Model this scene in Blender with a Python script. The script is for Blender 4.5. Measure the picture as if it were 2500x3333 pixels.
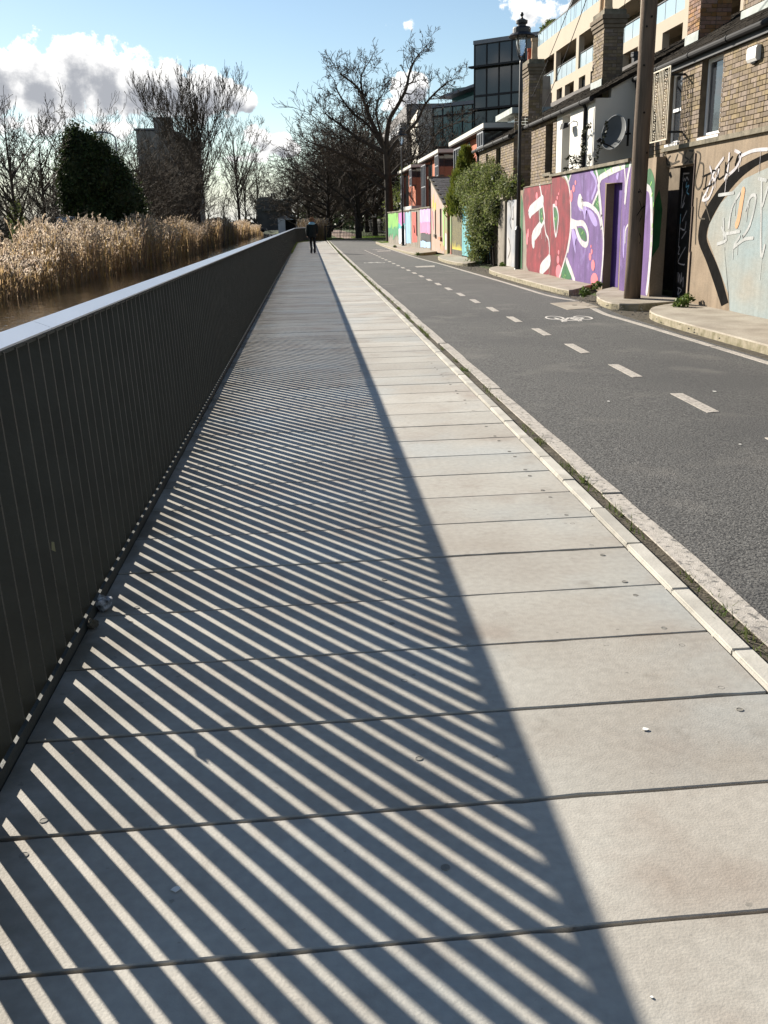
import bpy, bmesh, math, random
import numpy as np
from mathutils import Vector, Matrix

for o in list(bpy.data.objects): bpy.data.objects.remove(o)
SC = bpy.context.scene
COL = SC.collection
# ------------------------------------------------------------------ camera
cam = bpy.data.cameras.new('camera'); cam.sensor_fit = 'HORIZONTAL'; cam.sensor_width = 36.0
cam.lens = 36.0*3102.18/2500.0; cam.clip_start = 0.05; cam.clip_end = 3000.0
camo = bpy.data.objects.new('camera', cam); COL.objects.link(camo); SC.camera = camo
R_ = Vector((0.99678385, -0.07688168, -0.02260906)); U_ = Vector((0.0439755, 0.28891151, 0.95634528)); F_ = Vector((0.06699342, 0.95426377, -0.29136324))
camo.matrix_world = Matrix(((R_.x, U_.x, -F_.x, 0), (R_.y, U_.y, -F_.y, 0), (R_.z, U_.z, -F_.z, 1.5), (0, 0, 0, 1)))
# ------------------------------------------------------------------ sun, sky, exposure
SUN_DIR = Vector((-1.364, 1.855, 1.0)).normalized()          # towards the sun
SUN_EL = math.asin(SUN_DIR.z); SUN_AZ = math.atan2(-SUN_DIR.x, SUN_DIR.y)
sl = bpy.data.lights.new('sun', 'SUN'); sl.energy = 5.0; sl.angle = math.radians(0.5); sl.color = (1.0, 0.93, 0.82)
so = bpy.data.objects.new('sun', sl); COL.objects.link(so); so.location = (-30, 40, 40)
so.rotation_euler = SUN_DIR.to_track_quat('Z', 'Y').to_euler()
SC.view_settings.view_transform = 'Standard'; SC.view_settings.look = 'None'
SC.view_settings.exposure = 1.35; SC.view_settings.gamma = 1.0; SC.view_settings.use_curve_mapping = False
SC.render.engine = 'CYCLES'
SC.cycles.max_bounces = 5; SC.cycles.diffuse_bounces = 2; SC.cycles.glossy_bounces = 3; SC.cycles.transparent_max_bounces = 6; SC.cycles.transmission_bounces = 4
SC.cycles.caustics_reflective = False; SC.cycles.caustics_refractive = False
try: SC.cycles.use_denoising = True
except Exception: pass

def build_world():
    w = bpy.data.worlds.new('World'); SC.world = w; w.use_nodes = True
    nt = w.node_tree; N = nt.nodes; L = nt.links
    for n in list(N): N.remove(n)
    out = N.new('ShaderNodeOutputWorld'); bg = N.new('ShaderNodeBackground')
    sky = N.new('ShaderNodeTexSky'); sky.sky_type = 'NISHITA'; sky.sun_disc = False
    sky.sun_elevation = SUN_EL; sky.sun_rotation = -SUN_AZ
    sky.air_density = 1.0; sky.dust_density = 0.12; sky.ozone_density = 1.6; sky.altitude = 10
    # --- cloud density as a node group over (azimuth, elevation) in degrees
    g = bpy.data.node_groups.new('cloud_density', 'ShaderNodeTree')
    g.interface.new_socket('az', in_out='INPUT', socket_type='NodeSocketFloat')
    g.interface.new_socket('el', in_out='INPUT', socket_type='NodeSocketFloat')
    g.interface.new_socket('d', in_out='OUTPUT', socket_type='NodeSocketFloat')
    gn = g.nodes; gl = g.links; gi = gn.new('NodeGroupInput'); go = gn.new('NodeGroupOutput')
    def m(op, a, b=None, c=None):
        n = gn.new('ShaderNodeMath'); n.operation = op
        for i, v in enumerate((a, b, c)):
            if v is None: continue
            if isinstance(v, (int, float)): n.inputs[i].default_value = v
            else: gl.new(v, n.inputs[i])
        return n.outputs[0]
    az, el = gi.outputs['az'], gi.outputs['el']
    comb = gn.new('ShaderNodeCombineXYZ'); gl.new(az, comb.inputs[0]); gl.new(el, comb.inputs[1])
    def noise(scale, detail, rough, off):
        n = gn.new('ShaderNodeTexNoise'); n.inputs['Scale'].default_value = scale; n.inputs['Detail'].default_value = detail
        n.inputs['Roughness'].default_value = rough
        v = gn.new('ShaderNodeVectorMath'); v.operation = 'ADD'; gl.new(comb.outputs[0], v.inputs[0]); v.inputs[1].default_value = off
        gl.new(v.outputs[0], n.inputs['Vector']); return n.outputs[0]
    nz = noise(0.62, 10, 0.62, (3, 1, 0))
    best = None
    for (a, e, ra, re, wgt) in CLOUDS:
        dx = m('DIVIDE', m('SUBTRACT', az, a), ra); dy = m('DIVIDE', m('SUBTRACT', el, e), re)
        r = m('SQRT', m('ADD', m('MULTIPLY', dx, dx), m('MULTIPLY', dy, dy)))
        f = m('MULTIPLY', m('SUBTRACT', 1.0, r), wgt)
        best = f if best is None else m('MAXIMUM', best, f)
    # clouds of the same kind elsewhere round the horizon
    n2 = noise(0.055, 3, 0.5, (40, 7, 0))
    band = m('SUBTRACT', 1.0, m('DIVIDE', m('ABSOLUTE', m('SUBTRACT', el, 9.0)), 14.0))
    outside = m('SMOOTH_MAX', 0.0, m('MULTIPLY', m('SUBTRACT', m('ABSOLUTE', m('ADD', az, -4.0)), 23.0), 0.2), 0.1)
    outside = m('MINIMUM', outside, 1.0)
    f2 = m('SUBTRACT', m('MULTIPLY', m('ADD', m('MULTIPLY', m('SUBTRACT', n2, 0.62), 4.0), m('MULTIPLY', band, 0.4)), outside), m('MULTIPLY', m('SUBTRACT', 1.0, outside), 1.0))
    best = m('MAXIMUM', best, f2)
    d = m('ADD', best, m('MULTIPLY', m('SUBTRACT', nz, 0.5), 2.6))
    gl.new(d, go.inputs['d'])
    # --- direction -> azimuth, elevation
    def M(op, a, b=None, c=None):
        n = N.new('ShaderNodeMath'); n.operation = op
        for i, v in enumerate((a, b, c)):
            if v is None: continue
            if isinstance(v, (int, float)): n.inputs[i].default_value = v
            else: L.new(v, n.inputs[i])
        return n.outputs[0]
    tc = N.new('ShaderNodeTexCoord'); sx = N.new('ShaderNodeSeparateXYZ'); L.new(tc.outputs['Generated'], sx.inputs[0])
    AZ = M('MULTIPLY', M('ARCTAN2', sx.outputs[0], sx.outputs[1]), 57.2958)
    EL = M('MULTIPLY', M('ARCSINE', sx.outputs[2]), 57.2958)
    def dens(da, de):
        n = N.new('ShaderNodeGroup'); n.node_tree = g
        L.new(M('ADD', AZ, da), n.inputs[0]); L.new(M('ADD', EL, de), n.inputs[1]); return n.outputs[0]
    d0 = dens(0, 0); d1 = dens(-0.3, 0.55)
    def ss(v, a, b):
        n = N.new('ShaderNodeMapRange'); n.interpolation_type = 'SMOOTHSTEP'; L.new(v, n.inputs[0]); n.inputs[1].default_value = a; n.inputs[2].default_value = b
        return n.outputs[0]
    cov = ss(d0, 0.0, 0.25); shade = ss(d1, -0.05, 1.15)
    mixc = N.new('ShaderNodeMix'); mixc.data_type = 'RGBA'; L.new(shade, mixc.inputs[0])
    mixc.inputs[6].default_value = CLOUD_LIT; mixc.inputs[7].default_value = CLOUD_DARK
    hz = N.new('ShaderNodeMix'); hz.data_type = 'RGBA'; L.new(M('MULTIPLY', ss(M('MULTIPLY', EL, -1.0), -4.0, 0.5), 0.8), hz.inputs[0])   # pale haze low over the horizon, all round
    L.new(sky.outputs[0], hz.inputs[6]); hz.inputs[7].default_value = (4.7, 5.3, 6.1, 1)
    mx = N.new('ShaderNodeMix'); mx.data_type = 'RGBA'; L.new(cov, mx.inputs[0]); L.new(hz.outputs[2], mx.inputs[6]); L.new(mixc.outputs[2], mx.inputs[7])
    L.new(mx.outputs[2], bg.inputs[0]); bg.inputs[1].default_value = 0.05; L.new(bg.outputs[0], out.inputs[0])
CLOUD_LIT = (10.5, 10.4, 10.2, 1); CLOUD_DARK = (3.6, 3.75, 4.1, 1)
CLOUDS = [(-16.2, 7.4, 2.4, 1.8, 1.4), (-14.2, 7.4, 2.0, 2.0, 1.4), (-12.4, 7.6, 1.8, 2.0, 1.4), (-10.8, 7.5, 1.7, 2.1, 1.4), (-9.0, 7.2, 1.8, 1.9, 1.4), (-7.3, 7.0, 1.7, 1.6, 1.4), (-5.5, 6.8, 1.7, 1.45, 1.4), (-4.0, 6.7, 1.3, 1.0, 1.2), (-3.1, 6.4, .8, .7, 1.2),
          (-19, 7.6, 2.6, 1.8, 1.2), (-14.5, 5.3, 2.6, .7, .55), (-10.5, 5.2, 2.0, .4, .4), (-1.7, 4.3, 1.0, .75, 1.2), (-2.5, 4.7, .8, .6, .9), (-1.1, 4.0, .9, .5, 1.0), (-3.0, 3.6, 1.5, .3, .5), (5.7, 6.8, .9, .9, 1.2), (6.4, 7.1, .8, .8, 1.2), (5.0, 6.3, .7, .5, .9),
          (13.2, 10.5, 2.2, .7, .42), (15.5, 9.6, 1.5, .9, .45), (11.0, 10.8, .9, .3, .22), (4.6, 10.1, .6, .12, .12)]
build_world()

# ------------------------------------------------------------------ materials
MATS = {}
def mat(name, col, rough=0.8, var=0.2, scale=3.0, bump=0.0, bscale=80.0, col2=None, metal=0.0, spec=0.15, rnd=0.0, island=False, streak=0.0, fine=0.0, detail=5.0, stretch=None, trans=0.0, tint=None, edge=None):
    if name in MATS: return MATS[name]
    m = bpy.data.materials.new(name); m.use_nodes = True; MATS[name] = m
    nt = m.node_tree; N = nt.nodes; L = nt.links; b = N['Principled BSDF']
    b.inputs['Roughness'].default_value = rough; b.inputs['Metallic'].default_value = metal
    b.inputs['Specular IOR Level'].default_value = spec
    geo = N.new('ShaderNodeNewGeometry')
    mp = N.new('ShaderNodeMapping'); L.new(geo.outputs['Position'], mp.inputs[0])
    if stretch: mp.inputs['Scale'].default_value = stretch
    def noise(s, det=detail):
        n = N.new('ShaderNodeTexNoise'); n.inputs['Scale'].default_value = s; n.inputs['Detail'].default_value = det; L.new(mp.outputs[0], n.inputs['Vector']); return n.outputs['Fac']
    def rng(v, a, b_, lo=0.0, hi=1.0):
        n = N.new('ShaderNodeMapRange'); L.new(v, n.inputs[0]); n.inputs[1].default_value = a; n.inputs[2].default_value = b_; n.inputs[3].default_value = lo; n.inputs[4].default_value = hi; return n.outputs[0]
    c = (*col, 1); c2 = (*(col2 if col2 else [x*(1-var) for x in col]), 1)
    mx = N.new('ShaderNodeMix'); mx.data_type = 'RGBA'; mx.inputs[6].default_value = c; mx.inputs[7].default_value = c2
    L.new(rng(noise(scale), 0.35, 0.68), mx.inputs[0]); cur = mx.outputs[2]
    def mul(cur, fac):
        n = N.new('ShaderNodeMix'); n.data_type = 'RGBA'; n.blend_type = 'MULTIPLY'; n.inputs[0].default_value = 1.0
        L.new(cur, n.inputs[6]); L.new(fac, n.inputs[7]); return n.outputs[2]
    for tn in (tint or ()):
        tm = N.new('ShaderNodeMix'); tm.data_type = 'RGBA'; L.new(rng(noise(tn[1], tn[4]), tn[2], tn[2]+tn[5], 0, tn[3]), tm.inputs[0]); L.new(cur, tm.inputs[6]); tm.inputs[7].default_value = (*tn[0], 1); cur = tm.outputs[2]
    if edge:      # dirt that has gathered along one side
        sx_ = N.new('ShaderNodeSeparateXYZ'); L.new(geo.outputs['Position'], sx_.inputs[0]); ef = N.new('ShaderNodeMath'); ef.operation = 'MULTIPLY'
        L.new(rng(sx_.outputs[0], edge[0], edge[1], 0, 1), ef.inputs[0]); L.new(rng(noise(4.0, 6.0), .3, .65, .15, 1.0), ef.inputs[1])
        em = N.new('ShaderNodeMix'); em.data_type = 'RGBA'; L.new(ef.outputs[0], em.inputs[0]); L.new(cur, em.inputs[6]); em.inputs[7].default_value = (*edge[2], 1); cur = em.outputs[2]
    if fine: cur = mul(cur, rng(noise(scale*25, 2.0), 0.3, 0.7, 1-fine, 1+fine))
    if rnd or island:
        oi = N.new('ShaderNodeObjectInfo'); v = oi.outputs['Random']
        if island:
            a = N.new('ShaderNodeMath'); a.operation = 'ADD'; L.new(v, a.inputs[0]); L.new(geo.outputs['Random Per Island'], a.inputs[1])
            f = N.new('ShaderNodeMath'); f.operation = 'FRACT'; L.new(a.outputs[0], f.inputs[0]); v = f.outputs[0]
        cur = mul(cur, rng(v, 0, 1, 1-rnd, 1+rnd))
        if island and rnd > .2:
            h = N.new('ShaderNodeHueSaturation'); L.new(cur, h.inputs['Color'])
            f2 = N.new('ShaderNodeMath'); f2.operation = 'MULTIPLY'; L.new(v, f2.inputs[0]); f2.inputs[1].default_value = 7.31
            f3 = N.new('ShaderNodeMath'); f3.operation = 'FRACT'; L.new(f2.outputs[0], f3.inputs[0])
            L.new(rng(f3.outputs[0], 0, 1, 0.485, 0.512), h.inputs['Hue']); L.new(rng(f3.outputs[0], 0, 1, 0.7, 1.15), h.inputs['Saturation']); cur = h.outputs[0]
    if streak:
        mp2 = N.new('ShaderNodeMapping'); L.new(geo.outputs['Position'], mp2.inputs[0]); mp2.inputs['Scale'].default_value = (3.0, 3.0, 0.25)
        n = N.new('ShaderNodeTexNoise'); n.inputs['Scale'].default_value = 2.5; n.inputs['Detail'].default_value = 6; L.new(mp2.outputs[0], n.inputs['Vector'])
        cur = mul(cur, rng(n.outputs['Fac'], 0.4, 0.75, 1.0, 1-streak))
    L.new(cur, b.inputs['Base Color'])
    if bump:
        bn = N.new('ShaderNodeBump'); bn.inputs['Strength'].default_value = bump; bn.inputs['Distance'].default_value = 0.01
        L.new(noise(bscale, 3.0), bn.inputs['Height']); L.new(bn.outputs[0], b.inputs['Normal'])
    if trans:
        tr = N.new('ShaderNodeBsdfTranslucent'); L.new(cur, tr.inputs[0]); ms = N.new('ShaderNodeMixShader'); ms.inputs[0].default_value = trans
        L.new(b.outputs[0], ms.inputs[1]); L.new(tr.outputs[0], ms.inputs[2]); L.new(ms.outputs[0], N['Material Output'].inputs[0])
    return m

# ------------------------------------------------------------------ mesh helpers
WOFF = {}
def woff(o): return WOFF.get(o.name, Vector((0, 0, 0))) if o is not None else Vector((0, 0, 0))
def tag(o, label=None, cat=None, group=None, kind=None):
    if label: o['label'] = label
    if cat: o['category'] = cat
    if group: o['group'] = group
    if kind: o['kind'] = kind
    return o
def empty(name, loc, label, cat, group=None):
    o = bpy.data.objects.new(name, None); COL.objects.link(o); o.location = loc; o.empty_display_size = 0.2
    WOFF[o.name] = Vector(loc); return tag(o, label, cat, group)
def link(name, me, parent=None, loc=None, scale=None, rot=None):
    """link a mesh object; loc is a WORLD position (mesh is local to it)"""
    o = bpy.data.objects.new(name, me); COL.objects.link(o)
    base = woff(parent); loc = Vector(loc) if loc is not None else Vector((0, 0, 0)) + base
    if parent is not None: o.parent = parent
    o.location = loc - base; WOFF[o.name] = loc
    if scale is not None: o.scale = scale
    if rot is not None: o.rotation_euler = rot
    return o
class MB:
    def __init__(s): s.v = []; s.f = []
    def add(s, vs, fs):
        n = len(s.v); s.v += [tuple(p) for p in vs]; s.f += [tuple(i+n for i in f) for f in fs]; return s
    def box(s, x0, x1, y0, y1, z0, z1):
        return s.add([(x0,y0,z0),(x1,y0,z0),(x1,y1,z0),(x0,y1,z0),(x0,y0,z1),(x1,y0,z1),(x1,y1,z1),(x0,y1,z1)],
                     [(0,3,2,1),(4,5,6,7),(0,1,5,4),(1,2,6,5),(2,3,7,6),(3,0,4,7)])
    def quad(s, a, b, c, d): return s.add([a, b, c, d], [(0, 1, 2, 3)])
    def prism(s, poly, z0, z1):     # poly in xy (counter-clockwise)
        n = len(poly); vs = [(x, y, z0) for x, y in poly]+[(x, y, z1) for x, y in poly]
        fs = [tuple(range(n-1, -1, -1)), tuple(range(n, 2*n))]+[(i, (i+1) % n, n+(i+1) % n, n+i) for i in range(n)]
        return s.add(vs, fs)
    def prism_x(s, poly, x0, x1):   # poly in (y,z)
        n = len(poly); vs = [(x0, y, z) for y, z in poly]+[(x1, y, z) for y, z in poly]
        fs = [tuple(range(n)), tuple(range(2*n-1, n-1, -1))]+[(i, n+i, n+(i+1) % n, (i+1) % n) for i in range(n)]
        return s.add(vs, fs)
    def prism_y(s, poly, y0, y1):   # poly in (x,z)
        n = len(poly); vs = [(x, y0, z) for x, z in poly]+[(x, y1, z) for x, z in poly]
        fs = [tuple(range(n)), tuple(range(2*n-1, n-1, -1))]+[(i, n+i, n+(i+1) % n, (i+1) % n) for i in range(n)]
        return s.add(vs, fs)
    def tube(s, pts, rad, n=8, cap=True):
        pts = [Vector(p) for p in pts]; rad = [rad]*len(pts) if isinstance(rad, (int, float)) else rad
        vs = []; up = Vector((0.13, 0.21, 0.97))
        for i, p in enumerate(pts):
            t = (pts[min(i+1, len(pts)-1)]-pts[max(i-1, 0)]).normalized()
            a = t.cross(up)
            if a.length < 0.2: a = t.cross(Vector((1, 0, 0)))
            a.normalize(); b = t.cross(a).normalized()
            for k in range(n):
                th = 2*math.pi*k/n; vs.append(p+(a*math.cos(th)+b*math.sin(th))*rad[i])
        fs = []
        for i in range(len(pts)-1):
            for k in range(n): fs.append((i*n+k, i*n+(k+1) % n, (i+1)*n+(k+1) % n, (i+1)*n+k))
        if cap: fs += [tuple(range(n)), tuple(range(len(pts)*n-1, (len(pts)-1)*n-1, -1))]
        return s.add(vs, fs)
    def lathe(s, prof, cx, cy, n=16):  # prof [(r,z)]
        vs = [(cx+r*math.cos(2*math.pi*k/n), cy+r*math.sin(2*math.pi*k/n), z) for r, z in prof for k in range(n)]
        fs = [(i*n+k, i*n+(k+1) % n, (i+1)*n+(k+1) % n, (i+1)*n+k) for i in range(len(prof)-1) for k in range(n)]
        fs += [tuple(range(n-1, -1, -1)), tuple(range((len(prof)-1)*n, len(prof)*n))]
        return s.add(vs, fs)
    def mesh(s, name, m, off=Vector((0, 0, 0)), smooth=False, fix=True):
        me = bpy.data.meshes.new(name); me.from_pydata([(x-off[0], y-off[1], z-off[2]) for x, y, z in s.v], [], s.f); me.materials.append(m)
        if fix:
            bm = bmesh.new(); bm.from_mesh(me); bmesh.ops.recalc_face_normals(bm, faces=bm.faces); bm.to_mesh(me); bm.free()
        if smooth: me.shade_smooth()
        return me
    def build(s, name, m, parent=None, smooth=False, kind=None, label=None, cat=None, group=None, fix=True, off=None):
        o = off if off is not None else woff(parent)
        ob = link(name, s.mesh(name, m, o, smooth, fix), parent, loc=o)
        return tag(ob, label, cat, group, kind)
def np_mesh(name, V, Fq, m, parent=None, kind=None, smooth=False, off=None):
    o = off if off is not None else woff(parent)
    me = bpy.data.meshes.new(name); V = np.asarray(V, dtype=np.float32)-np.array(o, dtype=np.float32); Fq = np.asarray(Fq, dtype=np.int32)
    k = Fq.shape[1]
    me.vertices.add(len(V)); me.vertices.foreach_set('co', V.ravel())
    me.loops.add(Fq.size); me.loops.foreach_set('vertex_index', Fq.ravel())
    me.polygons.add(len(Fq)); me.polygons.foreach_set('loop_start', np.arange(0, Fq.size, k, dtype=np.int32)); 
    me.update(calc_edges=True); me.validate(); me.materials.append(m)
    if smooth: me.shade_smooth()
    ob = link(name, me, parent, loc=o)
    return tag(ob, kind=kind)
def bevel_box_mesh(name, m, c=0.06):
    """unit box centred at origin with chamfered front edges (front = -x)"""
    mb = MB(); h = .5; e = h-c
    mb.add([(h,-h,-h),(h,h,-h),(h,h,h),(h,-h,h),(-h+.12,-h,-h),(-h+.12,h,-h),(-h+.12,h,h),(-h+.12,-h,h),(-h,-e,-e),(-h,e,-e),(-h,e,e),(-h,-e,e)],
           [(0,1,2,3),(0,4,5,1),(1,5,6,2),(2,6,7,3),(3,7,4,0),(4,8,9,5),(5,9,10,6),(6,10,11,7),(7,11,8,4),(8,11,10,9)])
    return mb.mesh(name, m)
def stroke(mb, pts, w, x, sides=None):
    """flat painted band in the (y,z) plane at x"""
    P = [Vector((y, z)) for y, z in pts]; L = []; Rr = []
    for i, p in enumerate(P):
        t = (P[min(i+1, len(P)-1)]-P[max(i-1, 0)]); t = t.normalized() if t.length > 1e-6 else Vector((1, 0)); n = Vector((-t.y, t.x))*w*.5
        if i > 0 and i < len(P)-1:
            a = (P[i]-P[i-1]).normalized(); b = (P[i+1]-P[i]).normalized(); c = max(.55, math.sqrt(max(0.0, (1+a.dot(b))/2))); n = n/c
        L.append(p+n); Rr.append(p-n)
    for i in range(len(P)-1):
        o_ = x-.00006*i
        mb.add([(o_, L[i].x, L[i].y), (o_, L[i+1].x, L[i+1].y), (o_, Rr[i+1].x, Rr[i+1].y), (o_, Rr[i].x, Rr[i].y)], [(0, 1, 2, 3)])
    for e in (0, -1):
        for k in range(1):
            c = P[e]; n = 8; mb.add([(x-.0011-.0002*e, c.x+w*.5*math.cos(2*math.pi*j/n), c.y+w*.5*math.sin(2*math.pi*j/n)) for j in range(n)], [tuple(range(n))])
def smooth_pts(pts, k=3, closed=False):
    P = [Vector(p) for p in pts]; n = len(P); out = []
    rng_ = range(n) if closed else range(n-1)
    for i in rng_:
        p0 = P[(i-1) % n] if closed or i > 0 else P[i]; p1 = P[i]; p2 = P[(i+1) % n]; p3 = P[(i+2) % n] if closed or i+2 < n else P[(i+1) % n]
        for j in range(k):
            t = j/k; out.append(tuple(0.5*((2*p1)+(-p0+p2)*t+(2*p0-5*p1+4*p2-p3)*t*t+(-p0+3*p1-3*p2+p3)*t*t*t)))
    if not closed: out.append(tuple(P[-1]))
    return out
# traced wall paintings, (y,z) on each wall
MURAL_FILLS=[('short',1,'red',[(28.649,2.353),(25.357,2.339),(25.205,1.705),(24.935,0.077),(27.909,0.01),(28.22,0.724),(28.543,1.545)]),('tall',1,'red',[(25.616,2.557),(24.701,2.497),(24.115,2.377),(23.781,2.195),(23.579,1.936),(23.478,1.682),(23.468,1.343),(23.581,0.913),(23.79,0.647),(24.072,0.353),(24.327,0.053),(25.486,0.059)]),('tall',1,'purple',[(23.521,2.518),(23.76,2.295),(23.781,2.195),(23.579,1.936),(23.478,1.682),(23.468,1.343),(23.581,0.913),(23.79,0.647),(24.072,0.353),(24.29,0.055),(22.992,0.046),(20.715,0.058),(20.794,2.144),(21.13,2.479)]),('tall',1,'purple',[(21.242,2.268),(19.558,2.434),(19.2,2.458),(18.225,2.031),(17.949,1.911),(17.808,1.578),(17.772,0.882),(17.886,0.031),(19.558,0.053),(19.645,2.141),(20.745,2.172)]),('tall',2,'lilac',[(22.916,1.871),(22.76,1.656),(22.444,1.619),(22.234,1.424),(22.173,1.632),(21.85,1.644),(21.489,1.531),(21.238,1.344),(21.455,1.297),(21.822,1.454),(22.216,1.728),(22.58,1.71)]),('tall',2,'lilac',[(23.223,1.259),(23.338,1.122),(22.948,0.671),(22.96,1.008),(22.531,0.899),(22.868,1.043)]),('tall',2,'lilac',[(20.087,2.265),(19.995,2.337),(19.915,2.318),(19.973,2.2)]),('tall',2,'lilac',[(19.463,1.22),(19.375,1.296),(19.33,0.703),(19.427,0.839)]),('tall',2,'green',[(24.49,2.548),(23.524,2.535),(23.829,2.298),(24.194,2.449)]),('tall',2,'green',[(21.633,2.518),(21.091,2.512),(21.065,2.34),(21.314,2.231)]),('tall',2,'green',[(21.627,2.505),(19.159,2.485),(19.235,2.408),(19.578,2.398),(21.153,2.271)]),('tall',2,'green',[(18.26,2.24),(18.104,2.326),(17.919,2.224),(17.787,2.056),(17.666,1.713),(17.349,1.626),(17.272,1.303),(17.325,0.687),(17.584,0.522),(17.626,0.886),(17.787,1.578),(17.996,1.94),(18.227,2.045)]),('tall',2,'green',[(23.837,0.469),(23.369,0.33),(23.267,0.065),(24.255,0.066)]),('tall',2,'green',[(25.13,1.722),(24.863,1.7),(24.696,1.556),(24.782,1.342),(24.915,1.197)]),('tall',2,'green',[(21.689,1.735),(21.335,2.004),(21.136,1.953),(21.189,1.574)]),('tall',2,'green',[(22.801,1.26),(22.391,1.238),(22.133,1.134),(22.05,0.974),(22.358,1.001),(22.621,1.096)]),('short',2,'green',[(26.817,1.861),(26.437,1.911),(26.293,1.36),(26.621,1.244)]),('gap',1,'green',[(29.547,2.12),(29.258,1.757),(28.758,0.709),(28.592,0.017),(29.553,-0.016),(29.668,1.975)]),('tall',4,'pink',[(24.177,0.205),(24.203,0.118),(24.297,0.051),(24.434,0.02),(24.578,0.036),(24.691,0.094),(24.74,0.179),(24.712,0.268),(24.615,0.335),(24.476,0.364),(24.333,0.347),(24.224,0.289)]),('tall',4,'pink',[(24.424,0.484),(24.435,0.434),(24.476,0.396),(24.538,0.38),(24.603,0.391),(24.654,0.426),(24.677,0.475),(24.666,0.526),(24.624,0.564),(24.562,0.579),(24.497,0.568),(24.447,0.533)]),('tall',4,'pink',[(24.431,0.664),(24.439,0.635),(24.466,0.613),(24.505,0.604),(24.547,0.611),(24.58,0.631),(24.594,0.659),(24.587,0.689),(24.559,0.711),(24.52,0.719),(24.478,0.713),(24.446,0.692)]),('tall',4,'pink',[(24.798,1.842),(24.809,1.806),(24.85,1.781),(24.909,1.772),(24.97,1.783),(25.018,1.81),(25.038,1.846),(25.026,1.882),(24.985,1.907),(24.926,1.915),(24.865,1.905),(24.818,1.878)]),('tall',4,'pink',[(24.739,1.973),(24.745,1.95),(24.768,1.934),(24.801,1.929),(24.835,1.936),(24.862,1.953),(24.873,1.976),(24.867,1.999),(24.845,2.016),(24.812,2.021),(24.778,2.014),(24.751,1.996)]),('tall',4,'pink',[(24.633,2.067),(24.638,2.051),(24.656,2.04),(24.681,2.037),(24.707,2.042),(24.728,2.054),(24.736,2.07),(24.731,2.086),(24.714,2.097),(24.689,2.1),(24.662,2.095),(24.642,2.083)]),('tall',4,'pink',[(23.365,1.981),(23.372,1.915),(23.409,1.867),(23.467,1.85),(23.53,1.869),(23.58,1.92),(23.606,1.988),(23.598,2.055),(23.56,2.103),(23.502,2.119),(23.44,2.099),(23.39,2.049)]),('tall',4,'pink',[(23.196,2.142),(23.204,2.103),(23.236,2.075),(23.284,2.065),(23.335,2.078),(23.375,2.108),(23.393,2.149),(23.385,2.188),(23.353,2.216),(23.305,2.225),(23.254,2.212),(23.215,2.182)]),('tall',4,'pink',[(23.084,2.269),(23.089,2.243),(23.107,2.225),(23.135,2.219),(23.166,2.227),(23.19,2.247),(23.201,2.274),(23.197,2.3),(23.178,2.318),(23.15,2.324),(23.12,2.316),(23.096,2.296)]),('tall',4,'pink',[(21.031,0.163),(21.055,0.083),(21.145,0.019),(21.277,-0.011),(21.417,0.002),(21.526,0.055),(21.575,0.133),(21.549,0.215),(21.457,0.279),(21.323,0.307),(21.185,0.292),(21.078,0.24)]),('tall',4,'pink',[(21.313,0.474),(21.323,0.414),(21.366,0.369),(21.432,0.35),(21.503,0.362),(21.56,0.404),(21.587,0.463),(21.577,0.524),(21.533,0.569),(21.467,0.588),(21.396,0.574),(21.34,0.533)]),('tall',4,'pink',[(21.614,0.646),(21.62,0.606),(21.65,0.576),(21.695,0.563),(21.744,0.573),(21.782,0.601),(21.8,0.64),(21.794,0.681),(21.763,0.711),(21.718,0.723),(21.67,0.714),(21.632,0.686)]),('tall',4,'pink',[(21.532,0.761),(21.536,0.73),(21.556,0.707),(21.586,0.698),(21.619,0.706),(21.646,0.727),(21.659,0.757),(21.654,0.788),(21.634,0.81),(21.604,0.819),(21.571,0.812),(21.545,0.79)]),('tall',4,'pink',[(21.628,0.869),(21.631,0.852),(21.644,0.839),(21.664,0.834),(21.685,0.838),(21.702,0.85),(21.709,0.868),(21.707,0.885),(21.693,0.898),(21.674,0.904),(21.653,0.899),(21.636,0.887)]),('short',4,'pink',[(28.028,0.933),(28.035,0.851),(28.072,0.79),(28.127,0.767),(28.188,0.788),(28.236,0.848),(28.26,0.93),(28.252,1.012),(28.215,1.073),(28.159,1.095),(28.099,1.074),(28.051,1.014)]),('short',4,'pink',[(27.939,1.097),(27.945,1.036),(27.976,0.991),(28.022,0.974),(28.072,0.99),(28.111,1.034),(28.13,1.095),(28.123,1.157),(28.092,1.202),(28.046,1.218),(27.996,1.202),(27.957,1.158)]),('short',4,'pink',[(26.935,2.075),(26.947,2.027),(26.988,1.993),(27.048,1.981),(27.112,1.996),(27.161,2.032),(27.183,2.081),(27.171,2.129),(27.129,2.163),(27.069,2.174),(27.006,2.16),(26.957,2.123)]),('tan',1,'teal',[(13.744,2.102),(14.475,1.986),(15.259,1.656),(15.647,1.333),(15.684,1.148),(15.328,0.834),(14.688,0.288),(14.615,0.056),(14.083,0.026),(13.314,0.013),(12.306,0.081),(12.746,2.149)])]
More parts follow.
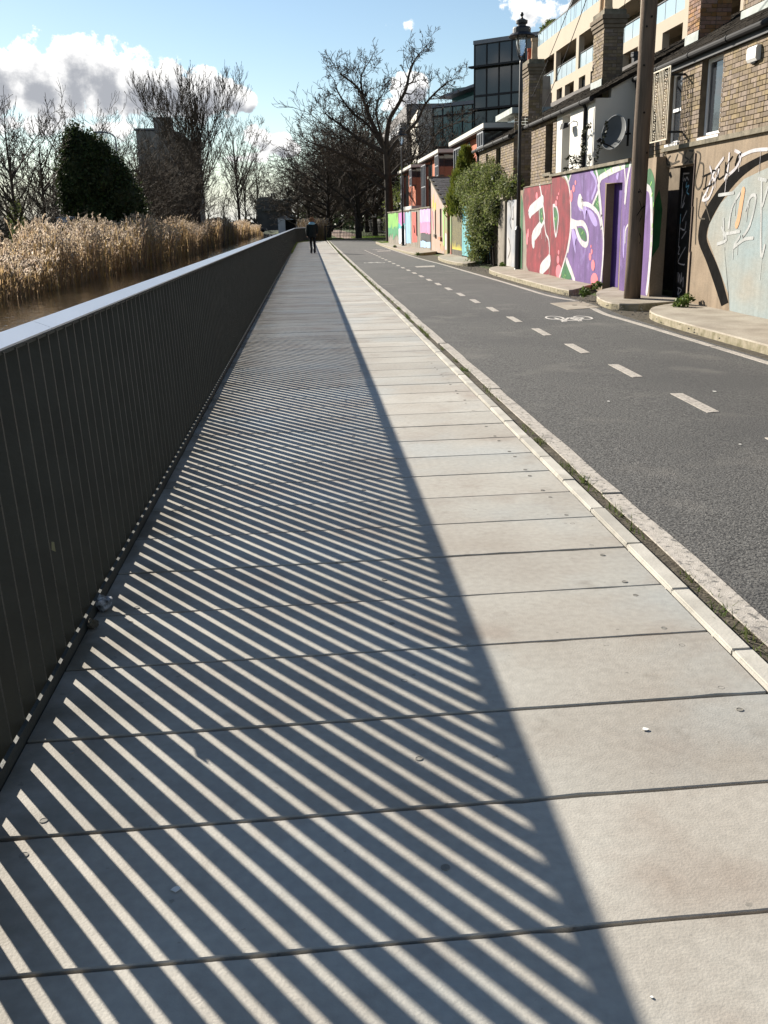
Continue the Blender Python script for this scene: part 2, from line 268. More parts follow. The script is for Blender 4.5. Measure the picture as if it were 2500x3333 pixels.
MURAL_LINES=[('tall',2,'lilac',[(21.91,2.471),(21.606,2.334),(21.467,2.146),(21.741,1.892)],0.1),('short',3,'white',[(26.74,2.354),(26.446,1.987),(26.437,1.911)],0.1),('short',3,'white',[(27.832,1.641),(27.744,1.7),(26.69,1.888),(26.397,1.929)],0.32),('short',3,'white',[(26.397,1.929),(26.248,1.719),(26.134,1.436),(26.619,1.225)],0.11),('short',3,'white',[(26.621,1.244),(27.351,1.003),(27.335,0.844)],0.34),('short',3,'white',[(26.134,1.436),(25.933,1.115),(25.588,0.941),(25.428,0.599),(25.407,0.412)],0.07),('short',3,'white',[(25.409,0.431),(26.249,0.187),(26.319,0.047)],0.34),('short',3,'white',[(26.774,1.86),(26.695,1.533),(26.606,1.264)],0.05),('tall',3,'white',[(24.348,2.55),(23.906,2.369),(23.632,2.089),(23.478,1.682),(23.479,1.172),(23.694,0.719),(24.07,0.336),(24.363,0.051)],0.08),('tall',3,'white',[(23.534,2.511),(23.795,2.297)],0.07),('tall',3,'white',[(25.216,1.796),(24.909,1.772),(24.659,1.556),(24.698,1.27),(24.86,1.053),(25.096,1.432),(25.216,1.796)],0.08),('tall',3,'white',[(23.409,1.411),(22.911,1.36),(22.408,1.36),(22.022,1.199),(21.931,0.976),(22.099,0.892),(22.475,0.95),(22.815,1.127),(23.031,1.293),(23.394,1.292)],0.13),('tall',3,'white',[(23.411,1.428),(23.412,1.173),(23.625,0.721)],0.12),('tall',3,'white',[(23.7,0.492),(23.512,0.376),(23.183,0.2),(22.962,0.039)],0.16),('tall',3,'white',[(22.816,1.836),(22.733,1.916),(22.528,1.782),(22.816,1.836)],0.2),('tall',3,'white',[(22.528,1.782),(22.043,1.765),(21.507,1.655),(21.153,1.513),(20.953,1.268)],0.1),('tall',3,'white',[(21.514,2.467),(21.318,2.261),(21.236,2.077),(21.689,1.735)],0.08),('tall',3,'white',[(21.06,2.31),(21.227,2.197),(21.236,2.077),(21.087,1.801),(20.96,1.496)],0.1),('gap',3,'white',[(29.258,1.757),(28.818,0.813),(28.493,0.011)],0.07),('tall',3,'white',[(21.266,2.237),(21.159,2.297),(20.396,2.387),(19.586,2.457)],0.13),('tall',3,'white',[(19.586,2.457),(19.458,2.119),(19.435,1.762)],0.06),('tall',3,'white',[(19.202,2.472),(19.348,2.189),(19.425,1.762)],0.1),('tall',3,'white',[(18.199,2.002),(17.991,1.912),(17.871,1.579),(17.796,1.022),(17.827,0.454),(17.879,0.119)],0.12),('tall',3,'white',[(21.311,2.142),(21.059,1.617),(20.785,1.13),(20.74,0.64),(20.829,0.072)],0.09),('tall',3,'white',[(19.184,1.327),(19.314,1.221),(19.302,0.994)],0.05),('tall',4,'lime',[(23.844,0.16),(23.856,0.121)],0.02),('tall',4,'lime',[(23.73,0.153),(23.779,0.112)],0.02),('tall',4,'lime',[(23.908,0.11),(23.934,0.069)],0.02),('tall',4,'lime',[(23.836,0.088),(23.835,0.049)],0.02),('tall',4,'lime',[(24.805,1.525),(24.782,1.485)],0.02),('tall',4,'lime',[(25.03,1.501),(24.975,1.461)],0.02),('tall',4,'lime',[(24.904,1.483),(24.876,1.443)],0.02),('tall',4,'lime',[(25.057,1.481),(25.04,1.441)],0.02),('tall',4,'lime',[(21.42,1.872),(21.378,1.838)],0.02),('tall',4,'lime',[(21.364,1.776),(21.321,1.742)],0.02),('tall',4,'lime',[(21.301,1.747),(21.306,1.714)],0.02),('tall',4,'lime',[(21.289,1.813),(21.241,1.778)],0.02),('tall',4,'lime',[(22.344,1.191),(22.379,1.155)],0.02),('tall',4,'lime',[(22.506,1.062),(22.508,1.025)],0.02),('tall',4,'lime',[(22.408,1.161),(22.402,1.125)],0.02),('tall',4,'lime',[(22.472,1.153),(22.458,1.117)],0.02),('short',4,'lime',[(26.488,1.501),(26.456,1.459)],0.02),('short',4,'lime',[(26.361,1.508),(26.281,1.466)],0.02),('short',4,'lime',[(26.47,1.628),(26.41,1.585)],0.02),('short',4,'lime',[(26.346,1.5),(26.331,1.458)],0.02),('tall',4,'lime',[(18.01,2.023),(17.945,2.082)],0.025),('tall',4,'lime',[(17.935,1.828),(17.87,1.888)],0.025),('tall',4,'lime',[(17.575,1.657),(17.512,1.716)],0.025),('tall',4,'lime',[(17.413,0.96),(17.351,1.023)],0.025),('tall',4,'lime',[(17.51,1.165),(17.447,1.227)],0.025),('tall',4,'lime',[(17.43,1.289),(17.368,1.35)],0.025),('tall',4,'lime',[(20.864,2.465),(20.767,2.378)],0.03),('tall',4,'lime',[(20.453,2.458),(20.36,2.373)],0.03),('tall',4,'lime',[(19.869,2.469),(19.781,2.387)],0.03),('tan',4,'white',[(15.277,2.323),(15.58,2.143),(15.82,1.861),(15.976,1.728),(15.738,1.745),(15.591,1.899)],0.05),('tan',4,'white',[(15.07,2.374),(15.078,2.14),(15.162,2.015)],0.05),('tan',4,'white',[(14.865,2.403),(14.644,2.326),(14.766,2.166),(15.011,2.073)],0.05),('tan',4,'white',[(15.77,2.22),(15.554,2.009),(15.412,2.157)],0.05),('tan',4,'white',[(14.691,2.308),(14.257,2.361),(13.795,2.349)],0.05),('tan',4,'black',[(16.044,2.086),(15.723,2.128)],0.028),('tan',4,'black',[(15.877,2.101),(15.917,1.898)],0.028),('tan',4,'black',[(15.976,1.889),(15.687,1.943)],0.028),('tan',4,'black',[(15.668,2.148),(15.69,1.958),(15.497,2.007),(15.476,2.138),(15.67,2.159)],0.028),('tan',4,'black',[(15.421,2.201),(15.415,2.025),(15.215,2.06)],0.028),('tan',4,'black',[(15.181,2.253),(15.182,2.059)],0.028),('tan',4,'black',[(14.954,2.325),(15.179,2.156),(15.011,2.073)],0.028),('tan',4,'black',[(14.827,2.212),(14.713,2.289),(14.648,2.347),(14.769,2.313),(14.823,2.19)],0.028),('tan',4,'greypaint',[(17.761,2.476),(17.666,2.358),(17.275,2.373)],0.03),('tan',4,'greypaint',[(17.583,2.502),(17.68,2.434),(17.487,2.373)],0.03),('tan',4,'greypaint',[(17.229,2.504),(17.312,2.387),(17.139,2.389)],0.03),('tan',4,'greypaint',[(17.165,2.536),(16.984,2.476),(16.996,2.357)],0.03),('tan',4,'greypaint',[(16.828,2.537),(16.877,2.445),(16.701,2.387),(16.857,2.337)],0.03),('tan',4,'greypaint',[(16.694,2.528),(16.494,2.491),(16.662,2.35),(16.406,2.358)],0.03),('tan',4,'greypaint',[(16.368,2.494),(16.196,2.403),(16.347,2.041),(16.225,1.897),(16.055,1.983),(16.046,2.257),(16.209,2.312)],0.03),('tan',4,'greypaint',[(16.23,1.757),(16.156,1.023)],0.025),('tan',4,'greypaint',[(16.029,1.845),(16.114,1.474),(15.827,1.426)],0.025),('tan',4,'greypaint',[(16.029,1.845),(15.613,1.402)],0.025),('tan',4,'chalk',[(14.586,1.781),(14.81,1.594),(14.884,1.29)],0.05),('tan',4,'chalk',[(15.339,1.78),(14.797,1.797)],0.05),('tan',4,'chalk',[(15.132,1.289),(14.931,1.114),(15.253,1.041)],0.05),('tan',4,'chalk',[(15.102,1.422),(15.018,1.135)],0.05),('tan',4,'chalk',[(15.057,1.19),(14.479,1.239)],0.05),('tan',4,'chalk',[(14.337,1.545),(14.202,1.729),(14.028,1.704),(14.147,1.335),(14.362,1.165)],0.05),('tan',4,'chalk',[(14.464,1.164),(14.642,1.01),(14.303,1.124),(14.012,1.149)],0.05),('tan',4,'chalk',[(13.893,1.961),(13.822,1.498),(13.701,0.908),(13.615,1.053)],0.05),('tan',4,'chalk',[(13.689,1.834),(13.796,1.598)],0.05),('tan',4,'chalk',[(13.987,1.965),(13.75,1.935)],0.05),('tan',4,'rust',[(14.467,1.819),(14.545,1.441),(14.601,1.334)],0.12)]
BLACK_BAND=([(12.791,2.36),(13.784,2.3),(14.613,2.168),(15.082,2.022),(15.565,1.763),(15.959,1.473),(16.066,1.215),(15.999,1.026),(15.674,0.776),(15.316,0.465),(14.928,0.099)],[(12.766,2.241),(13.764,2.201),(14.301,2.101),(14.772,1.935),(15.261,1.667),(15.634,1.356),(15.716,1.16),(15.61,1.011),(15.255,0.756),(14.979,0.507),(14.682,0.175)])
DOOR_LINES=[('white',[(17.837,2.177),(17.845,2.116)],0.022),('white',[(17.751,2.126),(17.782,2.087),(17.692,2.117),(17.666,2.075),(17.617,2.12),(17.572,2.078),(17.508,2.135),(17.425,2.085)],0.022),('cyan',[(17.492,2.048),(17.515,1.969),(17.389,1.991),(17.462,1.887),(17.362,1.844)],0.022),('white',[(17.755,2.045),(17.795,1.842),(17.722,1.758),(17.651,1.892),(17.728,2.003)],0.022),('white',[(17.528,1.835),(17.639,1.62),(17.54,1.7)],0.022),('white',[(17.785,1.787),(17.716,1.621)],0.022),('cyan',[(17.916,1.43),(17.832,1.512),(17.861,1.346),(17.751,1.387)],0.022),('white',[(17.769,1.484),(17.741,1.332),(17.754,1.081)],0.022),('white',[(17.403,1.563),(17.597,1.387)],0.022),('white',[(17.405,1.373),(17.455,1.236),(17.651,1.263)],0.022),('white',[(17.375,1.21),(17.561,1.084)],0.022),('white',[(17.771,1.067),(17.696,1.082),(17.712,0.956),(17.627,0.916),(17.687,0.816),(17.627,0.811)],0.022),('white',[(17.362,0.936),(17.661,0.676),(17.42,0.629),(17.346,0.639)],0.022),('white',[(17.625,0.479),(17.595,0.31),(17.543,0.455),(17.493,0.288),(17.452,0.488),(17.443,0.333),(17.361,0.408),(17.349,0.24)],0.022),('white',[(17.596,0.211),(17.415,0.179),(17.557,0.099),(17.538,0.214),(17.593,0.082)],0.022),('greypaint',[(17.977,1.106),(17.884,1.037),(17.979,1.007),(17.825,0.925),(17.926,0.823),(17.789,0.728),(17.856,0.654)],0.022),('greypaint',[(17.902,0.466),(17.917,0.321),(17.817,0.442),(17.752,0.301)],0.022),('white',[(17.515,0.087),(17.501,-0.098)],0.022),('white',[(18.016,2.206),(17.409,2.197)],0.022)]
# ================================================================== SETTING
rnd = random.Random(7)
M_soil = mat('soil', (0.075, 0.06, 0.042), .95, .4, 1.2, .6, 30, col2=(0.045, 0.04, 0.028))
M_grass_ground = mat('grass_ground', (0.07, 0.10, 0.025), .95, .4, .8, .6, 40, col2=(0.05, 0.06, 0.02))
M_conc = mat('path_concrete', (0.395, 0.375, 0.33), .65, .2, 1.3, .12, 140, col2=(0.315, 0.283, 0.24), rnd=.10, fine=.08, spec=.25, edge=(-.45, -.95, (.115, .095, .062)), tint=(((0.345, 0.35, 0.33), .9, .50, .8, 4, .16), ((0.26, 0.21, 0.17), 1.7, .55, .65, 6, .16), ((0.15, 0.14, 0.12), 22, .70, .6, 3, .05), ((0.19, 0.165, 0.135), 5.0, .62, .45, 7, .12)))
M_kerb = mat('kerb_concrete', (0.47, 0.445, 0.39), .75, .25, 4, .15, 90, rnd=.10, tint=(((.26, .24, .20), 6, .56, .6, 5, .15),))
M_asph = mat('asphalt', (0.135, 0.132, 0.124), .9, .35, 60, 1.0, 90, col2=(0.030, 0.030, 0.030), spec=.25, detail=3, tint=(((.055, .055, .055), .35, .47, .55, 4, .16), ((.16, .15, .135), 1.3, .56, .5, 5, .16), ((.03, .03, .03), 3.0, .68, .5, 6, .08)))
M_paint = mat('road_paint', (0.47, 0.43, 0.38), .8, .3, 25, .4, 160, col2=(0.34, 0.31, 0.27), fine=.2, tint=(((.10, .10, .095), 34, .57, .85, 4, .08), ((.22, .20, .18), 4, .55, .6, 5, .15)))
M_dark = mat('dark_void', (0.012, 0.012, 0.012), .9)
M_dirt = mat('gutter_dirt', (0.055, 0.047, 0.036), .95, .5, 14, .9, 60, col2=(0.11, 0.095, 0.07))
M_pave = mat('pavement_concrete', (0.36, 0.32, 0.26), .85, .3, 2.0, .4, 60, col2=(0.25, 0.215, 0.17), fine=.12)
M_pave_edge = mat('pavement_edge', (0.30, 0.26, 0.19), .9, .4, 9, .8, 40, col2=(0.17, 0.15, 0.09))
# ground with the canal cut
def extr(profile, y0, y1, name, m, kind='structure'):
    mb = MB(); n = len(profile)
    mb.add([(x, y0, z) for x, z in profile]+[(x, y1, z) for x, z in profile], [(i, i+1, n+i+1, n+i) for i in range(n-1)])
    return mb.build(name, m, kind=kind, fix=False)
extr([(-900, 1.0), (-60, .2), (-22, -.15), (-12.8, -.3), (-11.2, -1.2), (-1.32, -1.2), (-1.3, -.08), (900, -.08)], -60, 1800, 'ground', M_grass_ground)
# water
M_water = bpy.data.materials.new('canal_water'); M_water.use_nodes = True
def _w():
    nt = M_water.node_tree; N = nt.nodes; L = nt.links; b = N['Principled BSDF']
    b.inputs['Base Color'].default_value = (0.034, 0.027, 0.017, 1); b.inputs['Roughness'].default_value = .06; b.inputs['Specular IOR Level'].default_value = .5; b.inputs['IOR'].default_value = 1.33
    g = N.new('ShaderNodeNewGeometry'); mp = N.new('ShaderNodeMapping'); mp.inputs['Scale'].default_value = (2.2, .9, 1); L.new(g.outputs['Position'], mp.inputs[0])
    n = N.new('ShaderNodeTexNoise'); n.inputs['Scale'].default_value = 2.6; n.inputs['Detail'].default_value = 3; L.new(mp.outputs[0], n.inputs['Vector'])
    bp = N.new('ShaderNodeBump'); bp.inputs['Strength'].default_value = .35; bp.inputs['Distance'].default_value = .06; L.new(n.outputs['Fac'], bp.inputs['Height']); L.new(bp.outputs[0], b.inputs['Normal'])
_w()
mb = MB(); mb.quad((-12.6, -30, -.62), (-1.31, -30, -.62), (-1.31, 232, -.62), (-12.6, 232, -.62)); mb.build('canal_water', M_water, kind='structure', fix=False)
# retaining wall under the path
mb = MB(); mb.box(-1.30, -1.0, -12, 93, -1.19, -.13); mb.build('canal_retaining_wall', M_pave_edge, kind='structure')
# ---- boardwalk planks
bw = MB(); bw.box(-1.0, 1.435, -6, 86.5, -.20, -.055); boardwalk = bw.build('boardwalk', M_dark, kind='structure')
PL_Y0 = 1.7016-.4895*8; PL_P = .4895
def plank_mesh(seed, length=2.355, width=.4790):
    r = random.Random(seed); n = 28; mb = MB(); xs = [-.925+length*i/n for i in range(n+1)]
    def edge(y, s):
        a = []; off = 0
        for i in range(n+1):
            off = off*.5+r.gauss(0, .0005); chip = (r.random()**14)*.007; a.append(y+s*(abs(off)*-1-chip))
        return a
    lo = edge(-width/2, -1); hi = edge(width/2, 1); c = .003; V = []
    for i, x in enumerate(xs):
        sk = .018*x
        V += [(x, lo[i]+sk, -.05), (x, lo[i]+sk, -c), (x, lo[i]+c+sk, 0), (x, hi[i]-c+sk, 0), (x, hi[i]+sk, -c), (x, hi[i]+sk, -.05)]
    F = []
    for i in range(n):
        for k in range(5): F.append((i*6+k, (i+1)*6+k, (i+1)*6+k+1, i*6+k+1))
    F += [(0, 1, 2, 3, 4, 5), tuple(n*6+k for k in (5, 4, 3, 2, 1, 0))]
    mb.add(V, F); return mb.mesh('plank', M_conc)
PLM = [plank_mesh(s) for s in range(6)]
M_bolt = mat('bolt_plug', (0.20, 0.185, 0.16), .7, .3, 40); M_bolt_d = mat('bolt_dark', (0.25, 0.235, 0.205), .8, .3, 40)
mbb = MB(); mbb.lathe([(.0115, -.006), (.0115, .0010), (.0095, .0013), (.009, .0003)], 0, 0, 14); bolt_me = mbb.mesh('bolt', M_bolt_d)
for i in range(188):
    y = PL_Y0+PL_P*(i+.5)
    if y > 86: break
    stretch = 1+max(0, y-48)*.0022
    p = link('plank', PLM[(i*5+i//4) % 6], boardwalk, loc=(0, y, rnd.uniform(-.0015, .0015)), scale=(stretch, 1, 1))
    if 0 < y < 10.5:
        for bx_, by in ((-.775, -.165), (-.775, .17), (.262, 0), (1.29, -.19), (1.29, .15)): link('bolt', bolt_me, p, loc=(bx_+rnd.uniform(-.008, .008), y+by+.018*(bx_-.2)+rnd.uniform(-.008, .008), .0004))
# small white droppings on the planks
M_white = mat('white_spot', (.75, .73, .68), .8, .1)
def splat(x, y, r, parent, z):
    mb = MB(); k = rnd.randint(8, 11); mb.prism([(x+r*rnd.uniform(.6, 1.1)*math.cos(2*math.pi*j/k), y+r*rnd.uniform(.6, 1.1)*math.sin(2*math.pi*j/k)) for j in range(k)], z, z+.0012); (drape(mb) if parent is not boardwalk else mb).build('bird_dropping', M_white, parent)
for x, y, r in ((-.38, 1.93, .012), (.96, 2.52, .011), (.62, 1.5, .004), (.33, 4.4, .008)): splat(x, y, r, boardwalk, .0025)
# ---- kerb of concrete stones beside the planks
mb = MB(); mb.box(1.442, 1.522, -6, 90, -.2, -.02); kerb = mb.build('path_kerb', M_dirt, kind='structure')
y = 3.009-.59*12; i = 0
while y < 88:
    L_ = .59 if y < 60 else 1.18
    mb = MB(); w2 = .0385; hl = L_/2-.004; c = .006
    mb.prism([(-w2, -hl), (w2, -hl), (w2, hl), (-w2, hl)], -.12, .012-c); mb.prism([(-w2+c, -hl+c), (w2-c, -hl+c), (w2-c, hl-c), (-w2+c, hl-c)], .012-c, .012)
    if i == 0 or (L_ > 1 and 'kl' not in globals()):
        km = mb.mesh('kerb_stone', M_kerb)
        if L_ > 1: kl = km
    dx = max(0, y-48)*.006
    link('kerb_stone', km, kerb, loc=(1.482+dx+rnd.uniform(-.002, .002), y+L_/2, rnd.uniform(-.003, .002))); y += L_; i += 1
# ---- weedy gutter strip, band, road
mb = MB(); mb.quad((1.52, -6, -.012), (1.66, -6, -.012), (2.2, 90, -.012), (1.6, 90, -.012)); mb.build('gutter_strip', M_dirt, kind='structure', fix=False)
KF = .02                                   # cross-fall of the road towards the houses
def rz(x): return -KF*max(0.0, min(x, 7.0)-1.6)
road = MB(); rr_ = [(-8, 7.0), (20, 7.0), (45, 7.0), (72, 7.0), (74, 16), (77, 60), (84, 60), (90.5, 12)]
for (ya, xa), (yb, xb) in zip(rr_, rr_[1:]):
    lx = lambda y: 1.60+max(0, y-40)*.0055
    road.add([(lx(ya), ya, 0), (7.0 if xa > 7 else xa, ya, rz(7)), (xa, ya, rz(7)), (lx(yb), yb, 0), (7.0 if xb > 7 else xb, yb, rz(7)), (xb, yb, rz(7))], [(0, 1, 4, 3)]+([(1, 2, 5, 4)] if max(xa, xb) > 7 else []))
road = road.build('road', M_asph, kind='structure', fix=False)
def drape(mb):
    mb.v = [(x, y, z+rz(x)) for x, y, z in mb.v]; return mb
for x, y, r in ((2.25, 3.55, .02), (2.9, 6.2, .012), (2.5, 7.9, .015), (3.6, 8.3, .02)): splat(x, y, r, road, .007)
ys = [-6.0, -2.0, 1.53, 5.06, 8.62, 12.1, 15.5, 19.1, 22.7, 26.2, 29.8, 33.4, 37, 41, 45, 49, 53, 57, 61, 65, 70, 75, 80, 86]
for a, b in zip(ys, ys[1:]):
    mb = MB(); n = max(3, int((b-a)/.35)); o0 = rnd.uniform(-.012, .012)
    xs = lambda y: 1.602+max(0, y-30)*.0035+o0
    lo = [(xs(a+.02+(b-a-.04)*k/n)+rnd.uniform(-.004, .004), a+.02+(b-a-.04)*k/n) for k in range(n+1)]
    hi = [(x+.108+rnd.uniform(-.006, .006), y) for x, y in lo]
    mb.prism(lo[::1]+hi[::-1], 0.0, .008 if b > 0 else .006); drape(mb).build('edge_band', M_paint, road)
for k in range(-3, 27):
    yc = 7.798+1.8438*k; mb = MB(); w = .056
    mb.prism([(3.213-w-.015, yc-.45), (3.213+w-.015, yc-.42), (3.213+w+.015, yc+.45), (3.213-w+.015, yc+.45)], 0, .0045); drape(mb).build('lane_dash', M_paint, road)
def band(pts, w, name, parent, z=.0045, m=None):
    P = smooth_pts([(x, y, 0) for x, y in pts], 4); mb = MB(); L = []; Rr = []
    for i, p in enumerate(P):
        t = (Vector(P[min(i+1, len(P)-1)])-Vector(P[max(i-1, 0)])).normalized(); n = Vector((t.y, -t.x, 0))*w*.5
        L.append(Vector(p)-n); Rr.append(Vector(p)+n)
    mb.prism([(q.x, q.y) for q in Rr]+[(q.x, q.y) for q in L[::-1]], 0, z); drape(mb).build(name, m or M_paint, parent)
for seg in ([(4.907, 5.22), (4.93, 10.026), (4.93, 11.488)], [(4.93, 11.53), (4.93, 13.995), (4.918, 14.933), (4.907, 15.87), (5.03, 17.045)], [(5.209, 18.761), (5.064, 19.417), (4.974, 20.586)], [(4.974, 20.639), (4.996, 25.191), (4.952, 31.863), (4.93, 36.449), (4.796, 41.705), (4.774, 48.572), (4.84, 59.463), (5.153, 73.316), (5.923, 78.794)]): band(seg, .10, 'edge_line', road)
# bars across the lane and cycle symbols
for pts in ([(3.744, 34.705), (3.722, 33.831), (4.376, 34.118), (4.519, 35.323)], [(3.766, 53.502), (3.766, 54.53), (4.575, 55.31), (4.575, 54.27)]):
    mb = MB(); c = (sum(p[0] for p in pts)/4, sum(p[1] for p in pts)/4); mb.prism(sorted(pts, key=lambda p: math.atan2(p[1]-c[1], p[0]-c[0])), 0, .0045); drape(mb).build('lane_bar', M_paint, road)
def bike(cx, cy, s, rot):
    # symbol in its own frame: u along the bicycle, v up, drawn stretched along the lane
    mb = MB(); z0, z1 = 0.0, .0045
    def T(u, v):
        u, v = u*s, v*s*2.1; return (cx+u*math.cos(rot)-v*math.sin(rot), cy+u*math.sin(rot)+v*math.cos(rot))
    def bar(u0, v0, u1, v1, w=.05):
        d = Vector((u1-u0, v1-v0)).normalized(); n = Vector((-d.y, d.x))*w; mb.prism([T(u0+n.x, v0+n.y), T(u0-n.x, v0-n.y), T(u1-n.x, v1-n.y), T(u1+n.x, v1+n.y)], z0, z1)
    for uc in (-.52, .52):
        k = 20
        for j in range(k):
            a, b = 2*math.pi*j/k, 2*math.pi*(j+1)/k
            mb.prism([T(uc+r*math.cos(t), r*math.sin(t)) for r, t in ((.34, a), (.34, b), (.27, b), (.27, a))], z0, z1)
    bar(-.52, 0, -.2, .45); bar(-.2, .45, .36, .45); bar(.36, .45, 0, 0); bar(0, 0, -.2, .45); bar(0, 0, -.52, 0); bar(.52, 0, .34, .62); bar(.34, .62, .5, .62); bar(-.25, .55, -.1, .55); bar(-.2, .45, -.18, .55)
    drape(mb).build('cycle_symbol', mat('symbol_paint', (.55, .52, .48), .8, .2, 20, .3, 160, fine=.15), road)
bike(4.135, 15.321, .44, math.radians(176)); bike(2.531, 38.067, .48, math.radians(3)); bike(4.081, 57.336, .42, math.radians(178))
# drain cover set in the road edge
mb = MB(); mb.prism([(4.541, 18.207), (4.497, 16.753), (5.209, 17.21), (5.265, 18.628)], 0, .006)
dc = drape(mb).build('drain_cover', M_pave, label='square concrete access cover set in the road edge near the cycle symbol', cat='drain cover')
mb = MB(); mb.lathe([(.05, .006), (.05, .009), (.03, .009)], 4.874, 17.69, 10); drape(mb).build('lifting_socket', M_dark, dc)
# dirt apron between edge line and walls
mb = MB(); mb.prism([(5.086, 2.093), (7.082, 2.146), (7.082, 76.19), (5.468, 74.662), (4.93, 59.53), (4.907, 48.028), (4.885, 41.752), (5.075, 31.39), (5.108, 23.029), (5.299, 19.098), (5.31, 17.841), (5.131, 15.706), (5.052, 12.552)], .0, .006); drape(mb).build('dirt_apron', M_dirt, kind='structure')
# footway slabs
def slab(pts, h, n=3):
    P = smooth_pts([(x, y, 0) for x, y in pts], n, True); P = [(p[0], p[1]) for p in P]
    mb = MB(); mb.prism(P, -.2, h-.02); s = mb.build('pavement', M_pave_edge, kind='structure')
    c = (sum(p[0] for p in P)/len(P), sum(p[1] for p in P)/len(P)); Q = [(c[0]+(x-c[0])*.993, c[1]+(y-c[1])*.997) for x, y in P]
    k = len(P); mb = MB(); mb.add([(x, y, h-.02) for x, y in P]+[(x, y, h) for x, y in Q], [tuple(range(k, 2*k))]+[(i, (i+1) % k, k+(i+1) % k, k+i) for i in range(k)]); mb.build('paving_surface', M_pave, s)
slab([(5.22, 2.097), (5.22, 7.338), (5.209, 11.529), (5.22, 13.628), (5.333, 14.907), (5.695, 15.766), (6.325, 16.37), (6.62, 16.634), (6.62, 12.673), (6.62, 7.393), (6.62, 2.112)], .05)
slab([(5.265, 16.729), (5.638, 16.387), (6.267, 16.592), (6.62, 16.845), (6.62, 19.01), (6.62, 20.805), (6.498, 20.561), (5.866, 19.552), (5.412, 18.074)], .05)
slab([(5.322, 20.573), (5.581, 20.219), (6.095, 21.199), (6.62, 21.967), (6.62, 22.284), (6.62, 26.403), (6.62, 31.683), (6.498, 31.853), (5.809, 30.839), (5.412, 29.213), (5.31, 26.237)], .05)
slab([(5.525, 34.095), (6.152, 35.321), (6.62, 36.542), (6.62, 40.132), (6.62, 44.357), (6.267, 44.082), (5.525, 41.883), (5.243, 38.797), (5.265, 35.662)], .05)
slab([(4.996, 46.62), (5.581, 46.757), (6.383, 48.508), (6.62, 48.793), (6.62, 54.918), (6.62, 63.367), (6.267, 74.887), (5.581, 76.349), (5.075, 74.289), (4.93, 64.752), (4.885, 54.278)], .05)
# ---- canal railing: upright steel fins, tilted top plate
M_fin = mat('fin_steel', (0.046, 0.045, 0.038), .55, .25, 6, .15, 60, spec=.4); M_rail = mat('rail_steel', (0.055, 0.058, 0.052), .6, .3, 5, .2, 60)
M_cap = mat('cap_plate', (0.62, 0.64, 0.68), .32, .06, 2.0, spec=.6, metal=.15)
fence = empty('canal_railing', (-.97, 0.2, 0), 'long dark railing of upright steel fins with pale top plate beside the canal', 'railing')
FP = .1343; t = .012
mb = MB(); mb.add([(-1.006, -t/2, -.05), (-.944, -t/2, -.05), (-.944, t/2, -.05), (-1.006, t/2, -.05), (-1.041, -t/2, 1.142), (-.981, -t/2, 1.128), (-.981, t/2, 1.128), (-1.041, t/2, 1.142)], [(0,3,2,1),(4,5,6,7),(0,1,5,4),(1,2,6,5),(2,3,7,6),(3,0,4,7)])
fin_me = mb.mesh('fin', M_fin); far = MB(); y = 3.139-FP*20; n = 0
while y < 80.5:
    if n < 300: link('fin', fin_me, fence, loc=(0, y, 0))
    else: far.add([(a, b+y, c) for a, b, c in mb.v], mb.f)
    y += FP; n += 1
a, b = Vector((-.97, 80.6, 0)), Vector((.35, 93.2, 0)); L_ = (b-a).length; d = (b-a)/L_
k = int(L_/FP)
for i in range(k):
    p = a+d*(i*FP); ang = math.atan2(-d.x, d.y); far.add([(p.x+(q[0]+.97)*math.cos(ang)-q[1]*math.sin(ang), p.y+(q[0]+.97)*math.sin(ang)+q[1]*math.cos(ang), q[2]) for q in mb.v], mb.f)
far.build('far_fins', M_fin, fence, kind='stuff')
mb = MB(); mb.box(-.943, -.930, -1, 80.6, -.06, .042); mb.add([(-.943, 80.6, -.05), (-.93, 80.6, -.05), (.39, 93.2, -.05), (.377, 93.2, -.05), (-.943, 80.6, .042), (-.93, 80.6, .042), (.39, 93.2, .042), (.377, 93.2, .042)], [(0,3,2,1),(4,5,6,7),(0,1,5,4),(1,2,6,5),(2,3,7,6),(3,0,4,7)]); mb.build('bottom_rail', M_rail, fence)
mb = MB()
def cap_sec(mb, p, q):
    s = [(-.980, 1.138), (-1.050, 1.165), (-1.047, 1.173), (-.977, 1.146)]
    mb.add([(p.x+u+.97, p.y, w) for u, w in s]+[(q.x+u+.97, q.y, w) for u, w in s], [(0,1,2,3),(7,6,5,4),(0,4,5,1),(1,5,6,2),(2,6,7,3),(3,7,4,0)])
y = 3.728-3.76*2
while y < 80:
    mb = MB(); cap_sec(mb, Vector((-.97, y+.003, 0)), Vector((-.97, min(y+3.757, 80.6), 0))); mb.build('top_plate', M_cap, fence); y += 3.76
mb = MB(); cap_sec(mb, a, b); mb.build('top_plate', M_cap, fence)
mb = MB(); mb.box(-1.030, -.986, -1, 80.6, 1.122, 1.131); mb.build('top_rail', M_rail, fence)
# concrete ledge outside and between rail and planks
mb = MB(); mb.box(-1.29, -1.07, -6, 93, -.12, -.06); mb.build('canal_coping', M_pave_edge, kind='structure')
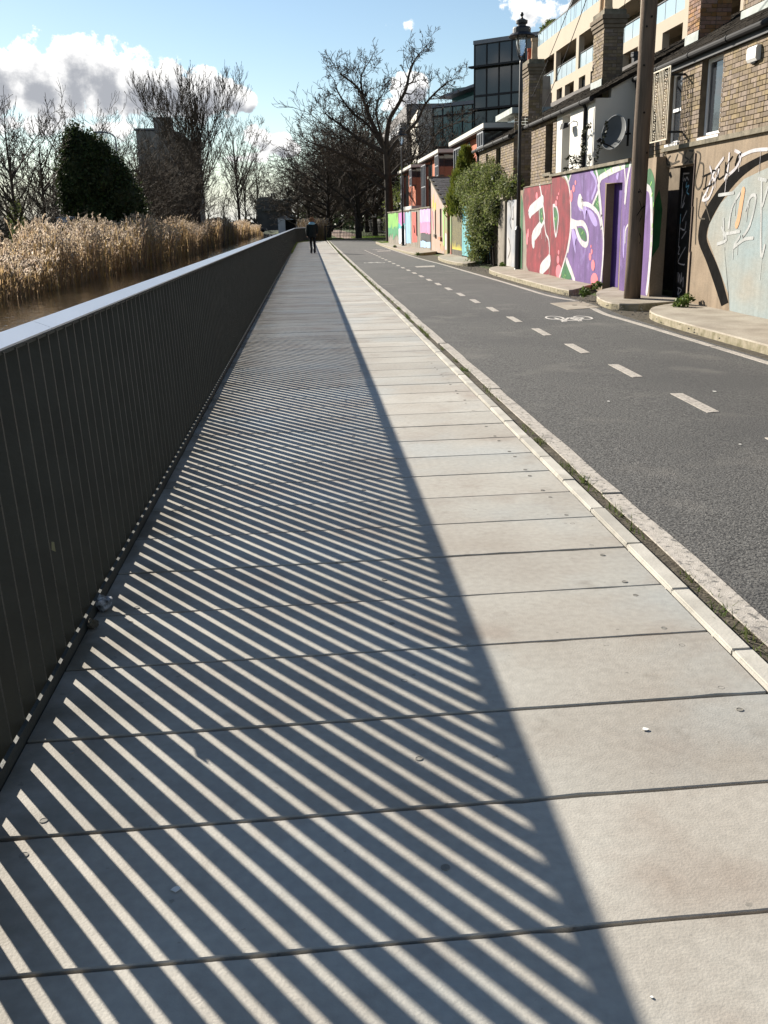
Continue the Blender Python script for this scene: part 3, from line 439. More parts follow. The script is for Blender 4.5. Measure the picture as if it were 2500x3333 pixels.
# crumpled litter against the railing
def blob(mb, c, r, seed, n=2, squash=1):
    rr = random.Random(seed); bm = bmesh.new(); bmesh.ops.create_icosphere(bm, subdivisions=n, radius=r)
    for v in bm.verts: v.co *= rr.uniform(.6, 1.25); v.co.z *= squash
    mb.add([(v.co.x+c[0], v.co.y+c[1], v.co.z+c[2]) for v in bm.verts], [tuple(v.index for v in f.verts) for f in bm.faces]); bm.free()
mb = MB(); blob(mb, (-.90, 3.71, .03), .034, 3); lt = mb.build('crumpled_wrapper', mat('wrapper', (.35, .36, .38), .4, .5, 60, col2=(.03, .03, .03)), label='crumpled dark and silver wrapper at the foot of the railing', cat='litter')
mb = MB(); blob(mb, (-.905, 3.52, .02), .022, 5); mb.build('dead_leaf_clump', M_dirt, label='small clump of dead leaves at the foot of the railing', cat='litter')
# ================================================================== GARDEN WALLS WITH GRAFFITI
XW = 6.3
PAINT = {'red': mat('paint_red', (.22, .026, .036), .8, .4, 2.6, .3, 60, col2=(.11, .022, .028), streak=.3, fine=.12, tint=(((.34, .06, .07), 3.0, .60, .7, 5, .12), ((.06, .03, .03), 7, .64, .5, 6, .12))),
         'purple': mat('paint_purple', (.145, .082, .225), .8, .4, 2.2, .3, 60, col2=(.10, .058, .165), streak=.3, fine=.12, tint=(((.20, .14, .32), 2.6, .60, .7, 5, .12), ((.05, .04, .07), 7, .64, .5, 6, .12))),
         'lilac': mat('paint_lilac', (.29, .22, .46), .7, .2, 3), 'green': mat('paint_green', (.025, .12, .04), .7, .4, 4, .3, 60, streak=.2),
         'white': mat('paint_white', (.50, .47, .48), .8, .25, 6, .3, 60, streak=.2, fine=.1), 'pink': mat('paint_pink', (.58, .15, .18), .7, .15, 4),
         'lime': mat('paint_lime', (.25, .5, .12), .7, .2, 4), 'teal': mat('paint_teal', (.215, .285, .305), .85, .3, .8, .3, 60, col2=(.27, .26, .225), streak=.15, fine=.06, stretch=(1, .6, 1.2)),
         'black': mat('paint_black', (.009, .0085, .008), .95, .4, 8, .3, 60, spec=.02), 'greypaint': mat('paint_grey', (.075, .065, .052), .9, .2, 6, spec=.05), 'rust': mat('paint_rust', (.45, .26, .14), .75, .2, 5), 'chalk': mat('paint_chalk', (.40, .40, .39), .9, .3, 5, .3, 60, col2=(.30, .31, .30), streak=.2, fine=.2), 'cyan': mat('paint_cyan', (.2, .45, .6), .6, .2, 6)}
M_tan = mat('tan_render', (.265, .205, .145), .9, .25, 1.6, .35, 50, col2=(.20, .152, .105), streak=.25, fine=.1, tint=(((.12, .10, .075), 2.2, .60, .5, 6, .15),))
M_cap_c = mat('coping_concrete', (.22, .19, .14), .9, .5, 6, .7, 40, col2=(.10, .09, .065), streak=.2)
M_grey_r = mat('grey_render', (.26, .23, .19), .9, .35, 2, .4, 45, col2=(.17, .15, .12), streak=.3)
M_blackdoor = mat('black_door', (.012, .012, .013), .5, .3, 5)
M_purpdoor = mat('purple_door', (.09, .045, .20), .55, .3, 3)
def garden_wall(name, y0, y1, top, m, label, x0=XW, x1=XW+.25, openings=(), z0=-.15, cap=None):
    w = empty(name, (x0, (y0+y1)/2, 0), label, 'wall')
    mb = MB(); ys = sorted({y0, y1, *[o[0] for o in openings], *[o[1] for o in openings]})
    for a, b in zip(ys, ys[1:]):
        op = [o for o in openings if o[0] <= a and o[1] >= b]
        mb.box(x0, x1, a, b, op[0][2] if op else z0, top)
    mb.build('wall_body', m, w)
    if cap:
        c0, c1, h, ov = cap; n = max(1, int((c1-c0)/1.9)); L = (c1-c0)/n
        for i in range(n):
            mb = MB(); a, b = c0+L*i+.004, c0+L*(i+1)-.004; mb.prism_y([(x0-ov, top+.002), (x1+ov, top+.002), (x1+ov, top+h-.01), ((x0+x1)/2, top+h+.02), (x0-ov, top+h-.012)], a, b); mb.build('coping', M_cap_c, w)
    return w
tan = garden_wall('garden_wall', 2.0, 17.76, 2.58, M_tan, 'tan rendered wall with teal bubble and thick black outline graffiti beside the black doorway', x0=6.48, x1=6.75, openings=[(16.44, 17.76, 2.315)], cap=(2.0, 17.9, .085, .06))
tall = garden_wall('garden_wall', 17.77, 25.45, 2.50, M_tan, 'tall wall painted with purple, white and red lettering behind the wooden pole', openings=[(19.64, 20.72, 2.15)], cap=(19.2, 25.5, .075, .06))
short = garden_wall('garden_wall', 25.46, 28.82, 2.34, M_grey_r, 'lower wall painted with a red letter and white bars beside the lamp post')
mb = MB(); mb.prism_y([(6.28, 2.342), (6.57, 2.342), (6.5, 2.38), (6.35, 2.38)], 25.47, 28.81); mb.build('coping', M_cap_c, short)
gap = garden_wall('garden_wall', 28.83, 30.0, 2.30, M_tan, 'narrow wall with a green and white painted strip just behind the lamp post', x0=6.42, x1=6.6)
WALLS = {'tan': tan, 'tall': tall, 'short': short, 'gap': gap}; WX = {'tan': 6.48, 'tall': XW, 'short': XW, 'gap': 6.42}
acc = {}
def poly_add(mb, P, x):
    bm = bmesh.new(); vs = [bm.verts.new((x, y, z)) for y, z in P]
    try: f = bm.faces.new(vs)
    except Exception: bm.free(); return
    bmesh.ops.triangulate(bm, faces=[f], ngon_method='EAR_CLIP'); bm.verts.index_update()
    mb.add([tuple(v.co) for v in bm.verts], [tuple(v.index for v in g.verts) for g in bm.faces]); bm.free()
for wl, lay, col, poly in MURAL_FILLS:
    P = smooth_pts([(y, z, 0) for y, z in poly], 3, True) if len(poly) < 11 or lay >= 2 else [(y, z, 0) for y, z in poly]
    top = {'tan': 2.57, 'tall': 2.495, 'short': 2.335, 'gap': 2.29}[wl]; lo, hi = {'tan': (2, 17.75), 'tall': (17.78, 25.43), 'short': (25.48, 28.8), 'gap': (28.84, 29.98)}[wl]
    P = [(min(max(p[0], lo), hi), min(max(p[1], .05), top)) for p in P]
    if lay == 1 or col == 'green': P = [(y, z) for y, z in P]
    poly_add(acc.setdefault((wl, lay, col), MB()), P, WX[wl]-.0016*lay-.00012*(len(acc[(wl, lay, col)].f) % 11))
def jpts(pts, k=4): return [(p[0], p[1]) for p in smooth_pts([(y, z, 0) for y, z in pts], k)]
for i, (wl, lay, col, pts, wd) in enumerate(MURAL_LINES):
    top = {'tan': 2.57, 'tall': 2.495, 'short': 2.335, 'gap': 2.29}[wl]
    lo, hi = {'tan': (2, 17.75), 'tall': (17.78, 25.43), 'short': (25.48, 28.8), 'gap': (28.84, 29.98)}[wl]
    P = [(min(max(y, lo), hi), min(max(z, .06), top)) for y, z in jpts(pts)]
    stroke(acc.setdefault((wl, lay, col), MB()), P, wd, WX[wl]-.0016*lay-.0001*(i % 9))
    if col in ('white', 'lilac', 'chalk') and len(P) > 6 and wl != 'gap':      # runs of paint below the bands
        for q in range(2):
            dy_, dz_ = P[rnd.randrange(2, len(P)-2)]; dz_ -= wd*.3
            if dz_ > .5: stroke(acc[(wl, lay, col)], [(dy_+rnd.uniform(-.02, .02), dz_), (dy_, dz_-rnd.uniform(.08, .32))], rnd.uniform(.008, .016), WX[wl]-.0016*lay-.0002*(i % 5)-.0013)
mb = acc.setdefault(('tan', 2, 'black'), MB()); a_ = jpts(BLACK_BAND[0], 3); b_ = jpts(BLACK_BAND[1], 3)
for i in range(len(a_)-1):
    mb.add([(6.48-.0034, *p) for p in (a_[i], a_[i+1], b_[i+1], b_[i])], [(0, 1, 2, 3)])
mb.v = [(x, y, min(z, 2.57)) for x, y, z in mb.v]
for (wl, lay, col), mb in acc.items():
    mb.build('painted_'+{'greypaint': 'grey', 'rust': 'rust'}.get(col, col)+'_shapes', PAINT[col], WALLS[wl], fix=False)
mb = MB(); mb.add([(6.31, 17.767, .75), (6.44, 17.767, .95), (6.46, 17.767, 1.6), (6.38, 17.767, 1.95), (6.31, 17.767, 1.75)], [(0, 1, 2, 3, 4)]); mb.build('painted_green_shapes', PAINT['green'], tall, fix=False)
# grey and yellow lower part of the lit panel right of the pole is bare wall; cable conduit on the tan wall
mb = MB(); mb.box(6.46, 6.48, 16.385, 16.41, 1.62, 2.47); mb.box(6.46, 6.48, 16.355, 16.38, .88, 1.63); mb.box(6.46, 6.48, 16.31, 16.335, .08, .9); mb.build('conduit', mat('conduit_paint', (.05, .03, .025), .7), tan)
# doors
d2 = empty('door', (6.8, 17.1, 0), 'black door covered with white and blue scribbled tags in the tan wall', 'door')
mb = MB(); mb.box(6.78, 6.83, 16.46, 17.75, .02, 2.31); mb.build('door_leaf', M_blackdoor, d2)
mb = MB(); mb.box(6.76, 6.84, 16.445, 16.48, .02, 2.31); mb.box(6.74, 6.84, 17.70, 17.755, .02, 2.31); mb.box(6.76, 6.84, 16.48, 17.70, 2.26, 2.31); mb.build('door_frame', M_blackdoor, d2)
dm = {}
for i, (col, pts, wd) in enumerate(DOOR_LINES): stroke(dm.setdefault(col, MB()), [(min(max(y, 16.49), 17.69), z) for y, z in jpts(pts)], wd, 6.78-.002-.0002*(i % 6))
for col, mb in dm.items(): mb.build('scribbled_'+{'greypaint': 'grey'}.get(col, col)+'_tag', PAINT[col], d2, fix=False)
d1 = empty('door', (6.5, 20.2, 0), 'narrow purple door in the recess of the purple lettered wall', 'door')
mb = MB(); mb.box(6.50, 6.55, 19.66, 20.71, .02, 2.15); mb.build('door_leaf', M_purpdoor, d1)
for yb in (19.85, 20.05, 20.25, 20.45): 
    mb = MB(); mb.box(6.493, 6.5, yb, yb+.18, .06, 2.10); mb.build('door_board', M_purpdoor, d1)
mb = MB(); poly_add(mb, [(19.78+.09*math.cos(t*math.pi/8), 1.42+.26*math.sin(t*math.pi/8)) for t in range(16)], 6.490); mb.build('painted_pink_drop', PAINT['pink'], d1, fix=False)
mb = MB(); mb.box(6.47, 6.6, 19.645, 19.66, .02, 2.149); mb.box(6.47, 6.6, 20.70, 20.715, .02, 2.149); mb.build('door_frame', M_purpdoor, d1)
# ---- wooden utility pole
M_pole = mat('pole_wood', (.165, .122, .09), .95, .4, 5, .6, 60, col2=(.095, .075, .058), stretch=(4, 4, .35))
pole = empty('utility_pole', (5.9, 17.5, .0), 'weathered wooden utility pole standing in front of the purple lettered wall', 'pole')
mb = MB(); N_ = 14; mb.tube([(5.89+.005*k, 17.5, .0+9.2*k/N_) for k in range(N_+1)], [.150-.0018*k+rnd.uniform(-.002, .002) for k in range(N_+1)], 20); mb.build('shaft', M_pole, pole, smooth=True)
M_knot = mat('knot', (.02, .018, .015), .9)
for z_, a_ in ((4.55, 250), (3.95, 245), (3.2, 262), (2.55, 300), (4.7, 280), (1.9, 255)):
    mb = MB(); a_ = math.radians(a_); cx, cy = 5.905+.142*math.cos(a_), 17.5+.142*math.sin(a_); mb.tube([(cx, cy, z_), (cx+.012*math.cos(a_), cy+.012*math.sin(a_), z_)], .018, 8); mb.build('knot', M_knot, pole)
mb = MB()
for q in ([(-.05, 1.75), (.02, 1.55), (-.03, 1.4)], [(.03, 1.72), (.08, 1.5)], [(-.08, 1.5), (.0, 1.62), (.07, 1.66)], [(-.02, 1.2), (.02, 1.1), (-.01, 1.02)], [(-.06, 1.95), (-.02, 1.88)]):
    pts = jpts(q); 
    for a_, b_ in zip(pts, pts[1:]):
        f = lambda u: (5.9+.152*math.sin(u/.15), 17.5-.152*math.cos(u/.15)); (xa, ya), (xb, yb) = f(a_[0]+.03), f(b_[0]+.03)
        mb.add([(xa, ya, a_[1]+.012), (xb, yb, b_[1]+.012), (xb, yb, b_[1]-.012), (xa, ya, a_[1]-.012)], [(0, 1, 2, 3)])
mb.build('scribbled_black_tag', PAINT['black'], pole, fix=False)
# ---- street lamps
M_lamp = mat('lamp_black', (.012, .012, .014), .45, .2, 4, spec=.5)
M_glassl = bpy.data.materials.new('lamp_glass'); M_glassl.use_nodes = True
b_ = M_glassl.node_tree.nodes['Principled BSDF']; b_.inputs['Base Color'].default_value = (.75, .78, .8, 1); b_.inputs['Roughness'].default_value = .08; b_.inputs['Transmission Weight'].default_value = .75; b_.inputs['IOR'].default_value = 1.15
def lamp(x, y, zb, label):
    L_ = empty('street_lamp', (x, y, zb), label, 'street lamp', None); g = lambda z: zb+(z-.05)*1.03
    mb = MB(); mb.lathe([(.105, g(.05)), (.105, g(.12)), (.095, g(.14)), (.095, g(1.22)), (.07, g(1.28)), (.058, g(1.32))], x, y, 16); mb.build('base', M_lamp, L_, smooth=False)
    mb = MB(); mb.tube([(x, y, g(1.3)), (x, y, g(3.2)), (x, y, g(5.6)), (x, y, g(5.68))], [.055, .05, .042, .03], 12); mb.build('column', M_lamp, L_, smooth=True)
    mb = MB(); mb.lathe([(.06, g(3.3)), (.06, g(3.36))], x, y, 12); mb.build('collar', M_lamp, L_)
    mb = MB()
    for s in (0, 1, 2, 3):
        a = math.radians(45+90*s); c, d = math.cos(a), math.sin(a)
        mb.tube([(x, y, g(5.62)), (x+.10*c, y+.10*d, g(5.78)), (x+.16*c, y+.16*d, g(6.05)), (x+.17*c, y+.17*d, g(6.27))], .016, 6)
    mb.build('cradle', M_lamp, L_)
    mb = MB(); mb.lathe([(.04, g(5.76)), (.08, g(5.86)), (.14, g(6.05)), (.165, g(6.20)), (.165, g(6.27))], x, y, 14); mb.build('lantern_glass', M_glassl, L_, smooth=True)
    mb = MB(); mb.lathe([(.17, g(6.255)), (.36, g(6.235)), (.375, g(6.26)), (.30, g(6.32)), (.255, g(6.34)), (.255, g(6.44)), (.23, g(6.48)), (.12, g(6.50)), (.12, g(6.55)), (.16, g(6.57)), (.165, g(6.64)), (.10, g(6.67)), (.04, g(6.70)), (.025, g(6.74)), (.045, g(6.77)), (.05, g(6.80)), (.03, g(6.84)), (.005, g(6.86))], x, y, 18); mb.build('hood', M_lamp, L_)
    return L_
lamp(6.21, 29.0, -.02, 'near black ornate street lamp with round hood against the red painted wall')
lamp(5.86, 61.0, .02, 'far black ornate street lamp in front of the green and white painted wall')
# ---- rounded pier, recess, hoarding panels, gate, shed, far walls
pier = empty('gate_pier', (6.3, 31.9, 0), 'stone gate pier with a rounded top between the ivy and the lamp post', 'gate pier')
mb = MB(); pr = [(6.30, .0), (6.30, 2.12), (6.34, 2.24), (6.45, 2.30), (6.62, 2.30), (6.62, .0)]; mb.prism_y(pr, 31.5, 32.55); mb.build('pier_body', M_grey_r, pier)
mb = MB(); mb.prism_y([(6.22, 2.1), (6.24, 2.2), (6.34, 2.30), (6.48, 2.34), (6.66, 2.34), (6.66, 2.1)], 31.42, 32.62)
mb.build('pier_cap', M_cap_c, pier)
pst = garden_wall('garden_wall', 30.02, 31.40, 2.05, mat('pale_spray', (.42, .40, .38), .8, .5, 1.4, .3, 50, col2=(.24, .26, .29), streak=.3), 'pale grey sprayed wall panel between the lamp post and the rounded pier', x0=6.36, x1=6.6)
mb = MB()
for q in ([(30.9, 1.9), (30.75, 1.6), (30.95, 1.4), (30.7, 1.2)], [(30.5, 1.85), (30.4, 1.5), (30.6, 1.5)], [(31.1, .9), (30.8, .6), (31.15, .3)]): stroke(mb, jpts(q), .05, 6.357)
mb.build('painted_grey_shapes', PAINT['greypaint'], pst, fix=False)
gate = empty('wooden_gate', (6.32, 38.5, .1), 'turquoise boarded gate partly hidden by the ivy bush', 'gate')
M_tealw = mat('teal_boards', (.10, .34, .36), .75, .4, 2.5, .4, 50, col2=(.18, .42, .44), rnd=.15, streak=.35)
y = 34.2
while y < 40.3:
    w_ = .19; mb = MB(); zt = 2.02+rnd.uniform(-.03, .03); mb.box(6.32+rnd.uniform(0, .012), 6.345, y+.006, y+w_-.006, .10, zt); mb.build('board', M_tealw, gate); y += w_
mb = MB(); mb.box(6.347, 6.41, 34.2, 40.3, .5, .62); mb.box(6.347, 6.41, 34.2, 40.3, 1.5, 1.62); mb.build('gate_rail', M_tealw, gate)
mb = MB()
for q in ([(36.9, 1.4), (36.7, 1.1), (36.9, .8)], [(38.2, 1.6), (38.0, .5)], [(39.4, 1.7), (39.3, 1.0), (39.6, .9)]): stroke(mb, jpts(q), .07, 6.316)
mb.build('painted_white_shapes', PAINT['white'], gate, fix=False)
hp = garden_wall('hoarding', 40.45, 43.3, 2.12, mat('dark_hoarding', (.05, .045, .035), .75, .4, 3, .3, 40, col2=(.10, .09, .06), streak=.3), 'dark panel with yellow swirling outlines left of the turquoise gate', x0=6.33, x1=6.42)
mb = MB(); M_yel = mat('paint_yellow', (.62, .52, .06), .7, .2, 5)
for i in range(9):
    c = 40.7+.3*i; stroke(mb, jpts([(c, .3+rnd.uniform(0, .3)), (c+.1, .8), (c-.08, 1.3), (c+.1, 1.9)]), .025, 6.328)
for i in range(14):
    c = 40.6+.19*i; mb.add([(6.3275, c, .28), (6.3275, c+.16, .28), (6.3275, c+.08, .28+rnd.uniform(.15, .4))], [(0, 1, 2)])
mb.build('painted_yellow_shapes', M_yel, hp, fix=False)
# shed
shed = empty('shed', (6.3, 47.9, 0), 'small painted shed with a sloping grey slate roof beside the dark panel', 'shed')
M_shed = mat('shed_mural', (.34, .30, .26), .8, .4, 1.1, .3, 40, col2=(.40, .25, .18), streak=.3)
prof = [(45.6, .0), (50.4, .0), (50.4, 3.42), (50.1, 3.42), (45.6, 2.15)]
wn = [(46.5, 47.1, .75, 2.02), (48.5, 48.95, .85, 2.0)]
mb = MB(); ys = [45.6, 46.5, 47.1, 48.5, 48.95, 50.1, 50.4]
tz = lambda y: 3.42 if y >= 50.1 else 2.15+(y-45.6)*(1.27/4.5)
for a, b in zip(ys, ys[1:]):
    op = [o for o in wn if o[0] == a]
    if op: mb.prism_x([(a, 0), (b, 0), (b, op[0][2]), (a, op[0][2])], 6.3, 6.5); mb.prism_x([(a, op[0][3]), (b, op[0][3]), (b, tz(b)), (a, tz(a))], 6.3, 6.5)
    else: mb.prism_x([(a, 0), (b, 0), (b, tz(b)), (a, tz(a))], 6.3, 6.5)
mb.box(6.5, 9.8, 45.6, 45.8, 0, 2.1); mb.box(6.5, 9.8, 50.2, 50.4, 0, 3.4); mb.build('wall_body', M_shed, shed)
M_slate = mat('slate', (.085, .085, .09), .8, .4, 5, .4, 50, col2=(.05, .052, .056), rnd=.2, island=True)
mb = MB(); mb.add([(6.2, 45.3, 2.17), (9.9, 45.3, 2.17), (9.9, 50.3, 3.50), (6.2, 50.3, 3.50), (6.2, 45.3, 2.23), (9.9, 45.3, 2.23), (9.9, 50.3, 3.56), (6.2, 50.3, 3.56)], [(0,3,2,1),(4,5,6,7),(0,1,5,4),(1,2,6,5),(2,3,7,6),(3,0,4,7)]); rf = mb.build('roof', M_cap_c, shed)
um = MB(); um.box(-.5, .5, -.5, .5, -.5, .5); slate_me = um.mesh('slate', M_slate); sl_ = (3.50-2.17)/5.0
for r_ in range(12):
    for c_ in range(12):
        y_ = 45.25+.42*r_; x_ = 6.2+.31*c_+(.155 if r_ % 2 else 0)
        if x_ > 9.8: continue
        link('slate', slate_me, rf, loc=(x_+.15, y_+.22, 2.245+(y_+.22-45.3)*sl_+.012), scale=(.295, .46, .012), rot=(math.atan(sl_)-.02+rnd.uniform(-.008, .008), rnd.uniform(-.006, .006), 0))
mb = MB(); mb.box(6.14, 9.95, 50.2, 50.55, 3.5, 3.62); mb.build('ridge', M_cap_c, rf)
for a, b, z0_, z1_ in wn:
    mb = MB(); mb.box(6.44, 6.46, a, b, z0_, z1_); wd_ = mb.build('window', M_blackdoor, shed)
    mb = MB(); mb.box(6.2, 6.32, a-.12, b+.1, z0_-.14, z0_-.005); mb.build('sill', mat('orange_sill', (.5, .22, .13), .8, .2, 4) if a < 47 else M_grey_r, wd_)
for i, (col, q) in enumerate((('rust', [(46.0, .3), (46.9, .35), (46.8, .6)]), ('lime', [(45.75, .5), (45.9, 1.9)]), ('pink', [(49.6, 1.2), (49.9, 1.8)]))):
    mb = MB(); stroke(mb, jpts(q), .35, 6.297-.002*i); mb.build('painted_'+col+'_shapes', PAINT[col], shed, fix=False)
mb = MB()
for i in range(9): y_ = 48.3+rnd.uniform(0, 1.9); z_ = rnd.uniform(2.1, 2.8); stroke(mb, [(y_, z_), (y_+.1, z_-rnd.uniform(.15, .4))], .14, 6.296-.0007*i)
mb.build('painted_yellow_shapes', M_yel, shed, fix=False)
por = garden_wall('doorway_wall', 43.35, 45.55, 2.15, mat('multi_paint', (.35, .12, .10), .8, .5, 1.5, .3, 40, col2=(.20, .32, .14), streak=.2), 'narrow multicoloured wall around a dark doorway beside the shed', x0=6.3, x1=6.6, openings=[(43.7, 44.6, 1.95)])
mb = MB(); mb.box(6.5, 6.54, 43.7, 44.6, .02, 1.949); mb.build('door_leaf', M_blackdoor, por)
mb = MB(); mb.quad((6.296, 44.75, .2), (6.296, 45.3, .2), (6.296, 45.3, .95), (6.296, 44.75, .9)); mb.build('painted_white_shapes', PAINT['white'], por, fix=False)
# far painted walls: pink, red door, green
def fwall(y0, y1, xa, xb, top, name, m, label):
    w = empty(name, ((xa+xb)/2, (y0+y1)/2, 0), label, 'wall')
    mb = MB(); mb.prism([(xa, y0), (xa+.25, y0), (xb+.25, y1), (xb, y1)], 0, top); mb.build('wall_body', m, w)
    mb = MB(); mb.prism([(xa-.05, y0), (xa+.3, y0), (xb+.3, y1), (xb-.05, y1)], top+.002, top+.07); mb.build('coping', M_cap_c, w); return w
fx = lambda y: 6.27-(y-50.4)*.0245
def fpaint(w, y0, y1, polys, cols):
    for i, (P, c) in enumerate(zip(polys, cols)):
        mb = MB(); bm = bmesh.new(); vs = [bm.verts.new((fx(y)-.004-.002*i, y, z)) for y, z in P]; f = bm.faces.new(vs); bmesh.ops.triangulate(bm, faces=[f], ngon_method='EAR_CLIP'); bm.verts.index_update(); mb.add([tuple(v.co) for v in bm.verts], [tuple(v.index for v in g.verts) for g in bm.faces]); bm.free()
        nm, m_ = c; mb.build('painted_'+nm+'_shapes', m_, w, fix=False)
def ragged(y0, y1, z0, z1, n, r, jag_lo=.2, jag_hi=.05):
    lo = [(y0+(y1-y0)*k/n, z0+r.uniform(-jag_lo, jag_lo)) for k in range(n+1)]; hi = [(y1-(y1-y0)*k/n, z1+r.uniform(-jag_hi, jag_hi)) for k in range(n+1)]; return lo+hi
pm = lambda n, c, c2=None: (n, mat('far_'+n, c, .75, .25, 2, col2=c2, streak=.2))
w1 = fwall(50.45, 54.4, fx(50.45), fx(54.4), 2.12, 'garden_wall', M_grey_r, 'far wall panel painted lilac and pink with a black base beside the shed')
fpaint(w1, 50.5, 54.3, [ragged(50.5, 54.3, 1.3, 2.08, 12, rnd), ragged(50.5, 54.3, .75, 1.42, 12, rnd), ragged(50.5, 54.0, .42, .85, 14, rnd), ragged(50.5, 54.2, .12, .45, 8, rnd, .05)], [pm('lilac_panel', (.55, .36, .68)), pm('pink_panel', (.72, .22, .38)), pm('charcoal_panel', (.05, .05, .055)), pm('sky_panel', (.32, .48, .68))])
w2 = fwall(54.42, 58.3, fx(54.42), fx(58.3), 2.10, 'garden_wall', M_grey_r, 'far grey wall section holding a red painted door')
fpaint(w2, 55.2, 57.6, [[(55.6, .35), (57.7, .3), (57.75, 2.0), (55.65, 1.95)]], [pm('red_door', (.52, .09, .07))])
mb = MB(); mb.box(fx(55.6)-.05, fx(55.6), 55.5, 55.62, .7, 2.0); mb.tube([(fx(56.4)-.03, 56.5, .85), (fx(56.4)-.03, 56.8, 1.25)], .03, 6); mb.build('door_bar', M_blackdoor, w2)
w3 = fwall(58.32, 71.0, fx(58.32), fx(71), 2.08, 'garden_wall', M_grey_r, 'farthest painted wall in green, turquoise and white behind the far lamp')
fpaint(w3, 59, 70.8, [ragged(58.4, 61, .2, 2.0, 6, rnd, .05), ragged(61.0, 64.5, .15, 1.2, 10, rnd, .1, .2), ragged(61.2, 64.5, 1.05, 1.45, 10, rnd, .12), ragged(61.3, 64.4, 1.35, 2.02, 8, rnd, .15), ragged(64.6, 70.8, .5, 1.35, 14, rnd, .25, .2), ragged(64.5, 70.8, 1.2, 2.03, 14, rnd, .25)], [pm('blue_panel', (.25, .42, .55)), pm('white_panel', (.72, .74, .80)), pm('turq_panel', (.06, .42, .42)), pm('mauve_panel', (.48, .16, .42)), pm('darkgreen_panel', (.04, .24, .10)), pm('green_panel', (.18, .42, .08))])
mb = MB(); mb.box(6.3, 7.3, 60, 66, 2.1, 2.38); mb.build('flat_roof', mat('pale_roof', (.5, .5, .48), .8, .2, 3), label='pale flat roof edge just above the farthest painted wall', cat='roof')
# ================================================================== HOUSES
M_mort = mat('mortar', (.165, .132, .095), .95, .3, 8)
M_brick = mat('yellow_brick', (.215, .163, .105), .85, .3, 14, .4, 60, col2=(.165, .122, .08), rnd=.24, island=True)
M_brick_o = mat('orange_brick', (.25, .125, .065), .85, .3, 14, .4, 60, col2=(.20, .125, .07), rnd=.24, island=True)
M_frame = mat('white_frame', (.72, .72, .72), .4, .05, 4)
M_dframe = mat('dark_frame', (.03, .032, .035), .5, .2, 4)
M_gut = mat('gutter_black', (.018, .018, .019), .75, .3, 5, spec=.12)
M_moss = mat('mossy_slate', (.034, .029, .023), .98, .5, 9, 1.0, 35, col2=(.016, .014, .012), spec=.03, rnd=.2, island=True)
M_render = mat('white_render', (.60, .58, .53), .9, .06, 1.5, .1, 60)
M_pot = mat('clay_pot', (.50, .36, .23), .85, .25, 6); M_potr = mat('red_pot', (.38, .10, .06), .8, .25, 6)
M_flash = mat('lead_flashing', (.34, .37, .35), .7, .3, 5)
def glass_mat(name, col, rough=.04, spec=.6):
    m = bpy.data.materials.new(name); m.use_nodes = True; b = m.node_tree.nodes['Principled BSDF']; b.inputs['Base Color'].default_value = (*col, 1); b.inputs['Roughness'].default_value = rough; b.inputs['Specular IOR Level'].default_value = spec; b.inputs['IOR'].default_value = 1.6; return m
M_glass = glass_mat('window_glass', (.03, .034, .04))
M_curt = mat('net_curtain', (.5, .5, .5), .9, .3, 8, stretch=(1, 6, .2))
CB = .0785
brick_me = bevel_box_mesh('brick', M_brick); brick_me_o = bevel_box_mesh('brick', M_brick_o)
def brick_cells(a0, a1, z0, z1, openings, course=CB, L=.225, H=.11, seed=0):
    out = []; n = int((z1-z0)/course); rr = random.Random(seed); j = .010
    for r in range(n):
        zc = z0+course*(r+.5); a = a0; k = r % 2; first = True
        if r % 2: a = a0-.0
        while a < a1-.02:
            w = (H if (k % 2) else L)
            if first and r % 2: w = H
            b = min(a+w, a1); segs = [(a+j/2, b-j/2)]
            for (o0, o1, q0, q1) in openings:
                if zc > q0 and zc < q1:
                    ns = []
                    for s0, s1 in segs:
                        if s1 <= o0 or s0 >= o1: ns.append((s0, s1))
                        else:
                            if s0 < o0-.03: ns.append((s0, o0))
                            if s1 > o1+.03: ns.append((o1, s1))
                    segs = ns
            out += [((s0+s1)/2, s1-s0, zc) for s0, s1 in segs if s1-s0 > .03]
            a = b; k += 1; first = False
    return out
def lay_bricks(parent, cells, plane, pos, me, m, keep, key, course=CB, seed=0, proud=.012, sgn=-1):
    """plane 'x': face at x=pos looking to -x, cells along y; plane 'y': face at y=pos looking to -y, cells along x"""
    rr = random.Random(seed); cells = sorted(cells, key=key); far = MB()
    for i, (c, w, z) in enumerate(cells):
        pr = proud+rr.uniform(-.003, .003); h = course-.011
        if i < keep:
            if plane == 'x': link('brick', me, parent, loc=(pos-pr/2+.005, c, z), scale=(pr+.01, w, h))
            else: link('brick', me, parent, loc=(c, pos-pr/2+.005, z), scale=(pr+.01, w, h), rot=(0, 0, math.pi/2))
        else:
            if plane == 'x': far.box(pos-pr, pos+.003, c-w/2, c+w/2, z-h/2, z+h/2)
            else: far.box(c-w/2, c+w/2, pos-pr, pos+.003, z-h/2, z+h/2)
    if far.v: far.build('other_bricks', m, parent, kind='stuff', fix=False)
def wall_open(x0, x1, y0, y1, z0, z1, openings):
    mb = MB(); ys = sorted({y0, y1, *[o[0] for o in openings], *[o[1] for o in openings]})
    for a, b in zip(ys, ys[1:]):
        op = [o for o in openings if o[0] <= a+1e-6 and o[1] >= b-1e-6]
        if op:
            if op[0][2] > z0: mb.box(x0, x1, a, b, z0, op[0][2])
            if op[0][3] < z1: mb.box(x0, x1, a, b, op[0][3], z1)
        else: mb.box(x0, x1, a, b, z0, z1)
    return mb
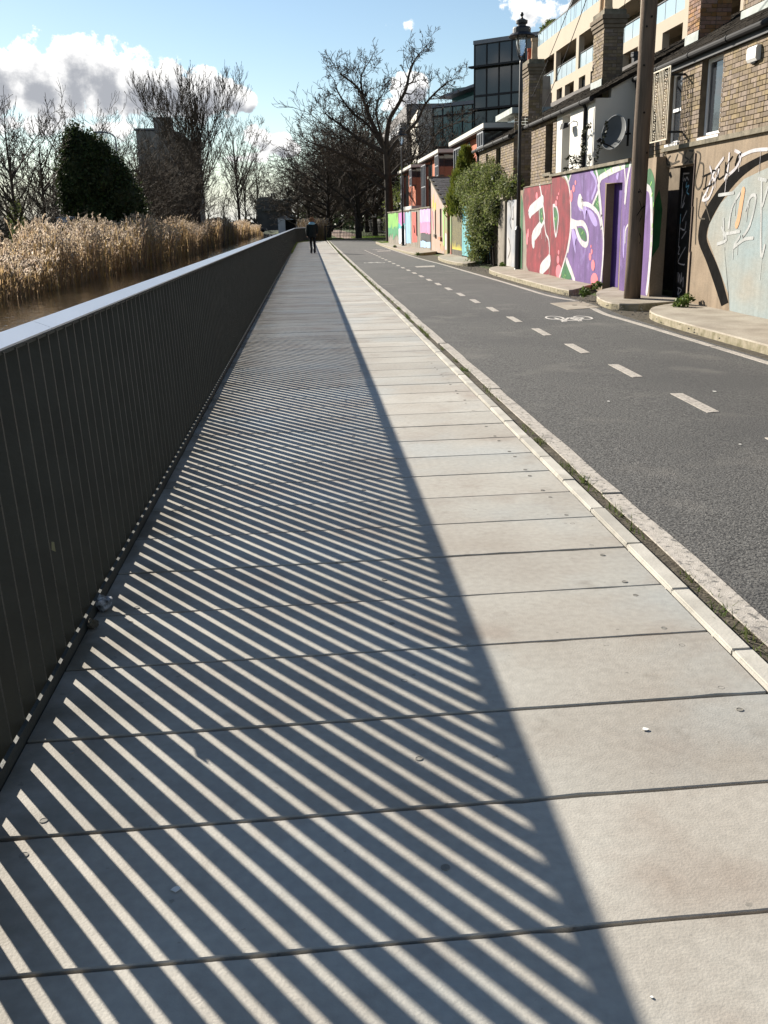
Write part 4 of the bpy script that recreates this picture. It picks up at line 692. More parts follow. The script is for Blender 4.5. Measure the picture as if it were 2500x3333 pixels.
def window(parent, x, y0, y1, z0, z1, fm, sash=None, mull=None, curtain=False, sill=True, fw=.055, gm=None, name='window'):
    mb = MB(); mb.box(x, x+.06, y0, y0+fw, z0, z1); mb.box(x, x+.06, y1-fw, y1, z0, z1); mb.box(x, x+.06, y0+fw, y1-fw, z0, z0+fw); mb.box(x, x+.06, y0+fw, y1-fw, z1-fw, z1)
    if sash: mb.box(x-.01, x+.05, y0+fw, y1-fw, sash-.03, sash+.03)
    for mu in (mull or []): mb.box(x+.005, x+.05, mu-.02, mu+.02, z0+fw, z1-fw)
    w = mb.build(name, fm, parent)
    mb = MB(); mb.box(x+.03, x+.04, y0+fw, y1-fw, z0+fw, z1-fw); mb.build('pane', gm or M_glass, w)
    if sill: mb = MB(); mb.box(x-.12, x+.02, y0-.02, y1+.02, z0-.06, z0-.003); mb.build('sill', fm, w)
    return w
def slates(parent, x0, x1, y0, y1, zf, m, rows, wdt=.28, name='roof_slates', lift=.02, seed=0):
    """roof plane z = zf(x); rows of slates along y"""
    rr = random.Random(seed); mb = MB(); ex = (x1-x0)/rows
    for r in range(rows):
        xa, xb = x0+ex*r, x0+ex*(r+1)+ex*.35; y = y0-(wdt*.5 if r % 2 else 0)
        while y < y1:
            a, b = max(y, y0)+.004, min(y+wdt, y1)-.004
            if b-a > .03:
                l = lift+rr.uniform(-.006, .010); q = rr.uniform(-.012, .012); t = .012
                za, zb = zf(xa)+l, zf(min(xb, x1))+.004; xb_ = min(xb, x1)
                mb.add([(xa+q, a, za-t), (xa+q, b, za-t), (xb_, b, zb-t), (xb_, a, zb-t), (xa+q, a, za), (xa+q, b, za), (xb_, b, zb), (xb_, a, zb)], [(0,3,2,1),(4,5,6,7),(0,1,5,4),(1,2,6,5),(2,3,7,6),(3,0,4,7)])
            y += wdt
    return mb.build(name, m, parent, kind='stuff', fix=False)
def gutter(parent, x, y0, y1, z, r=.055):
    mb = MB(); mb.tube([(x, y0, z), (x, y1, z)], r, 10)
    y = y0+.8
    while y < y1: mb.tube([(x, y, z), (x, y+.05, z)], r*1.22, 10); y += 1.7
    return mb.build('gutter', M_gut, parent)
def chimney(parent, x0, x1, y0, y1, z0, z1, me, m, nobj, pots=(), capz=.42):
    mb = MB(); mb.box(x0, x1, y0, y1, z0-.4, z1); ch = mb.build('chimney', M_mort, parent)
    key = lambda c: -c[2]
    lay_bricks(ch, brick_cells(y0, y1, z0-.2, z1-capz, [], seed=3), 'x', x0, me, m, nobj, key, seed=5)
    lay_bricks(ch, brick_cells(x0, x1, z0-.35, z1-capz, [], seed=4), 'y', y0, me, m, nobj//2, key, seed=6)
    for k, (dz0, dz1, ov) in enumerate(((capz, capz-.09, .03), (capz-.09, capz-.19, .06), (capz-.19, capz-.28, .09), (capz-.28, .12, .06), (.12, 0, .03))):
        mb = MB(); mb.box(x0-ov, x1+ov, y0-ov, y1+ov, z1-dz0+.001, z1-dz1-.001); cc = mb.build('corbel_course', M_mort if k < 4 else M_cap_c, ch)
        if k < 4:
            zc = z1-dz0+.004; hh = (dz0-dz1)/max(1, round((dz0-dz1)/.08))
            lay_bricks(cc, brick_cells(y0-ov, y1+ov, zc, z1-dz1, [], course=hh, seed=k), 'x', x0-ov, me, m, 0, key, course=hh, seed=k); lay_bricks(cc, brick_cells(x0-ov, x1+ov, zc, z1-dz1, [], course=hh, seed=k), 'y', y0-ov, me, m, 0, key, course=hh, seed=k)
    mb = MB(); mb.prism_y([(x0-.02, z0-.02), (x0-.035, z0-.02), (x0-.035, z0+.16), (x0-.02, z0+.18)], y0-.02, y1+.02); mb.build('flashing', M_flash, ch)
    for (px, py, r, h, pm_) in pots:
        mb = MB(); mb.lathe([(r*1.1, z1+.001), (r*1.1, z1+.06), (r, z1+.1), (r*.9, z1+h-.1), (r*1.15, z1+h-.08), (r*1.15, z1+h), (r*.8, z1+h)], px, py, 14); mb.build('chimney_pot', pm_, ch)
    return ch
# ---- house 1: brick, alarm box, white framed windows
X1 = 7.4; h1 = empty('brick_house', (X1, 17.7, 0), 'nearest yellow brick house with white framed windows above the tan wall', 'house')
ops = [(17.74, 18.69, 2.855, 4.23), (19.64, 20.35, 2.855, 4.20)]; CB1 = .0815
mb = wall_open(X1+.01, X1+.5, 8, 22.28, 0, 4.32, ops); mb.build('wall', M_mort, h1)
cells = brick_cells(13.0, 22.27, 2.40, 4.31, ops, course=CB1, seed=1)
lay_bricks(h1, cells, 'x', X1, brick_me, M_brick, 300, lambda c: 0 if 15.7 < c[0] < 21.2 and c[2] > 2.74 else 1, course=CB1, seed=2)
mb = MB(); mb.box(X1-.006, X1+.3, 17.72, 18.71, 4.231, 4.31); mb.build('lintel', M_dframe, h1)
window(h1, X1+.10, 17.75, 18.68, 2.87, 4.22, M_frame, mull=[17.97], fw=.075)
window(h1, X1+.08, 19.65, 20.34, 2.87, 4.19, M_frame, sash=3.5, fw=.055)
mb = MB(); mb.box(X1+.2, X1+.21, 19.7, 20.28, 2.9, 3.48); mb.build('curtain', M_curt, h1)
zr1 = lambda x: 4.40+(x-7.28)*.55
mb = MB(); mb.add([(7.28, 8, zr1(7.28)-.1), (11, 8, zr1(11)-.1), (11, 22.2, zr1(11)-.1), (7.28, 22.2, zr1(7.28)-.1), (7.28, 8, zr1(7.28)), (11, 8, zr1(11)), (11, 22.2, zr1(11)), (7.28, 22.2, zr1(7.28))], [(0,3,2,1),(4,5,6,7),(0,1,5,4),(1,2,6,5),(2,3,7,6),(3,0,4,7)]); r1 = mb.build('roof', M_moss, h1)
slates(r1, 7.25, 11, 8, 22.2, zr1, M_moss, 19, seed=11)
gutter(h1, 7.26, 8, 22.2, 4.34)
mb = MB(); mb.box(7.32, 7.4, 8, 22.2, 4.2, 4.325); mb.build('fascia', M_dframe, h1)
mb = MB(); mb.tube([(7.27, 22.05, 4.32), (7.30, 22.05, 4.17), (7.35, 22.05, 4.05), (7.35, 22.05, 2.0)], .047, 10); mb.lathe([(.062, 4.0), (.062, 4.07)], 7.35, 22.05, 10); mb.build('downpipe', M_gut, h1)
mb = MB(); mb.tube([(7.34, 21.7, 4.2), (7.34, 21.7, 2.0)], .03, 8); mb.tube([(7.34, 21.7, 3.8), (7.35, 22.05, 3.82)], .03, 8); mb.build('waste_pipe', M_gut, h1)
chimney(h1, 8.35, 9.0, 21.4, 22.1, 5.0, 6.8, brick_me_o, M_brick_o, 60)
chimney(h1, 8.35, 9.1, 18.2, 19.3, 4.95, 6.8, brick_me, M_brick, 40)
# window grille of scrolled bars held off the wall
M_iron = mat('cream_iron', (.55, .49, .38), .6, .2, 6)
gr = empty('window_grille', (7.09, 19.97, 2.9), 'cream wrought iron grille with scrolls standing off the brick house window', 'grille')
for k in range(12):
    y_ = 19.50+.085*k
    if k in (2, 3, 8, 9): continue
    mb = MB(); mb.box(7.08, 7.096, y_-.009, y_+.009, 2.93, 4.23); mb.build('bar', M_iron, gr)
mb = MB(); mb.box(7.078, 7.10, 19.48, 20.47, 4.22, 4.245); mb.box(7.078, 7.10, 19.48, 20.47, 2.91, 2.935); mb.box(7.078, 7.10, 19.48, 19.505, 2.935, 4.22); mb.box(7.078, 7.10, 20.445, 20.47, 2.935, 4.22); mb.build('frame', M_iron, gr)
for yc in (19.72, 20.24):
    for s in range(7):
        mb = MB(); z_ = 3.04+.178*s; pts = [(7.088, yc+.052*math.sin(t*.9)*(1-.25*math.cos(t)), z_-.07+.014*t) for t in range(11)]; mb.tube(pts, .008, 5); pts = [(7.088, yc-.052*math.sin(t*.9)*(1-.25*math.cos(t)), z_-.07+.014*t) for t in range(11)]; mb.tube(pts, .008, 5); mb.build('scroll', M_iron, gr)
for z_ in (3.05, 4.08):
    mb = MB(); mb.box(7.10, 7.39, 19.485, 19.505, z_-.02, z_+.02); mb.box(7.10, 7.39, 20.445, 20.465, z_-.02, z_+.02); mb.build('bracket', M_dframe, gr)
# alarm box
ab = empty('alarm_box', (7.36, 16.45, 3.97), 'white alarm box with a chamfered lower edge on the brick house wall', 'alarm box')
mb = MB(); mb.prism_y([(7.388, 3.865), (7.388, 4.09), (7.32, 4.08), (7.30, 4.043), (7.30, 3.897), (7.33, 3.85)], 16.28, 16.62); mb.build('case', mat('white_plastic', (.70, .69, .67), .4, .04, 3), ab)
mb = MB(); mb.prism_y([(7.388, 3.835), (7.388, 3.865), (7.335, 3.849), (7.345, 3.825)], 16.37, 16.53); mb.build('sounder', M_dframe, ab)
mb = MB()
for k in range(7): mb.box(7.2985, 7.30, 16.325+.036*k, 16.334+.036*k, 3.97, 3.995+.013*(k % 3))
mb.build('lettering', M_dframe, ab)
# ---- white rendered house + brick house 2 (same front)
X2 = 6.45; h2 = empty('rendered_house', (X2, 24, 0), 'white rendered house with a deep window between the brick houses', 'house')
ow = [(24.38, 25.12, 2.3, 3.90)]
mb = wall_open(X2, X2+.35, 22.30, 25.67, 0, 4.0, ow); mb.build('wall', M_render, h2)
zr2 = lambda x: 4.03+(x-6.33)*.50
mb = MB(); mb.prism_y([(X2+.35, 0), (10.0, 0), (10.0, zr2(10.0)-.07), (X2+.35, zr2(X2+.35)-.07)], 22.30, 22.5); mb.build('side_wall', M_render, h2)
window(h2, X2+.26, 24.39, 25.11, 2.5, 3.89, M_frame, sash=3.2)
mb = MB(); mb.add([(6.33, 22.22, zr2(6.33)-.07), (10.2, 22.22, zr2(10.2)-.07), (10.2, 25.66, zr2(10.2)-.07), (6.33, 25.66, zr2(6.33)-.07), (6.33, 22.22, zr2(6.33)), (10.2, 22.22, zr2(10.2)), (10.2, 25.66, zr2(10.2)), (6.33, 25.66, zr2(6.33))], [(0,3,2,1),(4,5,6,7),(0,1,5,4),(1,2,6,5),(2,3,7,6),(3,0,4,7)]); r2 = mb.build('roof', M_moss, h2)
slates(r2, 6.30, 10.2, 22.2, 25.66, zr2, M_moss, 19, seed=12)
gutter(h2, 6.33, 22.2, 25.66, 3.98)
mb = MB(); mb.tube([(6.36, 22.95, 3.96), (6.41, 22.95, 3.86), (6.41, 22.95, 2.0)], .042, 10); mb.build('downpipe', M_gut, h2)
mb = MB(); mb.tube([(6.45, 22.36, 3.8), (6.45, 22.36, 2.2)], .012, 5); mb.build('cable', M_render, h2)
fl = empty('floodlight', (6.3, 24.3, 3.6), 'black floodlight on an arm on the white rendered house', 'floodlight')
mb = MB(); mb.tube([(6.45, 23.8, 3.66), (6.36, 23.8, 3.67), (6.30, 24.05, 3.62)], .016, 7); mb.build('arm', M_frame, fl)
mb = MB(); mb.prism_y([(6.18, 3.52), (6.32, 3.56), (6.33, 3.66), (6.21, 3.66)], 24.02, 24.32); mb.build('head', M_gut, fl)
h3 = empty('brick_house', (X2, 27, 0), 'yellow brick house with a black sash window and tall chimney behind the red painted wall', 'house')
ob = [(26.05, 26.82, 2.64, 3.86)]
mb = wall_open(X2+.01, X2+.35, 25.68, 28.52, 0, 4.0, ob); mb.box(X2+.36, 10, 28.3, 28.52, 0, 4.2); mb.build('wall', M_mort, h3)
lay_bricks(h3, brick_cells(25.69, 28.51, 1.9, 3.98, ob, seed=5), 'x', X2, brick_me, M_brick, 230, lambda c: -c[2], seed=8)
window(h3, X2+.16, 26.06, 26.81, 2.70, 3.85, M_dframe, sash=3.25, sill=False)
mb = MB(); mb.box(X2-.07, X2+.2, 26.0, 26.87, 2.56, 2.64); mb.build('sill', M_cap_c, h3)
mb = MB(); mb.add([(6.33, 25.68, zr2(6.33)-.07), (10.2, 25.68, zr2(10.2)-.07), (10.2, 28.9, zr2(10.2)-.07), (6.33, 28.9, zr2(6.33)-.07), (6.33, 25.68, zr2(6.33)), (10.2, 25.68, zr2(10.2)), (10.2, 28.9, zr2(10.2)), (6.33, 28.9, zr2(6.33))], [(0,3,2,1),(4,5,6,7),(0,1,5,4),(1,2,6,5),(2,3,7,6),(3,0,4,7)]); r3 = mb.build('roof', M_moss, h3)
slates(r3, 6.30, 10.2, 25.68, 28.9, zr2, M_moss, 19, seed=13)
gutter(h3, 6.33, 25.7, 28.9, 3.98)
chimney(h3, 7.6, 8.1, 25.72, 26.65, 4.66, 6.42, brick_me, M_brick, 40, pots=[(7.75, 26.0, .11, .5, M_pot), (7.75, 26.4, .11, .5, M_pot)])
# satellite dish on a wall pole
sd = empty('satellite_dish', (6.95, 21.9, 3.2), 'round shaded grey satellite dish in front of the white house side wall', 'satellite dish')
def dish(c, aim, r, depth):
    aim = Vector(aim).normalized(); a = aim.cross(Vector((0, 0, 1))).normalized(); b = aim.cross(a); V = []; F = []; n = 28; k = 6
    for i in range(k+1):
        rr = r*i/k
        for j in range(n): th = 2*math.pi*j/n; V.append(Vector(c)+(a*math.cos(th)+b*math.sin(th)*1.08)*rr+aim*(depth*(rr/r)**2))
    for i in range(k):
        for j in range(n): F.append((i*n+j, i*n+(j+1) % n, (i+1)*n+(j+1) % n, (i+1)*n+j))
    return V, F, aim, a, b
V, F, aim, a_, b_ = dish((6.78, 21.75, 3.22), (-.80, -.48, .22), .335, .09)
mb = MB(); mb.add(V, F); V2 = [v-aim*.012 for v in V]; mb.add(V2, [f[::-1] for f in F]); do = mb.build('reflector', mat('dish_shade_grey', (.10, .105, .108), .8, .15, 4), sd, smooth=True, fix=False)  # dark grey base colour stands in for shade on the dish face
mb = MB(); rim = [Vector(v) for v in V[-28:]]; mb.tube(rim+[rim[0]], .010, 5, cap=False); mb.build('rim', mat('dish_rim', (.32, .33, .33), .5), do)
bot = Vector((6.78, 21.75, 3.22))+b_*(-.3 if b_.z > 0 else .3); tip = Vector((6.78, 21.75, 3.22))+aim*.52-Vector((0, 0, .30))
mb = MB(); mb.tube([bot, tip], .014, 6); mb.build('feed_arm', M_gut, sd); mb = MB(); mb.tube([tip-Vector((.05, 0, 0)), tip+aim*-.02+Vector((0, 0, .06))], .04, 8); mb.build('feed_horn', M_gut, sd)
mb = MB(); mb.tube([(6.83, 21.8, 3.2), (7.05, 21.6, 3.2)], .02, 6); mb.tube([(7.0, 21.62, 2.95), (7.0, 21.62, 3.5)], .025, 8); mb.build('mount', M_gut, sd)
# ---- brick cottage 3
h4 = empty('brick_cottage', (X2, 34, 0), 'brick cottage with shaded side wall and dormer behind the ivy bush', 'house')
oc = [(33.0, 33.8, 2.3, 3.75), (35.3, 35.7, 2.4, 3.72)]
mb = wall_open(X2+.01, X2+.35, 30.94, 37.6, 0, 3.9, oc); mb.build('wall', M_mort, h4)
mb = MB(); mb.prism_y([(X2+.35, 0), (10, 0), (10, 5.6), (X2+.35, 3.98)], 30.95, 31.2); mb.build('side_wall', mat('shaded_side_brick', (.16, .12, .085), .9, .4, 5, .5, 40), h4)  # side in shade: its brick colour is set darker than the front
lay_bricks(h4, brick_cells(X2, 8.6, 1.9, 4.5, [(7.4, 9, 4.2, 9)], seed=9), 'y', 30.95, brick_me, M_brick, 0, lambda c: 0, seed=9)
lay_bricks(h4, brick_cells(30.95, 37.59, 1.9, 3.88, oc, seed=6), 'x', X2, brick_me, M_brick, 200, lambda c: c[0]-c[2]*2, seed=7)
window(h4, X2+.1, 33.01, 33.79, 2.31, 3.74, M_dframe, sash=3.0); window(h4, X2+.1, 35.31, 35.69, 2.41, 3.71, M_frame)
zr4 = lambda x: 3.95+(x-6.33)*.5
mb = MB(); mb.add([(6.28, 30.85, zr4(6.28)-.07), (10.2, 30.85, zr4(10.2)-.07), (10.2, 37.7, zr4(10.2)-.07), (6.28, 37.7, zr4(6.28)-.07), (6.28, 30.85, zr4(6.28)), (10.2, 30.85, zr4(10.2)), (10.2, 37.7, zr4(10.2)), (6.28, 37.7, zr4(6.28))], [(0,3,2,1),(4,5,6,7),(0,1,5,4),(1,2,6,5),(2,3,7,6),(3,0,4,7)]); r4 = mb.build('roof', M_moss, h4)
slates(r4, 6.28, 10.2, 30.85, 37.7, zr4, M_moss, 18, seed=14)
gutter(h4, 6.3, 30.9, 37.7, 3.92)
mb = MB(); mb.tube([(6.33, 37.2, 3.9), (6.41, 37.2, 3.75), (6.41, 37.2, 2)], .045, 8); mb.build('downpipe', M_gut, h4)
chimney(h4, 7.0, 7.42, 31.45, 32.3, 4.33, 6.15, brick_me, M_brick, 30, pots=[(7.2, 31.7, .10, .62, M_pot), (7.15, 32.1, .08, .4, M_potr)])
dm_ = MB(); dm_.box(8.0, 10, 37.75, 39.7, 4.2, 5.2); dmo = dm_.build('dormer', M_flash, h4)
mb = MB(); mb.box(7.99, 8.0, 37.85, 39.6, 4.8, 5.18); mb.build('dormer_pane', M_glass, dmo); mb = MB(); mb.box(7.7, 10.2, 37.4, 40.6, 5.22, 5.42); mb.build('dormer_roof', M_flash, dmo)
mb = MB(); mb.box(9.0, 9.9, 40.5, 41.6, 5.4, 6.4); mb.prism_x([(40.5, 6.4), (41.6, 6.4), (41.2, 6.9), (40.7, 6.9)], 9.0, 9.9); mb.build('roof_turret', M_grey_r, dmo)
ew = empty('meter_box', (6.40, 36.6, 3.1), 'small white box on the cottage wall above the conifer', 'meter box'); mb = MB(); mb.box(6.36, 6.44, 36.55, 36.85, 2.95, 3.25); mb.build('case', M_frame, ew); mb = MB(); mb.box(6.355, 6.36, 36.6, 36.8, 3.0, 3.2); mb.build('lid', M_frame, ew)
# ---- three modern red houses with flat projecting roofs
M_red = mat('terracotta_wall', (.42, .135, .075), .9, .2, 2, .3, 50); M_fasc = mat('pale_fascia', (.50, .48, .44), .8, .1, 3); M_soff = mat('soffit', (.10, .09, .085), .8)
M_zinc = mat('zinc_frame', (.20, .21, .23), .5, .1, 3, metal=.3); M_wood = mat('red_timber', (.24, .07, .04), .8, .3, 3, stretch=(4, 4, .3))
def modern(y0, label):
    h = empty('modern_house', (6.9, y0+4.6, 0), label, 'house', 'row of modern red houses with flat roofs')
    mb = MB(); mb.box(7.15, 12.9, y0+.8, y0+8.5, 0, 4.74); mb.build('wall', M_red, h)
    mb = MB(); mb.box(6.80, 13.2, y0, y0+9.15, 4.76, 4.80); ro = mb.build('roof', M_soff, h)
    mb = MB(); mb.box(6.77, 13.25, y0-.03, y0+9.18, 4.801, 4.97); mb.build('fascia', M_fasc, ro)
    for (a, b, z0, z1) in ((y0+6.0, y0+8.0, 2.2, 4.55), (y0+.4, y0+1.7, 3.7, 4.7)):
        mb = MB(); mb.box(6.88, 7.16, a, b, z0, z1); by = mb.build('bay', M_soff, h)
        n = 3
        for k in range(n+1): mb = MB(); yy = a+(b-a)*k/n; mb.box(6.83, 6.88, yy-.04, yy+.04, z0, z1); mb.build('bay_mullion', M_zinc, by)
        for zz in (z0, (z0+z1)/2, z1): mb = MB(); mb.box(6.831, 6.879, a, b, zz-.03, zz+.03); mb.build('bay_transom', M_zinc, by)
        mb = MB(); mb.box(6.865, 6.878, a+.03, b-.03, z0+.03, z1-.03); mb.build('bay_pane', M_glass, by)
        mb = MB(); mb.box(6.9, 7.14, a-.012, a-.002, z0+.05, z1-.05); mb.build('bay_side_pane', M_glass, by)
    mb = MB(); mb.box(7.14, 7.149, y0+2.9, y0+3.25, 2.5, 3.9); mb.build('slit_window', M_dframe, h)
    mb = MB(); mb.box(7.10, 7.148, y0+5.7, y0+8.5, .1, 2.1); mb.build('timber_screen', M_wood, h)
    mb = MB(); mb.box(7.12, 7.148, y0+5.2, y0+5.8, 2.1, 4.7); mb.build('stair_window', M_glass, h)
    mb = MB(); mb.box(7.16, 12.9, y0+.5, y0+.79, 2.1, 4.73); mb.build('side_glazing', M_glass, h)
modern(38.2, 'nearest modern red house with pale flat roof behind the conifer')
modern(51.3, 'middle modern red house with pale flat roof above the shed')
modern(64.5, 'farthest modern red house with pale flat roof behind the bare tree')
# ---- cream apartment block
M_cream = mat('cream_render', (.40, .345, .27), .9, .06, .6, .1, 30); M_balg = glass_mat('balcony_glass', (.33, .42, .46), .08, .7); M_inner = mat('recess_wall', (.40, .36, .31), .85, .1, 1)
ap = empty('apartment_block', (20, 78, 0), 'cream apartment block with recessed glass balconies behind the houses', 'building')
XA = 20.0; rec = []; win = []
y_ = 87.6; 
rec_top = [(81.1, 85.6), (74.6, 80.5), (67.5, 73.9), (60.6, 66.9), (53.5, 59.9), (46.5, 52.8), (40, 45.8)]
rows = [(11.72, 13.92), (8.9, 11.12), (6.1, 8.3)]
ops = [(a, b, rows[0][0], rows[0][1]) for a, b in rec_top]
row2 = [(78.3, 80.0, 'w'), (74.9, 77.5, 'r'), (71.9, 73.6, 'w'), (67.6, 70.6, 'r'), (64.8, 66.4, 'w'), (60.7, 63.6, 'r'), (57.8, 59.4, 'w'), (53.6, 56.6, 'r'), (81.5, 84.2, 'r'), (46.6, 49.6, 'r')]
cols = sorted({32.0, 87.6, *[v for a, b in rec_top for v in (a, b)]}); mb = MB()
def grid_wall(mb, x0, x1, y0, y1, z0, z1, ops):
    ys = sorted({y0, y1, *[v for o in ops for v in o[:2]]}); zs = sorted({z0, z1, *[v for o in ops for v in o[2:4]]})
    for a, b in zip(ys, ys[1:]):
        run = None
        for c, d in zip(zs, zs[1:]):
            hole = any(o[0] <= a+1e-6 and o[1] >= b-1e-6 and o[2] <= c+1e-6 and o[3] >= d-1e-6 for o in ops)
            if hole:
                if run: mb.box(x0, x1, a, b, run[0], run[1]); run = None
            else: run = (run[0] if run else c, d)
        if run: mb.box(x0, x1, a, b, run[0], run[1])
ops2 = [(a, b, 8.9, 11.1) for a, b, t in row2]+[(a, b, 6.1, 8.3) for a, b, t in row2]
grid_wall(mb, XA, XA+.4, 32, 87.6, 3, 15.25, ops+ops2); mb.box(XA+2.2, XA+12, 32, 87.6, 3, 15.2); mb.box(XA+.41, XA+2.19, 87.2, 87.6, 3, 15.2); mb.build('wall', M_cream, ap)
for z_ in (5.95, 8.75, 11.55, 14.2, 15.0):
    mb = MB(); mb.box(XA+.41, XA+2.19, 32, 87.19, z_, z_+.15); mb.build('floor_slab', M_cream, ap)
def balcony(a, b, z0, z1):
    mb = MB(); mb.box(XA+2.1, XA+2.19, a, b, z0, z1); bk = mb.build('balcony', M_inner, ap)
    mb = MB(); mb.box(XA+2.06, XA+2.09, a+(b-a)*.1, a+(b-a)*.55, z0+.1, z1-.1); mb.build('balcony_door', M_glass, bk)
    mb = MB(); mb.box(XA+2.05, XA+2.095, a+(b-a)*.3, a+(b-a)*.32, z0+.1, z1-.1); mb.box(XA+2.05, XA+2.095, a+(b-a)*.55, a+(b-a)*.57, z0+.1, z1-.1); mb.build('door_frame', M_dframe, bk)
    n = 4
    for k in range(n):
        mb = MB(); q0 = a+.05+(b-a-.1)*k/n; q1 = a+.05+(b-a-.1)*(k+1)/n; mb.box(XA+.12, XA+.14, q0+.03, q1-.03, z0+.03, z0+.95); mb.build('glass_panel', M_balg, bk)
    mb = MB(); mb.box(XA+.1, XA+.16, a, b, z0+1.0, z0+1.06)
    for k in range(n+1): q = a+.05+(b-a-.1)*k/n; mb.box(XA+.11, XA+.15, q-.02, q+.02, z0, z0+1.0)
    mb.build('balustrade', M_dframe, bk)
for a, b in rec_top: balcony(a, b, *rows[0])
for a, b, t in row2:
    for (z0, z1) in rows[1:]:
        if t == 'r': 
            balcony(a, b, z0, z1)
        else: window(ap, XA+.25, a, b, z0, z1, M_dframe, mull=[(a+b)/2], fw=.09, sill=False)
for k in range(18):
    mb = MB(); q = 36+2.85*k; mb.box(XA+.1, XA+.13, q, q+2.75, 15.3, 16.25); mb.build('roof_glass_panel', M_balg, ap)
mb = MB(); mb.box(XA+.08, XA+.15, 34, 87.4, 16.26, 16.32)
for k in range(38): mb.box(XA+.09, XA+.14, 34+1.425*k, 34.05+1.425*k, 15.26, 16.26)
mb.build('roof_railing', M_dframe, ap)
mb = MB(); mb.box(XA+2.2, XA+11, 34, 78.4, 15.26, 18.4); mb.build('penthouse', M_cream, ap)
mb = MB()
cv = [(83.5, 16.75), (82.4, 16.72), (81.3, 16.85), (80.2, 17.2), (79.2, 17.8), (78.2, 18.7), (77.0, 19.8), (75, 20.8), (70, 21.6), (50, 21.8)]
for (a, za), (b, zb) in zip(cv, cv[1:]): mb.add([(XA+1.0, a, za), (XA+11.5, a, za), (XA+11.5, b, zb), (XA+1.0, b, zb), (XA+1.0, a, za+.35), (XA+11.5, a, za+.35), (XA+11.5, b, zb+.35), (XA+1.0, b, zb+.35)], [(0,3,2,1),(4,5,6,7),(0,1,5,4),(1,2,6,5),(2,3,7,6),(3,0,4,7)])
mb.build('curved_roof', mat('grey_roof_metal', (.22, .23, .25), .5, .15, 2), ap)
mb = MB(); mb.box(XA+3.0, XA+11, 50, 76.2, 18.42, 20.2); mb.build('penthouse', M_cream, ap)
# ---- dark glazed office and teal glazed office
M_dglass = glass_mat('dark_curtain_glass', (.02, .03, .04), .05, .6); M_tglass = glass_mat('teal_curtain_glass', (.045, .13, .13), .06, .6)
def curtain(name, c, ang, n, w, floors, gm, fm, label, depth=10, sides=True, z0=0.0):
    """facade starting at c (far left corner) running along ang; floors = list of z levels"""
    e = empty(name, (c[0], c[1], 0), label, 'building'); dx, dy = math.cos(ang), math.sin(ang); nx, ny = -dy, dx
    if ny < 0: nx, ny = -nx, -ny
    P = lambda u, v: (c[0]+dx*u+nx*v, c[1]+dy*u+ny*v); W = n*w
    mb = MB(); mb.prism([P(0, .5), P(W, .5), P(W, depth), P(0, depth)], z0, floors[-1]-.3); mb.build('core', M_soff, e)
    mb = MB(); mb.prism([P(-.1, -.12), P(W+.1, -.12), P(W+.1, depth), P(-.1, depth)], floors[-1], floors[-1]+.35); mb.build('parapet', fm, e)
    for i in range(n):
        for z_a, z_b in zip(floors, floors[1:]):
            mb = MB(); mb.prism([P(i*w+.06, 0), P((i+1)*w-.06, 0), P((i+1)*w-.06, .05), P(i*w+.06, .05)], z_a+.1, z_b-.1); mb.build('pane', gm, e)
    for i in range(n+1):
        mb = MB(); mb.prism([P(i*w-.05, -.08), P(i*w+.05, -.08), P(i*w+.05, .1), P(i*w-.05, .1)], z0, floors[-1]); mb.build('mullion', M_dframe, e)
    for z_ in floors: 
        mb = MB(); mb.prism([P(0, -.06), P(W, -.06), P(W, .12), P(0, .12)], z_-.1, z_+.1); mb.build('transom', M_dframe, e)
    return e, P, W
ANG = math.atan2(-.643, .766)
of1, P1, W1 = curtain('glass_office', (16.85, 100), ANG, 9, 1.35, [4.0, 7.3, 8.6, 11.8, 13.0, 15.6, 17.6], M_dglass, M_zinc, 'dark glazed office block behind the nearer chimney and street lamp', depth=12)
for z_ in (11.8, 15.6):
    mb = MB(); mb.prism([P1(-.3, -.7), P1(W1, -.7), P1(W1, .0), P1(-.3, .0)], z_-.12, z_+.05); mb.build('brise_soleil', M_dframe, of1)
of2, P2, W2 = curtain('glass_office', (14.3, 112), ANG, 8, 1.25, [5.0, 8.4, 9.2, 12.4, 13.3], M_tglass, M_zinc, 'teal glazed office with a pale corner behind the bare tree', depth=12)
mb = MB(); mb.prism([P2(-.02, .0), (12.7, 112.6), (13.2, 126), P2(-.02, 10)], 0, 13.2); mb.build('pale_corner', mat('pale_stone', (.62, .58, .50), .8, .1, 1), of2)
for z_ in (6.5, 9.8): mb = MB(); mb.box(12.62, 12.68, 113.2, 114.2, z_, z_+1.8); mb.build('corner_window', M_glass, of2)
mb = MB(); mb.prism([P2(1.2, 2.0), P2(12, 1.0), P2(12, 10), P2(3, 10)], 13.7, 15.3); mb.build('penthouse', M_tglass, of2)
q = [P2(0.6, .5), P2(12, -.6), P2(12, 10), P2(2, 10)]
mb = MB(); mb.add([(q[0][0], q[0][1], 14.2), (q[1][0], q[1][1], 16.2), (q[2][0], q[2][1], 16.3), (q[3][0], q[3][1], 14.4), (q[0][0], q[0][1], 14.45), (q[1][0], q[1][1], 16.5), (q[2][0], q[2][1], 16.6), (q[3][0], q[3][1], 14.65)], [(0,3,2,1),(4,5,6,7),(0,1,5,4),(1,2,6,5),(2,3,7,6),(3,0,4,7)]); mb.build('canopy_roof', M_zinc, of2)
of3 = empty('far_apartments', (12, 150, 0), 'distant block with rows of small balconies behind the bare tree', 'building')
mb = MB(); mb.box(13.0, 22, 128, 175, 0, 15.5); mb.build('wall', mat('far_wall', (.16, .15, .15), .8, .2, 1), of3)
